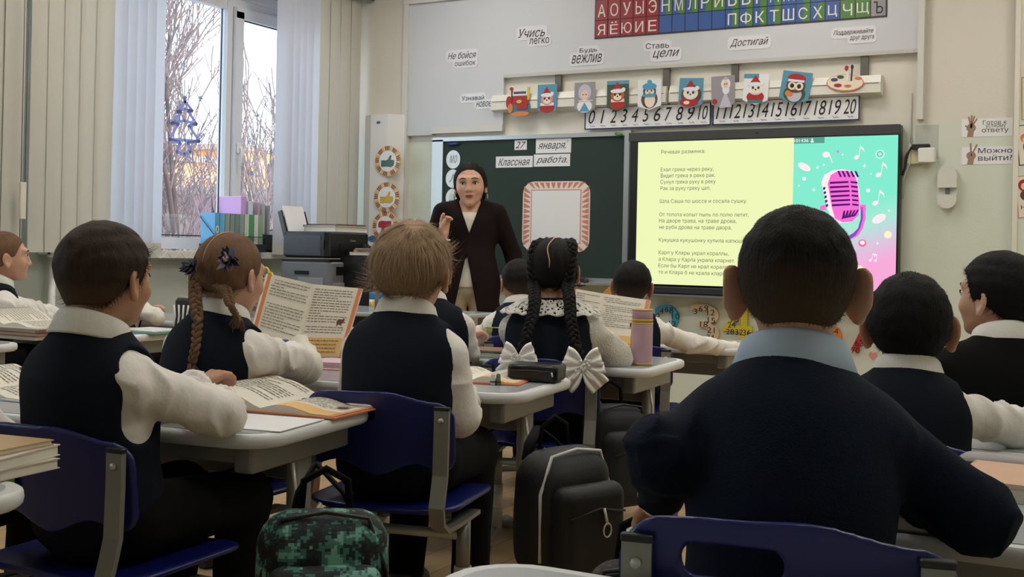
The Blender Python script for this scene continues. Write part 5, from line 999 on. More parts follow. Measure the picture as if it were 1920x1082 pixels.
    neckcut = lambda p: -(np.linalg.norm((p-np.array((nb[0], nb[1]+.004, nb[2]+.030*s), np.float32))*np.array((1, 1, .6), np.float32), axis=1)-.066*s)
    if top == 'jumper':
        f = lambda p: smax(smax(smin(torso(p, .012)-.0022*wob(p, 20, px), sleeves(p, .008), .022), zcut-p[:, 2], .01), neckcut(p), .01)
        V, Q = nets(f, slo, shi, .0085*res); child('jumper', np_mesh('jumper', [(V, Q, 0)]), vest)
        f2 = lambda p: smax(np.minimum.reduce([rc(p, arms[g][2]-(arms[g][2]-arms[g][1])/np.linalg.norm(arms[g][2]-arms[g][1])*.02, arms[g][2]+(arms[g][2]-arms[g][1])/np.linalg.norm(arms[g][2]-arms[g][1])*.012, .034*s, .036*s) for g in (1, -1)]), zcut*0-p[:, 2], .01)
        V, Q = nets(f2, np.minimum(arms[1][2], arms[-1][2])-.07, np.maximum(arms[1][2], arms[-1][2])+.07, .006); child('shirt_cuffs', np_mesh('cuffs', [(V, Q, 0)]), shirt)
    else:
        f = lambda p: smax(smax(smin(torso(p, .004), sleeves(p, .0), .02), zcut-p[:, 2], .01), neckcut(p), .01)
        V, Q = nets(f, slo, shi, .0078*res); child('shirt', np_mesh('shirt', [(V, Q, 0)]), shirt)
        def fv(p):
            d = torso(p, .014)-.0016*wob(p, 22, px+1.)
            for g in (1, -1):
                a = S[g]+np.array((g*.030*s, .0, -.012*s)); d = smax(d, -rc(p, a+np.array((0, 0, .05*s)), a+np.array((0, .012*s, -.050*s)), .047*s, .053*s), .008)
            d = smax(d, neckcut(p)-.001, .008); return smax(d, zcut-p[:, 2], .008)
        V, Q = nets(fv, wlo, whi, .0072*res); child('dress_bodice' if girl else 'vest', np_mesh('vest', [(V, Q, 0)]), vest)
        cf = {}
        for g in (1, -1):
            a, e_, w_ = arms[g]; u = (w_-e_)/np.linalg.norm(w_-e_); V, Q = nets(lambda p: smax(rc(p, w_-u*.02, w_+u*.014, .034*s*sleeve, .0355*s*sleeve), -rc(p, w_+u*.01, w_+u*.08, .027*s, .03*s), .004), np.minimum(w_-u*.03, w_+u*.03)-.05, np.maximum(w_-u*.03, w_+u*.03)+.05, .006); child('cuff', np_mesh('cuff', [(V, Q, 0)]), shirt)
    if collar is not None:
        tl = Matrix.Rotation(-math.radians(10), 3, 'X'); child('collar', collar_mesh(nb+np.array((0, .004*s, .022*s)), s, tl, .063, 1.25, gap).mesh('collar'), collar)
    def fl(p):
        d = el(p, (0, .02*s, pel[2]), (.155*s*wide, .108*s, .11*s))
        if girl: d = smin(d, rc(p, (0, .05*s, Z(.07)), (0, .30*s, Z(.045)), .125*s, .135*s), .05); return smax(smax(d, p[:, 2]-Z(.17), .02), Z(-.005)-p[:, 2], .02)-.003*wob(p, 30)
        for g in (1, -1): d = smin(d, rc(p, hips[g], kn[g], .078*s, .062*s), .03); d = smin(d, rc(p, kn[g], an[g], .060*s, .052*s), .03)
        return d-.0025*wob(p, 24, px)
    V, Q = nets(fl, (-.26*s, -.16*s, .02), (.26*s, .48*s, Z(.22)), .012); child('skirt' if girl else 'trousers', np_mesh('legs', [(V, Q, 0)]), BLKF)
    for g in (1, -1):
        V, Q = nets(lambda p: smax(smin(rc(p, an[g]+np.array((0, -.015, -.02)), an[g]+np.array((0, .10*s, -.05)), .042*s, .034*s), rc(p, an[g]+np.array((0, 0, .0)), an[g]+np.array((0, -.01, -.05)), .042*s, .036*s), .02), .012-p[:, 2], .004), an[g]-np.array((.07, .09, .085)), an[g]+np.array((.07, .2, .06)), .008); sh = child('shoe', np_mesh('shoe', [(V, Q, 0)]), SHOE)
        B().prism([(an[g][0]+x*.9*s, an[g][1]+.035*s+y*s, .0) for x, y in rrect(.075, .20, .036, 4)], (0, 0, .001), (0, 0, .016)).out('sole', SOLE, sh)
    # ---- hair and face
    def headpart(name, prt, mat):
        me_ = np_mesh(name, prt) if isinstance(prt, list) else prt
        ob = link(name, me_, mat, o); ob.matrix_local = Matrix.Translation(Vector(H)) @ Matrix(R.tolist()).to_4x4() @ Matrix.Scale(s_h, 4); return ob
    K.headpart = headpart; K.H = H; K.R = R; K.hair = headpart('hair', hair, hmat)
    if face:
        for g in (1, -1):
            eb = headpart('eye', B().sphere((g*.031, .0755, .003), (.0125, .0105, .0095), 12, 8).mesh('eye'), EYEW); B().sphere((g*.031, .0822, .003), (.0055, .0045, .0055), 10, 6).out('iris', IRIS, eb)
            headpart('eyebrow', B().tube([(g*.014, .0895, .0255), (g*.028, .088, .029), (g*.044, .079, .0255)], [.0022, .0026, .0014], 6).mesh('brow'), BROW)
            headpart('eyelid', B().tube([(g*.018, .083, .003), (g*.025, .0865, .0095), (g*.034, .086, .0105), (g*.045, .078, .005)], [.0015, .0022, .0022, .0015], 6).mesh('lid'), BROW)
        headpart('mouth', B().sphere((0, .0895, -.0535), (.018, .0055, .0035), 12, 6).sphere((0, .0885, -.060), (.015, .006, .0042), 12, 6).mesh('mouth'), LIP)
    return K
def chair_for(K, label, back=.065, dx=0.):
    a = math.radians(K.yaw); x, y = dx, back; place_chair(K.loc[0]+x*math.cos(a)-y*math.sin(a), K.loc[1]+x*math.sin(a)+y*math.cos(a), K.yaw, label).scale = (1, 1, (K.Z0-.008)/.405)
HB = hairmat('hair_dark_brown', (60, 48, 40), (84, 64, 52), (-.07, -.01)); HLB = hairmat('hair_light_brown', (158, 132, 104)); HBK = hairmat('hair_black', (26, 23, 22)); HFD = hairmat('hair_black_faded', (30, 26, 23), (92, 74, 58), (-.07, .045)); HBR = hairmat('hair_brown', (112, 84, 64)); HBL = hairmat('hair_blond', (170, 140, 100)); HF2 = hairmat('hair_black_clipped', (28, 25, 23), (84, 68, 56), (-.06, .01))
def Z_(x, y, z): return onZ(x, y, z)
AZ = DZ+.05

BZ = AZ
# middle column, from the back
P1 = kid('boy at left in navy vest with folded arms, short dark brown hair', 203, 414, 2.38, 4, (0, -3, 0), lean=-.35, hs=.97, skin=SKIN2, hmat=HB, hair=hair_short(.013, .006, n=5000, L=.024, lift=.003, h=.0045, seed=3), armR=(Z_(412, 772, AZ), Z_(345, 742, AZ+.012)), armL=(dep(280, 770, 2.6), Z_(362, 726, AZ+.02)), res=.8, wide=.9)
chair_for(P1, 'blue plastic chair of the left boy, nearest on the left side', .07)
P0 = kid('pupil mostly outside the picture at the lower left, only a pale sleeve showing', -130, 440, 2.5, 10, (0, 0, 0), hmat=HBK, hair=hair_short(n=0), armR=(dep(4, 832, 2.42), dep(-110, 800, 2.55)), armL=(dep(-330, 800, 2.6), dep(-200, 800, 2.6)), face=False)
P2 = kid('girl with two light brown braids and dark flower hair bows, reading a propped book', 436, 434, 3.15, 2, (-4, -9, 0), lean=1., hmat=HBR, hair=hair_girl(seed=5), girl=True, armR=(Z_(572, 688, AZ), dep(560, 640, 3.62)), armL=(dep(420, 690, 3.3), Z_(520, 640, AZ+.02)), hs=1.0, wide=.95, sleeve=1.12)
chair_for(P2, 'blue plastic chair under the girl with light brown braids')
P3 = kid('boy in the middle with tousled light brown hair, back to the camera', 776, 418, 3.1, 12, (4, 0, 0), lean=.75, ear=1.12, hs=1.06, hmat=HLB, hair=hair_short(.020, .010, ([-.12, -.085, -.05, -.022, .006, .026, .040, .060, .085, .12], [-.050, -.058, -.040, -.016, -.004, -.006, .040, .05, .05, .05]), n=6500, L=.050, lift=.006, noise=.003, h=.0048, curl=.12, wd=.0016, seed=8, crown=(.012, -.05, .095)), armR=(dep(866, 785, 3.02), dep(872, 742, 3.28)), armL=(dep(664, 765, 3.1), dep(690, 730, 3.35)), res=.85)
chair_for(P3, 'blue plastic chair in the middle under the boy with tousled hair')
P5 = kid('pupil with fair hair almost hidden behind the tousled boy', 803, 448, 4.25, 24, (6, 0, 0), hmat=HBL, hair=hair_girl(.012, 800, 4), girl=True, armR=(dep(876, 664, 4.2), dep(862, 636, 4.45)), armL=(dep(770, 650, 4.35), dep(868, 628, 4.5)), wide=1.15, face=False)
chair_for(P5, 'blue plastic chair of the fair-haired pupil behind the tousled boy')
P7 = kid('girl with two long black braids, white bows and a lace collar', 1042, 442, 4.10, 16, (0, 0, 0), lean=.9, skin=SKIN2, hmat=HBK, hair=hair_girl(.008, 1800, 6), girl=True, armR=(dep(1155, 668, 4.12), dep(1110, 648, 4.36)), armL=(dep(978, 655, 4.25), dep(1050, 642, 4.42)), shirt=M('lace_sleeve', (222, 218, 206), .8, bump=.8, bscale=160), sleeve=1.15, collar=None, wr=.7, face=False)
chair_for(P7, 'blue plastic chair behind the girl with black braids', .05)
P6 = kid('boy with cropped black hair sitting in front of the teacher', 972, 483, 5.15, 42, (4, 0, 0), hs=1.04, skin=SKIN2, hmat=HF2, hair=hair_short(.008, .004, n=900, seed=12), vest=M('grey_navy_vest', (30, 34, 48), .85, spec=.15), face=False)
chair_for(P6, 'blue plastic chair of the cropped boy before the teacher')
P8 = kid('boy with a crew cut in front of the screen, one arm stretched right', 1187, 487, 4.92, 14, (0, 0, 3), hs=1.05, ear=1.15, lean=1., skin=SKIN2, hmat=HF2, hair=hair_short(.012, .004, n=1200, seed=14), armR=(dep(1288, 642, 4.92), dep(1385, 656, 5.05)), face=False)
chair_for(P8, 'blue plastic chair of the crew cut boy below the screen')
# right column
P9 = kid('big boy in a navy jumper with a pale blue collar, nearest the camera', 1496, 382, 1.70, 13, (2, 0, 0), hs=.97, Z0=.405, lean=1.25, top='jumper', vest=JUMP, collar=BLUEC, skin=SKIN, hmat=HFD, hair=hair_short(.010, .0035, n=9000, L=.010, lift=.0035, h=.0038, seed=15, z_fade=(-.05, .07), wd=.0009, curl=.4), ear=1.28, armR=(Z_(1835, 968, AZ), Z_(1700, 925, AZ)), armL=(dep(1248, 850, 1.62), dep(1240, 925, 1.80)), res=.72, wide=.93, sleeve=.9, wr=.6, gap=30, face=False)
chair_for(P9, 'blue plastic chair at the bottom right, nearest the camera', .03)
P10 = kid('small boy in a navy vest with a round black head beside the big boy', 1707, 507, 2.50, 8, (2, 0, 0), hs=1.14, ear=1.18, lean=.9, skin=SKIN2, hmat=HBK, hair=hair_short(.010, .006, ([-.12, -.085, -.05, -.022, .006, .026, .040, .060, .085, .12], [-.068, -.076, -.056, -.030, -.012, -.014, .040, .056, .064, .07]), n=5000, L=.012, lift=.004, h=.0048, seed=17, z_fade=(-.06, .0)), armR=(dep(1920, 806, 2.52), dep(1760, 792, 2.76)), armL=(dep(1610, 800, 2.6), dep(1700, 792, 2.8)), res=.8, wide=.95, face=False)
chair_for(P10, 'blue plastic chair of the small boy, hidden behind the big boy')
P11 = kid('boy at the right edge turned left, black vest and thick dark hair', 1872, 471, 3.05, 26, (38, 2, 0), hs=1.06, lean=.6, skin=SKIN, hmat=HBK, hair=hair_short(.016, .006, n=3500, L=.02, lift=.004, seed=19), vest=BLKF, top='jumper', wide=1.25, wr=.4)
chair_for(P11, 'blue plastic chair of the boy at the right edge')
# window column
P12 = kid('girl in profile at the left edge with brown plaits, looking right', 12, 431, 5.1, -14, (-16, 0, 0), hmat=HBR, hair=hair_girl(.007, 700, 22), girl=True, armR=(Z_(95, 592, AZ), Z_(50, 600, AZ)), armL=(dep(-20, 590, 5.2), Z_(30, 590, AZ)), wide=.95)
chair_for(P12, 'blue plastic chair of the girl in profile at the left edge')
P13 = kid('pupil hidden behind the left boy, one white sleeve on the window side desk', 238, 466, 5.85, 4, (0, 0, 0), hmat=HBK, hair=hair_short(n=0), armR=(dep(292, 594, 5.75), dep(262, 590, 5.92)), face=False)
chair_for(P13, 'blue plastic chair of the pupil hidden behind the left boy')
# ---------------------------------------------------------------- girls' braids, bows, lace collar
def braid(K, name, pts, r0, r1, turns, mat, world_pts=True):
    P = [Vector(K.tolocal(p)) for p in pts]; return K.child(name, braid_mesh(P, r0, r1, turns).mesh('braid'), mat)
def hp(K, p):       # head frame -> world
    q = K.R @ (np.array(p)*K.s)+K.H; a = math.radians(K.yaw); return np.array((q[0]*math.cos(a)-q[1]*math.sin(a), q[0]*math.sin(a)+q[1]*math.cos(a), q[2]))+K.loc
def tassel(K, p, mat, n=26, L=.035, seed=1, d=(0, 0, -1)):
    r = random.Random(seed); b = B(); c = Vector(K.tolocal(p))
    for i in range(n): q = c+Vector((r.uniform(-.5, .5)*L, r.uniform(-.5, .5)*L, -L*r.uniform(.6, 1.3))); b.tube([c+Vector((r.uniform(-.006, .006), r.uniform(-.006, .006), 0)), c.lerp(q, .5)+Vector((r.uniform(-.005, .005), r.uniform(-.005, .005), 0)), q], [.0035, .003, .0008], 4)
    return K.child('braid_end', b.mesh('tassel'), mat)
def part_line(K, pts, r=.0022): return K.headpart('parting', B().tube(pts, r, 6).mesh('parting'), SKIN)
def flower(K, p, rad, cols, seed, out):
    """gathered fabric flower: pointed petals around a centre"""
    r = random.Random(seed); b = B(); c = Vector(K.tolocal(p)); o = Vector(out).normalized(); x, y = frame(o); b2 = B()
    for k in range(26):
        a = r.uniform(0, 2*PI); t = r.uniform(.1, 1.); d = (x*math.cos(a)+y*math.sin(a))*t+o*(1.05-t)*.9; d.normalize(); L = rad*r.uniform(.75, 1.1); sd = d.cross(o if t > .3 else x).normalized()*rad*.2; u = d.cross(sd).normalized()*rad*.08
        tgt = b if r.random() < .7 else b2; q = [c, c+d*L*.55+sd+u, c+d*L, c+d*L*.55-sd-u*.5]; tgt.add(q+[v+u*.6 for v in q], [(0, 1, 2, 3), (7, 6, 5, 4), (0, 4, 5, 1), (1, 5, 6, 2), (2, 6, 7, 3), (3, 7, 4, 0)])
    f = K.child('hair_flower', b.mesh('flower'), cols[0]); link('light_petals', b2.mesh('petals'), cols[1], f); link('flower_centre', B().sphere(c+o*rad*.55, rad*.2, 8, 6).mesh('centre'), cols[2], f)
NV = M('flower_navy', (24, 24, 48), .6); NV2 = M('flower_grey', (126, 122, 140), .6); GLD = M('flower_gold', (190, 170, 130), .4)
hp2 = [hp(P2, v) for v in ((-.055, -.075, -.012), (.040, -.082, -.045))]
braid(P2, 'braid', [hp2[0], dep(366, 560, 3.02), dep(371, 600, 2.98), dep(367, 650, 2.95), dep(360, 680, 2.95)], .014, .009, 5.5, HBR); tassel(P2, dep(359, 682, 2.95), HBR, 30, .05, 3)
braid(P2, 'braid', [hp2[1], dep(424, 545, 3.02), dep(432, 572, 2.99), dep(443, 592, 3.0)], .0125, .008, 4.5, HBR); tassel(P2, dep(446, 592, 3.0), HBR, 26, .035, 4)
flower(P2, dep(364, 503, 3.04), .038, (NV, NV, NV), 2, (-.5, -.8, .1)); flower(P2, dep(430, 487, 3.03), .042, (NV, NV2, GLD), 5, (.25, -1, .1))
part_line(P2, [(0.0, -.006+.105*math.cos(a)*-1 if False else -.012-.099*math.sin(a), .022+.091*math.cos(a)) for a in [i*.16 for i in range(0, 15)]], .0016)
# black braids: French braids start at the crown
for g in (1, -1):
    st = [hp(P7, v) for v in ((g*.042, .03, .098), (g*.060, -.03, .085), (g*.066, -.062, .045), (g*.062, -.078, .0), (g*.058, -.08, -.045))]
    px = [(1068, 560), (1070, 600), (1080, 650), (1088, 672)] if g > 0 else [(1003, 565), (997, 600), (985, 640), (977, 662)]
    braid(P7, 'braid', st+[dep(x, y, d_) for (x, y), d_ in zip(px, (3.92, 3.86, 3.82, 3.81))], .0165, .0135, 9, HBK)
part_line(P7, [(-.004+.006*math.sin(a*5), -.012-.099*math.sin(a), .022+.0905*math.cos(a)) for a in [i*.16 for i in range(-3, 14)]], .0022)
LACE = M('white_lace', (236, 232, 222), .8, bump=.9, bscale=240)
def lace_collar(K):
    s = K.s; Z = lambda v: K.Z0+v*s; c0 = Vector((0, .062*s, Z(.425))); V = []; n = 132; prof = 15
    for i in range(n+1):
        th = 2*PI*i/n
        for j in range(prof):
            t = j/(prof-1); r_ = (.056+.098*t)*s; zz = .034-.012*t-.040*t*t; wv = (.007*abs(math.sin(i*PI/11)))*(t > .85)*s
            V.append((c0.x+(r_+wv)*math.sin(th)*1.12, c0.y-(r_+wv)*math.cos(th)*.92, c0.z+zz*s+.003*math.sin(th*18)*t+.004*(1-abs(math.cos(th)))*(1-t)))
    Fc = [(i*prof+j, (i+1)*prof+j, (i+1)*prof+j+1, i*prof+j+1) for i in range(n) for j in range(prof-1) if not (1 <= j <= prof-3 and (i*7+j*j*5+(i//3)*j) % 9 in (0, 4))]
    me = B().add(V, Fc, True).mesh('lace'); o = K.child('lace_collar', me, LACE); m = o.modifiers.new('thick', 'SOLIDIFY'); m.thickness = .0025; m.offset = 1; return o
lace_collar(P7)
def bow(K, p, sc, seed):
    c = Vector(K.tolocal(p)); r = random.Random(seed); b = B(); ax = Vector((1, .1, 0)).normalized(); up = Vector((0, 0, 1)); fw = ax.cross(up)
    for g in (1, -1):
        for (an, L, w_) in ((.35, .055, .036), (-.35, .05, .03), (-.85, .075, .03)):
            d = (ax*g*math.cos(an)+up*math.sin(an)); n_ = d.cross(fw).normalized()
            b.grid(lambda u, v: c+d*L*sc*v+n_*(u-.5)*2*w_*sc*(.18+.82*math.sin(min(v*1.2, 1)*PI/2))+fw*(.010*math.sin(u*PI*5)*v+.006*math.sin(v*PI))*sc, 14, 6)
    o = K.child('bow', b.mesh('bow'), M('bow_organza', (240, 238, 234), .6)); m = o.modifiers.new('thick', 'SOLIDIFY'); m.thickness = .0015
    k = B()
    for i in range(14): k.sphere(c+Vector((r.uniform(-.02, .02), -.012+r.uniform(-.008, .004), r.uniform(-.016, .016)))*1*1 if False else c+Vector((r.uniform(-.02, .02)*sc, -.010, r.uniform(-.016, .016)*sc)), .0045*sc, 6, 5)
    link('bow_knot', k.mesh('knot'), WHITE, o)
bow(P7, dep(972, 672, 3.77), 1.05, 1); bow(P7, dep(1093, 686, 3.77), 1.2, 2)
braid(P12, 'braid', [hp(P12, v) for v in ((.05, -.06, -.02), (.055, -.09, -.08), (.04, -.12, -.15))], .016, .012, 3, HBR)
# white edging of the girl's dress armholes
# ---------------------------------------------------------------- teacher
TB = M('jacket_dark_brown', (25, 14, 13), .8, var=.1, vscale=20, bump=.12, bscale=300, spec=.15); CRM = M('cream_knit', (228, 220, 204), .8, bump=.4, bscale=130); TRS = M('cream_trousers', (206, 192, 164), .8, bump=.1, bscale=120)
def teacher():
    dT = 6.7; base = dep(882, 346, dT); ya = math.radians(-150); c, sn = math.cos(ya), math.sin(ya); loc = np.array((base[0], base[1], 0.)); hd = 1.17
    def loc_(w_): d = np.array(w_, float)-loc; return np.array((d[0]*c+d[1]*sn, -d[0]*sn+d[1]*c, d[2]))
    zc = base[2]-.003; H = np.array((0, .02, zc)); R = rotm(-4, 0, 3); sz = 1.235
    Sh = {g: np.array((g*.146, -.005, sz-.015)) for g in (1, -1)}
    Rl, Ll = loc_(dep(812, 474, dT)), loc_(dep(958, 482, dT+.05)); arms = {1: (Sh[1], loc_(dep(806, 470, dT-.02)), loc_(dep(833, 446, dT-.16))), -1: (Sh[-1], loc_(dep(962, 478, dT+.05)), loc_(dep(968, 556, dT-.02)))}
    def torso(p, f):
        d = smin(el(p, (0, -.01, 1.13), (.140+f, .098+f, .16+f)), el(p, (0, 0, .95), (.118+f, .092+f, .14+f)), .07); d = smin(d, el(p, (0, 0, .82), (.158+f, .115+f, .13+f)), .07)
        d = smin(d, rc(p, (-.108, -.01, sz-.008), (.108, -.01, sz-.008), .044+f, .044+f), .05); d = smin(d, rc(p, (0, -.01, sz+.03), (0, -.01, sz-.03), .045+f, .09+f), .05); return smin(d, rc(p, (0, -.01, sz), (0, 0, sz+.07), .06+f*.3, .045+f*.3), .03)
    hips = {g: np.array((g*.085, 0, .80)) for g in (1, -1)}; kn = {g: np.array((g*.10, .01, .44)) for g in (1, -1)}; an = {g: np.array((g*.105, -.01, .09)) for g in (1, -1)}
    def core(p):
        d = torso(p, -.02)
        for g in (1, -1):
            a, e, w_ = arms[g]; d = smin(d, rc(p, a, e, .036, .032), .02); d = smin(d, rc(p, e, w_, .032, .024), .015); d = smin(d, rc(p, hips[g], kn[g], .065, .05), .02); d = smin(d, rc(p, kn[g], an[g], .045, .035), .02); d = smin(d, rc(p, an[g], an[g]+np.array((0, .13, -.05)), .032, .024), .01)
        return d
    V, Q = nets(lambda p: head_sdf(p, .8, 1.), (-.105, -.125, -.165), (.105, .125, .125), .0042); parts = [((V*hd) @ R.T+H, Q, 0), (*nets(core, (-.32, -.25, 0), (.36, .3, 1.34), .016), 0)]
    def wd(px, py, dd): return loc_(dep(px, py, dd))
    w_ = arms[1][2]; parts.append((*hand_mesh(hand_parts(w_+np.array((0, 0, .012)), np.array((0, .05, 1.)), np.array((-.55, .75, 0)), 1.02, .62, pinch=1., mir=-1)), 0)); w2 = arms[-1][2]; parts.append((*hand_mesh(hand_parts(w2, w2-arms[-1][1], np.array((1, .2, 0)), 1.02, .35, mir=1)), 0))
    # neck and upper chest shown in the neckline
    parts.append((*nets(lambda p: smax(smin(torso(p, .006), rc(p, (0, 0, sz+.02), (0, .005, sz+.13), .050, .048), .03), 1.16-p[:, 2], .01), (-.13, -.14, 1.14), (.13, .16, 1.40), .009), 0))
    me = np_mesh('person', parts); me.materials.append(SKIN); o = bpy.data.objects.new('person', me); COL.objects.link(o); o.location = tuple(loc); o.rotation_euler = (0, 0, ya); tag(o, 'teacher in a dark brown jacket with one hand raised before the chalkboard', 'person', 'pupils and teacher')
    def vneck(p): return np.abs(p[:, 0])-(p[:, 2]-1.115)*.36
    def jac(p):
        d = torso(p, .026); d = smin(d, smax(rc(p, (0, 0, .92), (0, 0, .66), .135, .185)*.9, .66-p[:, 2], .01), .06)
        q = np.stack([p[:, 0], p[:, 1]*1.35, p[:, 2]], 1); d = np.minimum(d, smax(smax(rc(q, (0, 0, .95), (0, 0, .62), .14, .20), .672-p[:, 2], .008), p[:, 2]-1.0, .05))
        for g in (1, -1): a, e, w__ = arms[g]; d = smin(d, smin(rc(p, a+np.array((g*.012, 0, .012)), e, .058, .05), rc(p, e, w__-(w__-e)/np.linalg.norm(w__-e)*.035, .05, .040), .02), .03)
        d = d-.002*wob(p, 18, 1.)
        fr = p[:, 1]+.0
        d = smax(d, -np.maximum(vneck(p), -p[:, 1]+.02), .006); d = smax(d, -np.maximum(np.maximum(np.abs(p[:, 0]-.012)-.004-(.985-p[:, 2])*.20, p[:, 2]-.985), -p[:, 1]+.02), .006)
        return d
    V, Q = nets(jac, (-.34, -.26, .60), (.38, .30, 1.36), .0085); link('jacket', np_mesh('jacket', [(V, Q, 0)]), TB, o)
    V, Q = nets(lambda p: smax(smax(torso(p, .014), p[:, 2]-1.235+.9*np.abs(p[:, 0])*0-.5*np.maximum(np.abs(p[:, 0])-.05, 0), .01), .80-p[:, 2], .01), (-.22, -.18, .78), (.22, .2, 1.30), .009); link('knit_top', np_mesh('top', [(V, Q, 0)]), CRM, o)
    V, Q = nets(lambda p: smax(np.minimum(smin(smin(el(p, (0, 0, .84), (.165, .122, .13)), rc(p, hips[1], kn[1], .092, .085), .03), rc(p, kn[1], an[1], .085, .085), .03), smin(rc(p, hips[-1], kn[-1], .092, .085), rc(p, kn[-1], an[-1], .085, .085), .03))-.004*wob(p, 20), p[:, 2]-.97, .01), (-.26, -.2, .03), (.26, .2, 1.0), .013); link('trousers', np_mesh('trousers', [(V, Q, 0)]), TRS, o)
    b = B(); b.tube([(-.015, .105, .975), (.0, .118, .98), (.015, .105, .975)], .008, 6); link('button', b.mesh('button'), M('button_gold', (210, 190, 140), .3, .6), o)
    for g in (1, -1): link('shoe', B().sphere(an[g]+np.array((0, .05, -.045)), (.045, .12, .045), 12, 8).mesh('shoe'), SHOE, o)
    link('bracelet', B().tube([tuple(w_+np.array((.030*math.cos(t*PI/6), .030*math.sin(t*PI/6), -.012))) for t in range(13)], .006, 6, False).mesh('bracelet'), WHITE, o)
    def hpart(name, me_, mat):
        ob = link(name, me_, mat, o); ob.matrix_local = Matrix.Translation(Vector(H)) @ Matrix(R.tolist()).to_4x4() @ Matrix.Scale(hd, 4); return ob
    line = ([-.12, -.085, -.05, -.022, .0, .03, .045, .060, .085, .12], [-.085, -.085, -.08, -.07, -.045, .0, .045, .070, .086, .095])
    def fh(p):
        d = smin(cranium(p), el(p, (0, -.03, -.04), (.066, .06, .055)), .02)-.009+.0075*np.clip((p[:, 1]-.01)/.05, 0, 1)+.0009*np.sin(p[:, 0]*220); return smax(d, np.interp(p[:, 1], *line)-p[:, 2]-.004*(np.abs(p[:, 0]) < .02), .006)
    V, Q = nets(fh, (-.11, -.13, -.11), (.11, .115, .14), .005); W, Rr = ribbons(V, Q, 1500, (.0, .07, .08), .05, .0015, .0012, 9, .06); hpart('hair', np_mesh('hair', [(V, Q, 0), (W, Rr, 0)]), HBK)
    hpart('ponytail', B().tube([(0, -.10, -.03), (0, -.125, -.08), (.01, -.12, -.15), (.02, -.105, -.2)], [.02, .028, .026, .008], 9).mesh('tail'), HBK)
    for g in (1, -1):
        eb = hpart('eye', B().sphere((g*.031, .0765, .003), (.0125, .0105, .0082), 12, 8).mesh('eye'), EYEW); B().sphere((g*.031, .0838, .003), (.0058, .0040, .0060), 12, 6).out('iris', IRIS, eb)
        hpart('eyebrow', B().tube([(g*.013, .0905, .0235), (g*.028, .0885, .0285), (g*.046, .0785, .0245)], [.0022, .0026, .0012], 6).mesh('brow'), BROW); hpart('eyelid', B().tube([(g*.017, .0835, .003), (g*.024, .0875, .0090), (g*.034, .0865, .0100), (g*.046, .0775, .004)], [.0014, .0022, .0022, .0016], 6).mesh('lid'), BROW)
        hpart('earring', B().tube([(g*.083, .0+.010*math.sin(t*PI/5), -.062+.013*math.cos(t*PI/5)) for t in range(11)], .002, 6, False).mesh('ring'), M('earring_gold', (220, 196, 140), .3, .7))
    mo = hpart('mouth', B().sphere((0, .0895, -.0560), (.0215, .0055, .0034), 14, 6).sphere((0, .0885, -.0640), (.0180, .0060, .0042), 14, 6).mesh('mouth'), LIP); B().sphere((0, .0915, -.0598), (.0150, .0030, .0016), 12, 6).out('mouth_opening', M('mouth_dark', (110, 50, 48), .5), mo)
    return o
teacher()
# ================================================================ SMALL THINGS
V3 = lambda p: Vector([float(a) for a in p])
def quad(name, P, t, mat, parent, n=None):
    """slab between four corners (tl, tr, br, bl), t thick towards its back"""
    P = [V3(p) for p in P]; nn = n or (P[1]-P[0]).cross(P[3]-P[0]).normalized(); b = B(); b.prism(P, (0, 0, 0), nn*t); return b.out(name, mat, parent, True)
PRN = M('book_print', (128, 122, 116), .8); PAGE = M('book_page', (232, 226, 210), .7); ORG = M('book_edge_orange', (222, 140, 92), .6); SAND = M('book_sand_box', (232, 190, 120), .7); HORSE = M('print_brown', (110, 70, 50), .8)
def prints(P, rows, seed, parent, nn, bil=None, y0=.06, y1=.94, x0=.08, x1=.92, h=.27, lift=.0012):
    """rows of printed words between page corners (tl, tr, br, bl); bil maps (u,v) to a point"""
    r = random.Random(seed); P = [V3(p) for p in P]; b = B()
    f = bil or (lambda u, v: P[0].lerp(P[1], u).lerp(P[3].lerp(P[2], u), v))
    for i in range(rows):
        if r.random() < .12: continue
        v = y0+(y1-y0)*i/rows; dv = (y1-y0)/rows*h; u = x0+(.05 if r.random() < .2 else 0); end = x1 if r.random() < .75 else x0+(x1-x0)*r.uniform(.3, .8)
        while u < end-.03:
            w_ = r.uniform(.03, .12); w_ = min(w_, end-u); q = [f(u, v), f(u+w_, v), f(u+w_, v+dv), f(u, v+dv)]; b.add([p-nn*lift for p in q], [(0, 1, 2, 3)]); u += w_+.018
    o = b.out('printed_text', PRN, parent, True); o['kind'] = 'stuff'; return o
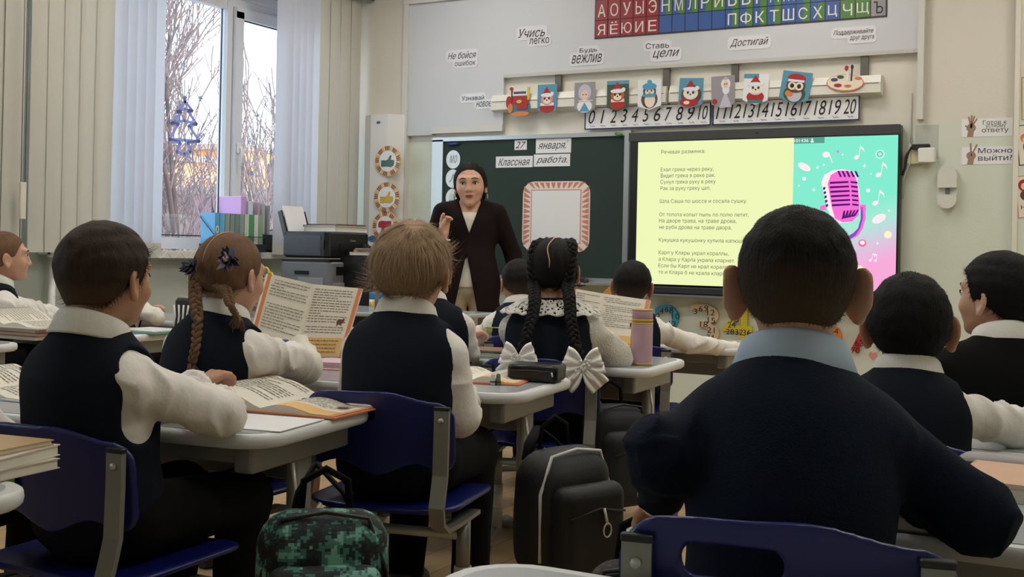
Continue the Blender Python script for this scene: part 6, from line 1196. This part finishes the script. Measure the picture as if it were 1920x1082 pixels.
def propped_book(label, L, R, th, seed, seed2, stand=None):
    """open textbook held upright: L and R are the page corners (tl, tr, br, bl)"""
    e = thing('open_textbook', label, 'book', (V3(L[2])+V3(R[3]))/2)
    for nm, P, sd in (('left_page', L, 0), ('right_page', R, 1)):
        P = [V3(p) for p in P]; nn = (P[1]-P[0]).cross(P[3]-P[0]).normalized()
        if nn.dot(V3(EYE)-P[0]) > 0: nn = -nn
        o = quad(nm, P, th, PAGE, e, nn); U = (P[1]-P[0]); 
        cov = [P[0]+nn*(th+.0005), P[1]+nn*(th+.0005), P[2]+nn*(th+.0005), P[3]+nn*(th+.0005)]; quad('cover', cov, .002, ORG, e, nn)
        k = .075; lf = nn*-.0008
        strip = [P[0], P[0].lerp(P[1], k), P[3].lerp(P[2], k), P[3]] if sd == 0 else [P[0].lerp(P[1], 1-k), P[1], P[2], P[3].lerp(P[2], 1-k)]
        quad('orange_margin', [p+lf for p in strip], .0006, ORG, o, nn)
        prints(P, 17, seed+sd*9, o, nn, y1=.70 if sd else .78, x0=.12 if sd == 0 else .06, x1=.94 if sd == 0 else .86)
        if sd:
            bx = [P[0].lerp(P[3], .74)+lf, P[1].lerp(P[2], .74)+lf, P[2]+lf, P[3]+lf]; a = [bx[0], bx[0].lerp(bx[1], .9), bx[3].lerp(bx[2], .9), bx[3]]; quad('sand_box', a, .0006, SAND, o, nn); prints(a, 4, seed+3, o, nn, y0=.15, y1=.95, lift=.002)
            f = lambda u, v: P[0].lerp(P[1], u).lerp(P[3].lerp(P[2], u), v)-nn*.0015
            b = B(); b.add([f(.68, .50), f(.72, .47), f(.78, .48), f(.82, .45), f(.83, .50), f(.79, .53), f(.80, .58), f(.77, .55), f(.72, .55), f(.70, .59)], [tuple(range(10))]); b.out('rider_drawing', HORSE, o, True)
        else:
            f = lambda u, v: P[0].lerp(P[1], u).lerp(P[3].lerp(P[2], u), v)-nn*.0015
            b = B(); b.add([f(.55, .86), f(.75, .82), f(.95, .9), f(.95, .98), f(.6, .97)], [tuple(range(5))]); b.out('blue_drawing', M('print_blue', (70, 110, 160), .8), o, True)
    return e
d2 = 3.62
propped_book('open orange-edged textbook propped upright before the girl with light braids', [dep(503, 513, d2-.12), dep(588, 533, d2), dep(553, 668, d2-.1), dep(468, 640, d2-.2)], [dep(588, 533, d2), dep(679, 541, d2-.03), dep(642, 668, d2-.12), dep(553, 668, d2-.1)], .010, 4, 5)
propped_book('open textbook propped upright in front of the girl with black braids', [dep(1076, 541, 4.42), dep(1128, 550, 4.5), dep(1122, 652, 4.4), dep(1060, 642, 4.32)], [dep(1128, 550, 4.5), dep(1219, 563, 4.4), dep(1196, 658, 4.32), dep(1122, 652, 4.4)], .010, 24, 25)
def flat_book(label, c, rz, w, h, curl, seed, cover=ORG, name='open_textbook', box=True):
    """open book lying on a desk: spine along local y, page w wide and h deep; curl lifts the left page"""
    e = thing(name, label, 'book', c, rz)
    B().box((0, 0, .0025), (2*w+.012, h+.012, .004)).out('cover', cover, e)
    for sd in (-1, 1):
        def f(u, v, o=0.): # u from spine outward, v along y
            z = .006+.014*math.sin(min(u*1.5, 1)*PI)*(1-.3*u)+.006*(1-u)+(curl*math.sin(u*PI*.55)**2 if sd < 0 else 0); x = u*w*(1-(.35*curl/.05*u if sd < 0 else 0)*.6)
            return Vector((sd*x, (v-.5)*h, z+o))
        b = B(); b.grid((lambda u, v: f(u, v)) if sd > 0 else (lambda u, v: f(1-u, v)), 12, 2); n_ = 13
        b.grid((lambda u, v: f(1, u)*(1-v)+Vector((sd*w*(.99 if sd > 0 else .8), (u-.5)*h, .004))*v) if sd > 0 else (lambda u, v: f(1, 1-u)*(1-v)+Vector((sd*w*.8, (.5-u)*h, .004))*v), 4, 3, False)
        for v_ in (0, 1): b.grid((lambda u, v: f(u if (v_ == 0) == (sd > 0) else 1-u, v_)*(1-v)+Vector((f(u if (v_ == 0) == (sd > 0) else 1-u, v_).x, (v_-.5)*h, .004))*v) if False else (lambda u, v: (lambda q: Vector((q.x, q.y, q.z*v+.004*(1-v))))(f(u if (v_ == 0) == (sd > 0) else 1-u, v_))), 12, 1, False)
        o = b.out('left_page' if sd < 0 else 'right_page', PAGE, e); W = world_of(e)
        mp = lambda u, v: W @ (f((1-u) if sd < 0 else u, 1-v)+Vector((0, 0, .0012)))
        pr = prints([(0, 0, 0)]*4, 15, seed+sd, o, Vector((0, 0, 0)), mp, y1=.72 if sd > 0 and box else .9, x0=.08, x1=.88)
        m_ = B(); m_.grid(lambda u, v: f((.93+.07*u) if sd > 0 else (1-.07*u), v, .0008), 2, 1); m_.out('orange_margin', cover, o)
        if sd > 0 and box: m_ = B(); m_.grid(lambda u, v: f(.03+.89*u, .24*v, .0008), 8, 1); m_.out('sand_box', SAND, o); m_ = B(); m_.add([f(.68, .42, .002), f(.76, .40, .002), f(.82, .44, .002), f(.84, .49, .002), f(.78, .50, .002), f(.7, .48, .002)], [tuple(range(6))]); m_.out('rider_drawing', HORSE, o)
    return e
zt = DZ+.002
def onD(x, y, z=None): return onZ(x, y, zt if z is None else z)
def at_(p, z=zt): return (p[0], p[1], z)
flat_book('open textbook with curled left page on the desk of the left boy', at_(onD(548, 762)), math.radians(6), .205, .275, .05, 31)
sheet = thing('exercise_sheet', 'white sheet of paper lying under the arm of the left boy', 'paper', at_(onD(480, 792))); B().box((0, 0, .001), (.24, .20, .002), math.radians(10)).out('sheet', PAPER, sheet)
flat_book('open textbook at the left edge before the pupil outside the picture', at_(onD(22, 735)), math.radians(4), .19, .26, .05, 35, PAPER, box=False)
flat_book('open textbook lying right of the tousled boy', at_(onD(905, 712)), math.radians(14), .14, .22, .02, 37)
flat_book('open book with curled white pages at the left edge on the window side', at_(onD(56, 632), zt+.047), math.radians(2), .20, .26, .06, 39, PAPER, box=False)
# pencil cases
def softcase(label, c, rz, L, W, Hh, mat, name='pencil_case', zipc=BLK, rad=.03):
    e = thing(name, label, 'pencil case', c, rz)
    def f(p):
        q = np.abs(p-np.array((0, 0, Hh/2), np.float32))-np.array((L/2-rad, W/2-rad, Hh/2-min(rad, Hh*.48)), np.float32); r_ = min(rad, Hh*.48); return np.linalg.norm(np.maximum(q, 0), axis=1)+np.minimum(q.max(1), 0)-r_+.002*wob(p, 60)
    V, Q = nets(f, (-L/2-.02, -W/2-.02, -.01), (L/2+.02, W/2+.02, Hh+.02), .007); link('case', np_mesh('case', [(V, Q, 0)]), mat, e)
    B().tube([(-L/2*.85, -W*.5-.002, Hh*.62), (0, -W*.5-.004, Hh*.66), (L/2*.85, -W*.5-.002, Hh*.62)], .003, 6).out('zip', zipc, e); B().tube([(L/2*.8, -W*.5-.004, Hh*.6), (L/2*.86, -W*.5-.01, Hh*.4)], .003, 6).out('zip_pull', STEELL, e); return e
softcase('soft navy pencil case on the desk of the left boy', at_(onD(445, 705)), math.radians(14), .22, .075, .072, M('case_navy', (30, 44, 84), .7, bump=.2, bscale=200))
softcase('black zipped pencil case on the desk right of the tousled boy', at_(onD(1006, 714)), math.radians(10), .165, .11, .055, M('case_black', (20, 20, 20), .3), rad=.014)
softcase('pale green pencil case in front of the girl with black braids', at_(onD(944, 642), zt+.03), math.radians(4), .16, .09, .055, M('case_green', (190, 202, 134), .6), zipc=M('zip_pale', (170, 184, 130), .5))
softcase('dark pencil case left of the boy at the left', at_(onD(60, 724)), math.radians(4), .18, .07, .05, M('case_charcoal', (44, 44, 48), .6))
softcase('long grey pencil case on the desk at the right edge', at_(onD(1885, 893)), math.radians(-4), .19, .08, .04, M('case_grey', (170, 168, 168), .5), zipc=BLK)
# piles of exercise books
def pile(label, c, rz, items, name='exercise_book', group='piled exercise books'):
    z = c[2]; rd = random.Random(label)
    for i, (col, w, d, t, lb) in enumerate(items):
        e = thing(name, lb, 'book', (c[0]+rd.uniform(-.012, .012), c[1]+rd.uniform(-.012, .012), z), rz+rd.uniform(-.1, .1), group)
        B().box((0, 0, t/2), (w-.006, d-.006, t-.003)).out('pages', PAGE, e); m = M('cover_%d_%d_%d' % col, col, .35); B().box((0, 0, t-.001), (w, d, .002)).box((0, 0, .001), (w, d, .002)).out('cover', m, e); B().box((-w/2, 0, t/2), (.002, d, t)).out('spine', m, e); z += t+.0005
    return z
pile('a', at_(onD(930, 668)), .1, [((176, 198, 200), .21, .17, .008, 'pale blue exercise book, lowest of the pile by the green case'), ((200, 206, 206), .2, .16, .008, 'grey exercise book in the middle of the pile by the green case'), ((170, 196, 204), .21, .17, .006, 'blue covered exercise book under the brown one by the green case'), ((150, 112, 92), .2, .16, .004, 'thin brown exercise book right under the green case')])
pile('b', at_(onD(60, 632)), .03, [((226, 222, 216), .30, .22, .012, 'white album at the bottom of the left edge pile'), ((206, 110, 92), .28, .20, .014, 'red orange textbook in the left edge pile'), ((216, 150, 104), .27, .2, .018, 'orange textbook on top of the left edge pile')])
pile('c', at_(onD(-70, 890)), .2, [((214, 208, 196), .20, .26, .018, 'cream book at the bottom of the lower left pile'), ((222, 216, 204), .19, .25, .02, 'thick white book in the lower left pile'), ((196, 164, 120), .19, .25, .010, 'tan exercise book on top of the lower left pile')])
pile('d', at_(onD(1700, 962)), -.05, [((120, 122, 110), .2, .26, .022, 'grey-green book under the arm of the big boy'), ((236, 234, 228), .19, .25, .006, 'white exercise book on the grey-green book at right')])
pile('e', at_(onD(1900, 922)), -.05, [((224, 222, 222), .17, .22, .02, 'white book on the desk at the right edge, lowest'), ((228, 186, 156), .165, .215, .010, 'pale orange covered book at the right edge')])
pile('f', at_(onD(280, 622)), .0, [((96, 188, 176), .27, .22, .008, 'teal folder under the hidden pupil sleeve'), ((232, 230, 226), .22, .2, .004, 'white sheet pad on the window side desk')])
pile('g', at_(onD(150, 608)), .0, [((60, 150, 144), .24, .2, .03, 'dark teal box file behind the left boy')])
pile('h', at_(onD(640, 688)), .12, [((226, 170, 190), .20, .15, .012, 'pink exercise book at the bottom of the pink pile'), ((230, 196, 206), .19, .15, .008, 'pale pink exercise book in the pink pile')])
# pink folder standing half open
e = thing('pink_folder', 'pink zipped folder with grey flap beside the tousled boy', 'folder', at_(onD(640, 675), zt+.022), .1); PNK = M('folder_pink', (214, 60, 120), .5)
B().rbox((0, 0, .012), (.17, .12, .022), .02).out('lower_half', PNK, e); b = B(); b.grid(lambda u, v: (-.085+.17*u, -.06+.12*v, .026+.035*v+.012*math.sin(u*PI)), 8, 4); o = b.out('upper_half', PNK, e); m = o.modifiers.new('t', 'SOLIDIFY'); m.thickness = .010; b = B(); b.grid(lambda u, v: (-.10+.20*u, -.03+.10*v, .045+.035*v+.012*math.sin(u*PI)), 8, 3); o = b.out('flap', M('folder_flap', (190, 184, 192), .4), e); m = o.modifiers.new('t', 'SOLIDIFY'); m.thickness = .004
for i, (px, py, col, lb) in enumerate(((612, 683, (190, 120, 90), 'brown pencil lying by the pink folder'), (598, 694, (220, 170, 180), 'pink pencil at the front of the pink pile'), (590, 686, (206, 150, 90), 'ochre pencil left of the pink folder'))):
    p = onD(px, py); e = thing('pencil', lb, 'pencil', at_(p), random.uniform(-.4, .4), 'pencils by the pink folder'); B().tube([(-.07, 0, .0045), (.07, 0, .0045)], .004, 6).out('shaft', M('pencil_%d' % i, col, .5), e); B().tube([(.07, 0, .0045), (.085, 0, .0045)], [.004, .0006], 6).out('tip', M('pencil_wood', (222, 190, 150), .6), e)
for i, (px, lb, col) in enumerate(((924, 'clear capped eraser standing by the black case, left one', (200, 200, 196)), (934, 'green capped eraser standing by the black case, right one', (90, 110, 92)))):
    p = onD(px, 722); e = thing('capped_eraser', lb, 'eraser', at_(p), 0, 'small caps on the desk'); B().lathe(((.007, 0), (.008, .004), (.0065, .03), (.004, .034)), n=10).out('cap_body', M('cap_%d' % i, col, .25), e); B().lathe(((.0085, .008), (.0085, .012)), n=10).out('cap_ring', BLK, e)
# thermos
p = onD(1203, 684); e = thing('thermos_bottle', 'pink lilac thermos with yellow bands on the desk of the girl with black braids', 'bottle', at_(p)); r_ = 20*4.1/2165
B().lathe(((r_*.97, 0), (r_, .006), (r_, .150), (r_*.99, .152)), n=28).out('body', M('thermos_lilac', (196, 164, 178), .35), e); B().lathe(((r_*1.01, .0), (r_*1.02, .005), (r_*1.01, .01)), n=28).out('base_ring', M('thermos_gold', (196, 156, 90), .4), e)
B().lathe(((r_*.99, .152), (r_*.99, .196), (r_*.9, .200)), n=28).out('lid', M('thermos_lid', (188, 158, 172), .35), e); B().lathe(((r_*.99, .194), (r_*1.02, .197), (r_*.99, .201)), n=28).out('lid_rim', M('thermos_gold', (196, 156, 90), .4), e)
for z in (.150, .162): B().lathe(((r_*1.0, z-.003), (r_*1.04, z), (r_*1.0, z+.003)), n=28).out('yellow_band', M('band_yellow', (226, 190, 60), .5), e)
B().tube([(-r_*1.02, 0, .15), (-r_*1.06, -.005, .10), (-r_*1.05, 0, .02)], .003, 6).out('strap', M('band_yellow', (226, 190, 60), .5), e)
# clear desk mats
for (px, py, rz, lb) in ((640, 790, 8, 'clear plastic mat on the desk of the left boy'),):
    pass
# ---------------------------------------------------------------- bags
def bagmat(name, cols, scale):
    m = bpy.data.materials.new(name); m.use_nodes = True; nt = m.node_tree; bs = nt.nodes['Principled BSDF']; bs.inputs['Roughness'].default_value = .75; tc = nt.nodes.new('ShaderNodeTexCoord'); vo = nt.nodes.new('ShaderNodeTexNoise'); vo.inputs['Scale'].default_value = scale; vo.inputs['Detail'].default_value = 6; vo.inputs['Roughness'].default_value = .65
    sn_ = nt.nodes.new('ShaderNodeVectorMath'); sn_.operation = 'SNAP'; sn_.inputs[1].default_value = (.006, .006, .006); nt.links.new(tc.outputs['Object'], sn_.inputs[0]); nt.links.new(sn_.outputs[0], vo.inputs['Vector'])
    rp_ = nt.nodes.new('ShaderNodeValToRGB'); rp_.color_ramp.interpolation = 'CONSTANT'; nt.links.new(vo.outputs[0], rp_.inputs[0]); nt.links.new(rp_.outputs[0], bs.inputs['Base Color']); rp_.color_ramp.elements[0].color = lin(cols[0]); rp_.color_ramp.elements[1].position = .44; rp_.color_ramp.elements[1].color = lin(cols[1])
    e_ = rp_.color_ramp.elements.new(.51); e_.color = lin(cols[2]); e_ = rp_.color_ramp.elements.new(.57); e_.color = lin(cols[3]); return m
def backpack(label, c, rz, W, Dp, Hh, mat, hook=None, piping=None, strapm=BLKF, tilt=0.):
    """origin at the bottom; front pocket faces local -y"""
    e = thing('school_backpack', label, 'backpack', c, rz); px_ = len(label)
    def rb(p, cc, hs, r_): q = np.abs(p-np.array(cc, np.float32))-np.array(hs, np.float32)+r_; return np.linalg.norm(np.maximum(q, 0), axis=1)+np.minimum(q.max(1), 0)-r_
    f = lambda p: rb(p, (0, 0, Hh/2), (W/2*(1), Dp/2, Hh/2), min(.085, Dp*.49))+.006*wob(p, 16, px_)
    V, Q = nets(f, (-W/2-.03, -Dp/2-.03, -.02), (W/2+.03, Dp/2+.03, Hh+.03), .010); link('main_bag', np_mesh('bag', [(V, Q, 0)]), mat, e)
    g = lambda p: rb(p, (0, -Dp/2-.012, Hh*.40), (W*.42, .040, Hh*.37), .038)+.002*wob(p, 30, 2)
    V, Q = nets(g, (-W/2-.02, -Dp/2-.08, 0), (W/2+.02, -Dp/2+.05, Hh*.75), .010); link('front_pocket', np_mesh('pocket', [(V, Q, 0)]), mat, e)
    pts = [(-W*.45, -Dp*.30, Hh*.2), (-W*.46, -Dp*.30, Hh*.7), (-W*.32, -Dp*.30, Hh*.97), (0, -Dp*.30, Hh*1.005), (W*.32, -Dp*.30, Hh*.97), (W*.46, -Dp*.30, Hh*.7), (W*.45, -Dp*.30, Hh*.2)]
    b = B(); b.tube(pts, .0045, 6); b.out('piping', piping or BLK, e); b = B(); b.tube([(-W*.36, -Dp/2-.05, Hh*.55), (0, -Dp/2-.054, Hh*.60), (W*.36, -Dp/2-.05, Hh*.55)], .003, 6); b.out('zip', BLK, e); b = B(); b.tube([(W*.05, -Dp/2-.056, Hh*.6), (W*.07, -Dp/2-.064, Hh*.48)], .004, 6); b.tube([(W*.07+.014*math.cos(t), -Dp/2-.064, Hh*.44+.018*math.sin(t)) for t in [k*PI/5 for k in range(11)]], .0022, 6, False); b.out('zip_pull', STEELL, e)
    b = B(); b.tube([(-.05, Dp*.2, Hh*.98), (-.045, Dp*.2, Hh+.05), (0, Dp*.2, Hh+.075), (.045, Dp*.2, Hh+.05), (.05, Dp*.2, Hh*.98)], .008, 6, flat=.5); b.out('top_loop', strapm, e)
    if hook is not None:
        hl = world_of(e).inverted() @ V3(hook); b = B()
        for sx in (-1, 1): b.tube([hl, hl.lerp(Vector((sx*.07, Dp*.35, Hh*.9)), .5)+Vector((sx*.012, 0, 0)), (sx*.07, Dp*.35, Hh*.9)], .016, 6, flat=.3)
        b.out('shoulder_strap', strapm, e)
    return e
CAMO = bagmat('camo_teal', ((16, 20, 22), (26, 44, 42), (64, 118, 108), (116, 170, 156)), 22)
p = dep(608, 1060, 2.36); backpack('teal digital camouflage backpack hanging from the desk of the left boy', (p[0], p[1], .08), math.radians(38), .27, .15, .405, CAMO, dep(592, 868, 2.42))
BKB = M('bag_black', (8, 8, 9), .6, bump=.1, bscale=150); p = dep(1040, 950, 3.02); backpack('black backpack with white piping hanging in the middle aisle', (p[0]+.02, p[1], .17), math.radians(70), .27, .17, .34, BKB, dep(1010, 800, 3.1), M('piping_white', (206, 206, 204), .5))
p = dep(1150, 880, 3.9); backpack('dark backpack hanging further up the middle aisle behind the braids', (p[0], p[1], .17), math.radians(60), .24, .15, .34, M('bag_navy', (20, 22, 30), .7), dep(1140, 770, 3.95))
PLAID = bagmat('plaid_bag_cloth', ((14, 14, 16), (20, 19, 18), (30, 26, 22), (70, 58, 46)), 30); p = dep(1215, 1010, 1.95); backpack('dark plaid bag beside the chair of the big boy', (p[0], p[1], .12), math.radians(20), .22, .14, .38, PLAID)
# ---------------------------------------------------------------- printers, shelf and teacher's table by the window
tb = thing('printer_table', 'grey low table by the window carrying two printers', 'table', (-4.75, 6.0, 0)); TG = M('table_grey', (120, 120, 118), .5)
B().box((0, 0, .63), (.62, 1.1, .03)).out('top', TG, tb)
for sx in (-1, 1):
    for sy in (-1, 1): B().box((sx*.28, sy*.5, .31), (.04, .04, .62)).out('leg', TG, tb)
pc = dep(610, 515, 7.4); PX, PY = pc[0]+.0, pc[1]+.02
PG = M('printer_grey', (120, 122, 126), .45); PGL = M('printer_grey_light', (152, 154, 158), .45); PB = M('printer_black', (24, 25, 28), .3); PB2 = M('printer_slate', (62, 66, 76), .4)
e = thing('laser_printer', 'grey laser printer under the black one by the window', 'printer', (PX, PY, .645))
B().rbox((0, 0, .14), (.40, .46, .28), .03).out('body', PG, e); B().box((.2, .0, .225), (.012, .34, .05)).out('output_slot', PB, e); B().rbox((.2, 0, .12), (.02, .40, .06), .006).out('front_tray', PGL, e); B().rbox((.2, 0, .05), (.02, .40, .06), .006).out('front_tray', PGL, e); B().box((-.02, -.233, .21), (.11, .008, .022)).out('side_handle', PB, e); B().box((.0, 0, .285), (.38, .45, .012)).out('scanner_lid', PB, e); B().rbox((.05, -.232, .1), (.2, .008, .16), .01).out('side_panel', PGL, e)
e = thing('inkjet_printer', 'black inkjet printer with paper in its rear tray', 'printer', (PX-.01, PY+.0, .94))
B().rbox((0, 0, .09), (.36, .44, .165), .03).out('body', PB, e); B().rbox((-.02, -.218, .085), (.3, .012, .13), .012).out('side_cover', PB2, e); B().box((.14, -.226, .09), (.03, .008, .06)).out('ink_window', PB, e); B().box((.178, .02, .07), (.012, .24, .06)).out('output_slot', M('slot_dark', (8, 8, 9), .4), e)
text_fit('Canon', (-.03, 0, .03, .012), e, M('logo_silver', (190, 190, 190), .4), 0, 'logo', 0, 0, M4=Matrix.Translation((PX+.176, PY+.03, .94+.115)) @ Matrix.Rotation(PI/2, 4, 'Z'))
for k in range(3): B().rbox((.181, .14+k*.03, .075), (.006, .018, .05), .003).out('ink_gauge', PB2, e)
RT_ = Matrix.Rotation(-.32, 3, 'Y'); B().box((-.19, -.08, .24), (.006, .20, .20), m=RT_).out('paper_sheet', PAPER, e); b = B(); b.box((-.20, -.195, .22), (.03, .012, .17), m=RT_); b.box((-.20, .035, .22), (.03, .012, .17), m=RT_); b.box((-.205, -.08, .2), (.01, .24, .14), m=RT_); b.out('rear_tray', PB, e)
z = pile('p', (PX-.0, PY+.07, 1.115), .03, [((225, 226, 232), .26, .32, .03, 'ream of white paper lying on the black printer'), ((70, 76, 84), .27, .30, .012, 'dark grey folder lying on the ream, by the printer'), ((150, 62, 56), .26, .28, .006, 'red folder on top of the printer pile')], 'paper_stack', 'papers on the printer')
e = thing('black_shelf', 'black shelf unit with paper trays right of the printers', 'shelf', (dep(715, 520, 7.35)[0], dep(715, 520, 7.35)[1], 0)); sx, sy = .0, .0
for zz_ in (.55, .70, .83, .96): B().box((0, 0, zz_), (.34, .40, .018)).out('shelf_board', PB, e)
for yy in (-.2, .2): B().box((0, yy, .48), (.34, .014, .96)).out('side_panel', PB, e)
B().box((-.16, 0, .48), (.014, .40, .96)).out('back_panel', PB, e); B().box((.02, 0, .725), (.28, .3, .02)).out('paper_tray', PGL, e)
q = dep(715, 520, 7.35); pile('q', (q[0], q[1], .97), .2, [((200, 198, 194), .3, .34, .02, 'grey papers lying on the black shelf'), ((206, 120, 80), .24, .3, .014, 'orange folder on the black shelf'), ((60, 60, 64), .26, .3, .01, 'dark folder on top of the black shelf')], 'paper_stack', 'papers on the black shelf')
# teacher's table with glue sticks
g = dep(712, 583, 6.2); tz = g[2]
e = thing('teacher_table', 'grey table with glue sticks behind the tousled boy', 'table', (g[0], g[1]+.1, 0)); B().rbox((0, 0, tz-.012), (1.0, .55, .024), .02).out('top', LAM, e)
for sx in (-1, 1):
    for sy in (-1, 1): B().box((sx*.45, sy*.22, (tz-.024)/2), (.035, .035, tz-.024)).out('leg', STEEL, e)
for (px, cc, lb) in ((697, (52, 128, 190), 'glue stick with a light blue cap, leftmost of three'), (715, (60, 140, 200), 'glue stick with a blue cap in the middle of three'), (729, (30, 60, 160), 'glue stick with a dark blue cap, rightmost of three')):
    q = dep(px, 583, 6.2); e = thing('glue_stick', lb, 'glue stick', (q[0], q[1], tz), 0, 'glue sticks'); r_ = .015; B().lathe(((r_, 0), (r_, .062)), n=14).out('tube', WHITE, e); B().lathe(((r_*1.03, .062), (r_*1.03, .098), (r_*.9, .1)), n=14).out('cap', M('glue_cap_%d' % px, cc, .4), e); B().lathe(((r_*1.02, .02), (r_*1.02, .05)), n=14).out('label_band', M('glue_label', (222, 196, 110), .5), e)
q = dep(694, 580, 6.25); tag(rebase(B().lathe(((.016, 0), (.016, .125), (.012, .13)), n=12).out('spray_bottle', M('bottle_grey', (126, 120, 112), .5)), (0, 0, 0)), 'tall grey bottle behind the leftmost glue stick', 'bottle').location = (q[0], q[1]+.05, tz)
# ---------------------------------------------------------------- window sill
def on_sill(px): q = onX(px, 468, XW-.1); return q[1]
ZSL = ZS-.012
e = thing('book_rack', 'wire rack of booklets standing on the window sill', 'rack', (XW+.04, on_sill(395), ZSL)); xr = XW+.04; WIRE = M('wire_black', (26, 26, 34), .5); y0, y1 = on_sill(350), on_sill(446)
b = B()
for yy in (y0, y0+.07, y0+.14, y1): b.tube([(xr+.1, yy, ZSL+.003), (xr+.1, yy, ZSL+.10), (xr-.03, yy, ZSL+.22)], .003, 6)
for zz_, xx in ((.01, .1), (.05, .1), (.10, .1), (.16, .03), (.22, -.03)): b.tube([(xr+xx, y0, ZSL+zz_), (xr+xx, y1, ZSL+zz_)], .003, 6)
b.out('wire_frame', WIRE, e, True); B().box2((xr-.035, y0, ZSL), (xr+.105, y1, ZSL+.05)).out('tray', M('rack_navy', (38, 46, 66), .5), e, True)
cols = ((96, 176, 226), (120, 190, 230), (150, 170, 164), (140, 156, 150), (130, 148, 142), (150, 168, 160), (206, 222, 200), (90, 160, 110), (224, 228, 222), (150, 180, 140))
for i in range(10):
    yy = y0+.01+(y1-y0-.02)*i/10; w_ = (y1-y0-.03)/10; bk = thing('booklet', 'booklet number %s in the wire rack, %s' % (['one', 'two', 'three', 'four', 'five', 'six', 'seven', 'eight', 'nine', 'ten'][i], ['sky blue cover with a daisy', 'pale blue cover', 'grey green cover', 'dull grey cover', 'dark sage cover', 'light sage cover', 'mint white cover', 'leaf green cover', 'white cover', 'olive cover'][i]), 'booklet', (xr, yy, ZSL+.05), 0, 'booklets in the wire rack')
    B().box2((xr-.028, yy, ZSL+.051), (xr+.085, yy+w_*.85, ZSL+.245)).out('pages', PAGE, bk, True); B().box2((xr-.03, yy-.001, ZSL+.051), (xr+.088, yy+w_*.25, ZSL+.247)).out('cover', M('booklet_%d' % i, cols[i], .4), bk, True); B().box2((xr+.085, yy-.001, ZSL+.05), (xr+.089, yy+w_*.9, ZSL+.247)).out('spine', M('booklet_%d' % i, cols[i], .4), bk, True)
    if i == 0:
        b = B()
        for k in range(8): a = k*PI/4; b.sphere((xr+.091, yy+w_*.4+.012*math.cos(a), ZSL+.14+.02*math.sin(a)), (.001, .006, .008), 6, 4)
        b.out('daisy_print', WHITE, bk, True)
# desktop organiser on the sill
e = thing('magazine_holder', 'black magazine holder full of folders on the right end of the sill', 'holder', (XW-.1, on_sill(470), ZSL)); xr = XW-.10
for px in (424, 452, 494): 
    yy = on_sill(px); P_ = [(xr-.14, yy, ZSL), (xr+.11, yy, ZSL), (xr+.11, yy, ZSL+.10)] + [(xr+.11-.25*math.sin(t*PI/12), yy, ZSL+.10+.27*(1-math.cos(t*PI/12))) for t in range(1, 7)]; B().prism(P_, (0, 0, 0), (0, .006, 0)).out('side_wall', PB, e, True)
B().box2((xr-.14, on_sill(424), ZSL), (xr+.11, on_sill(500), ZSL+.012)).out('base', PB, e, True); B().box2((xr+.10, on_sill(424), ZSL), (xr+.11, on_sill(505), ZSL+.12)).out('front', PB, e, True)
for px, w_, h_, col, lb in ((432, .05, .37, (206, 160, 220), 'lilac plastic folder in the black holder'), (446, .045, .34, (214, 222, 240), 'pale blue folder in the black holder'), (464, .02, .34, (196, 176, 186), 'rose grey folder in the black holder'), (472, .03, .33, (206, 206, 204), 'light grey folder in the black holder'), (482, .025, .32, (176, 174, 170), 'dark grey folder in the black holder')):
    yy = on_sill(px); bk = thing('folder', lb, 'folder', (xr, yy, ZSL+.012), 0, 'folders in the black holder'); B().box2((xr-.12, yy, ZSL+.013), (xr+.085, yy+w_, ZSL+h_)).out('cover', M('folder_%d' % px, col, .4), bk, True); B().box2((xr-.11, yy+.004, ZSL+h_), (xr+.08, yy+w_-.004, ZSL+h_+.004)).out('pages', PAGE, bk, True)
# a wire-framed bag on the chair behind the girl with light braids
p = dep(357, 600, 5.33); e = thing('cosmetic_pouch', 'clear black and white pouch standing behind the girl with light braids', 'pouch', (p[0], p[1], zt)); B().rbox((0, 0, .075), (.17, .06, .15), .03).out('pouch', M('pouch_dark', (40, 40, 44), .4), e); b = B()
for i in range(6): b.tube([(-.07+i*.028, -.034, .02), (-.06+i*.024, -.035, .07), (-.07+i*.03, -.034, .12)], .005, 6)
b.out('white_scribble', WHITE, e); B().tube([(-.08, 0, .152), (.08, 0, .152)], .006, 8).out('zip', STEELL, e)
# scissors handle by the printers
p = dep(498, 520, 5.94); b = B(); e = thing('scissors', 'yellow handled scissors standing behind the propped book', 'scissors', (p[0], p[1], zt))
for dx, dz in ((0, .02), (.03, -.005)): b.tube([(dx+.022*math.cos(t*PI/6), 0, p[2]-zt+dz+.03*math.sin(t*PI/6)) for t in range(13)], .006, 7, False)
b.out('handles', M('scissor_yellow', (214, 196, 60), .4), e); B().tube([(.015, 0, 0), (.015, 0, p[2]-zt-.02)], .006, 6).out('blades', STEELL, e); B().lathe(((.035, 0), (.038, p[2]-zt-.05), (.034, p[2]-zt-.05), (.032, .004)), (.015, 0, 0), n=14).out('cup', PB2, e)
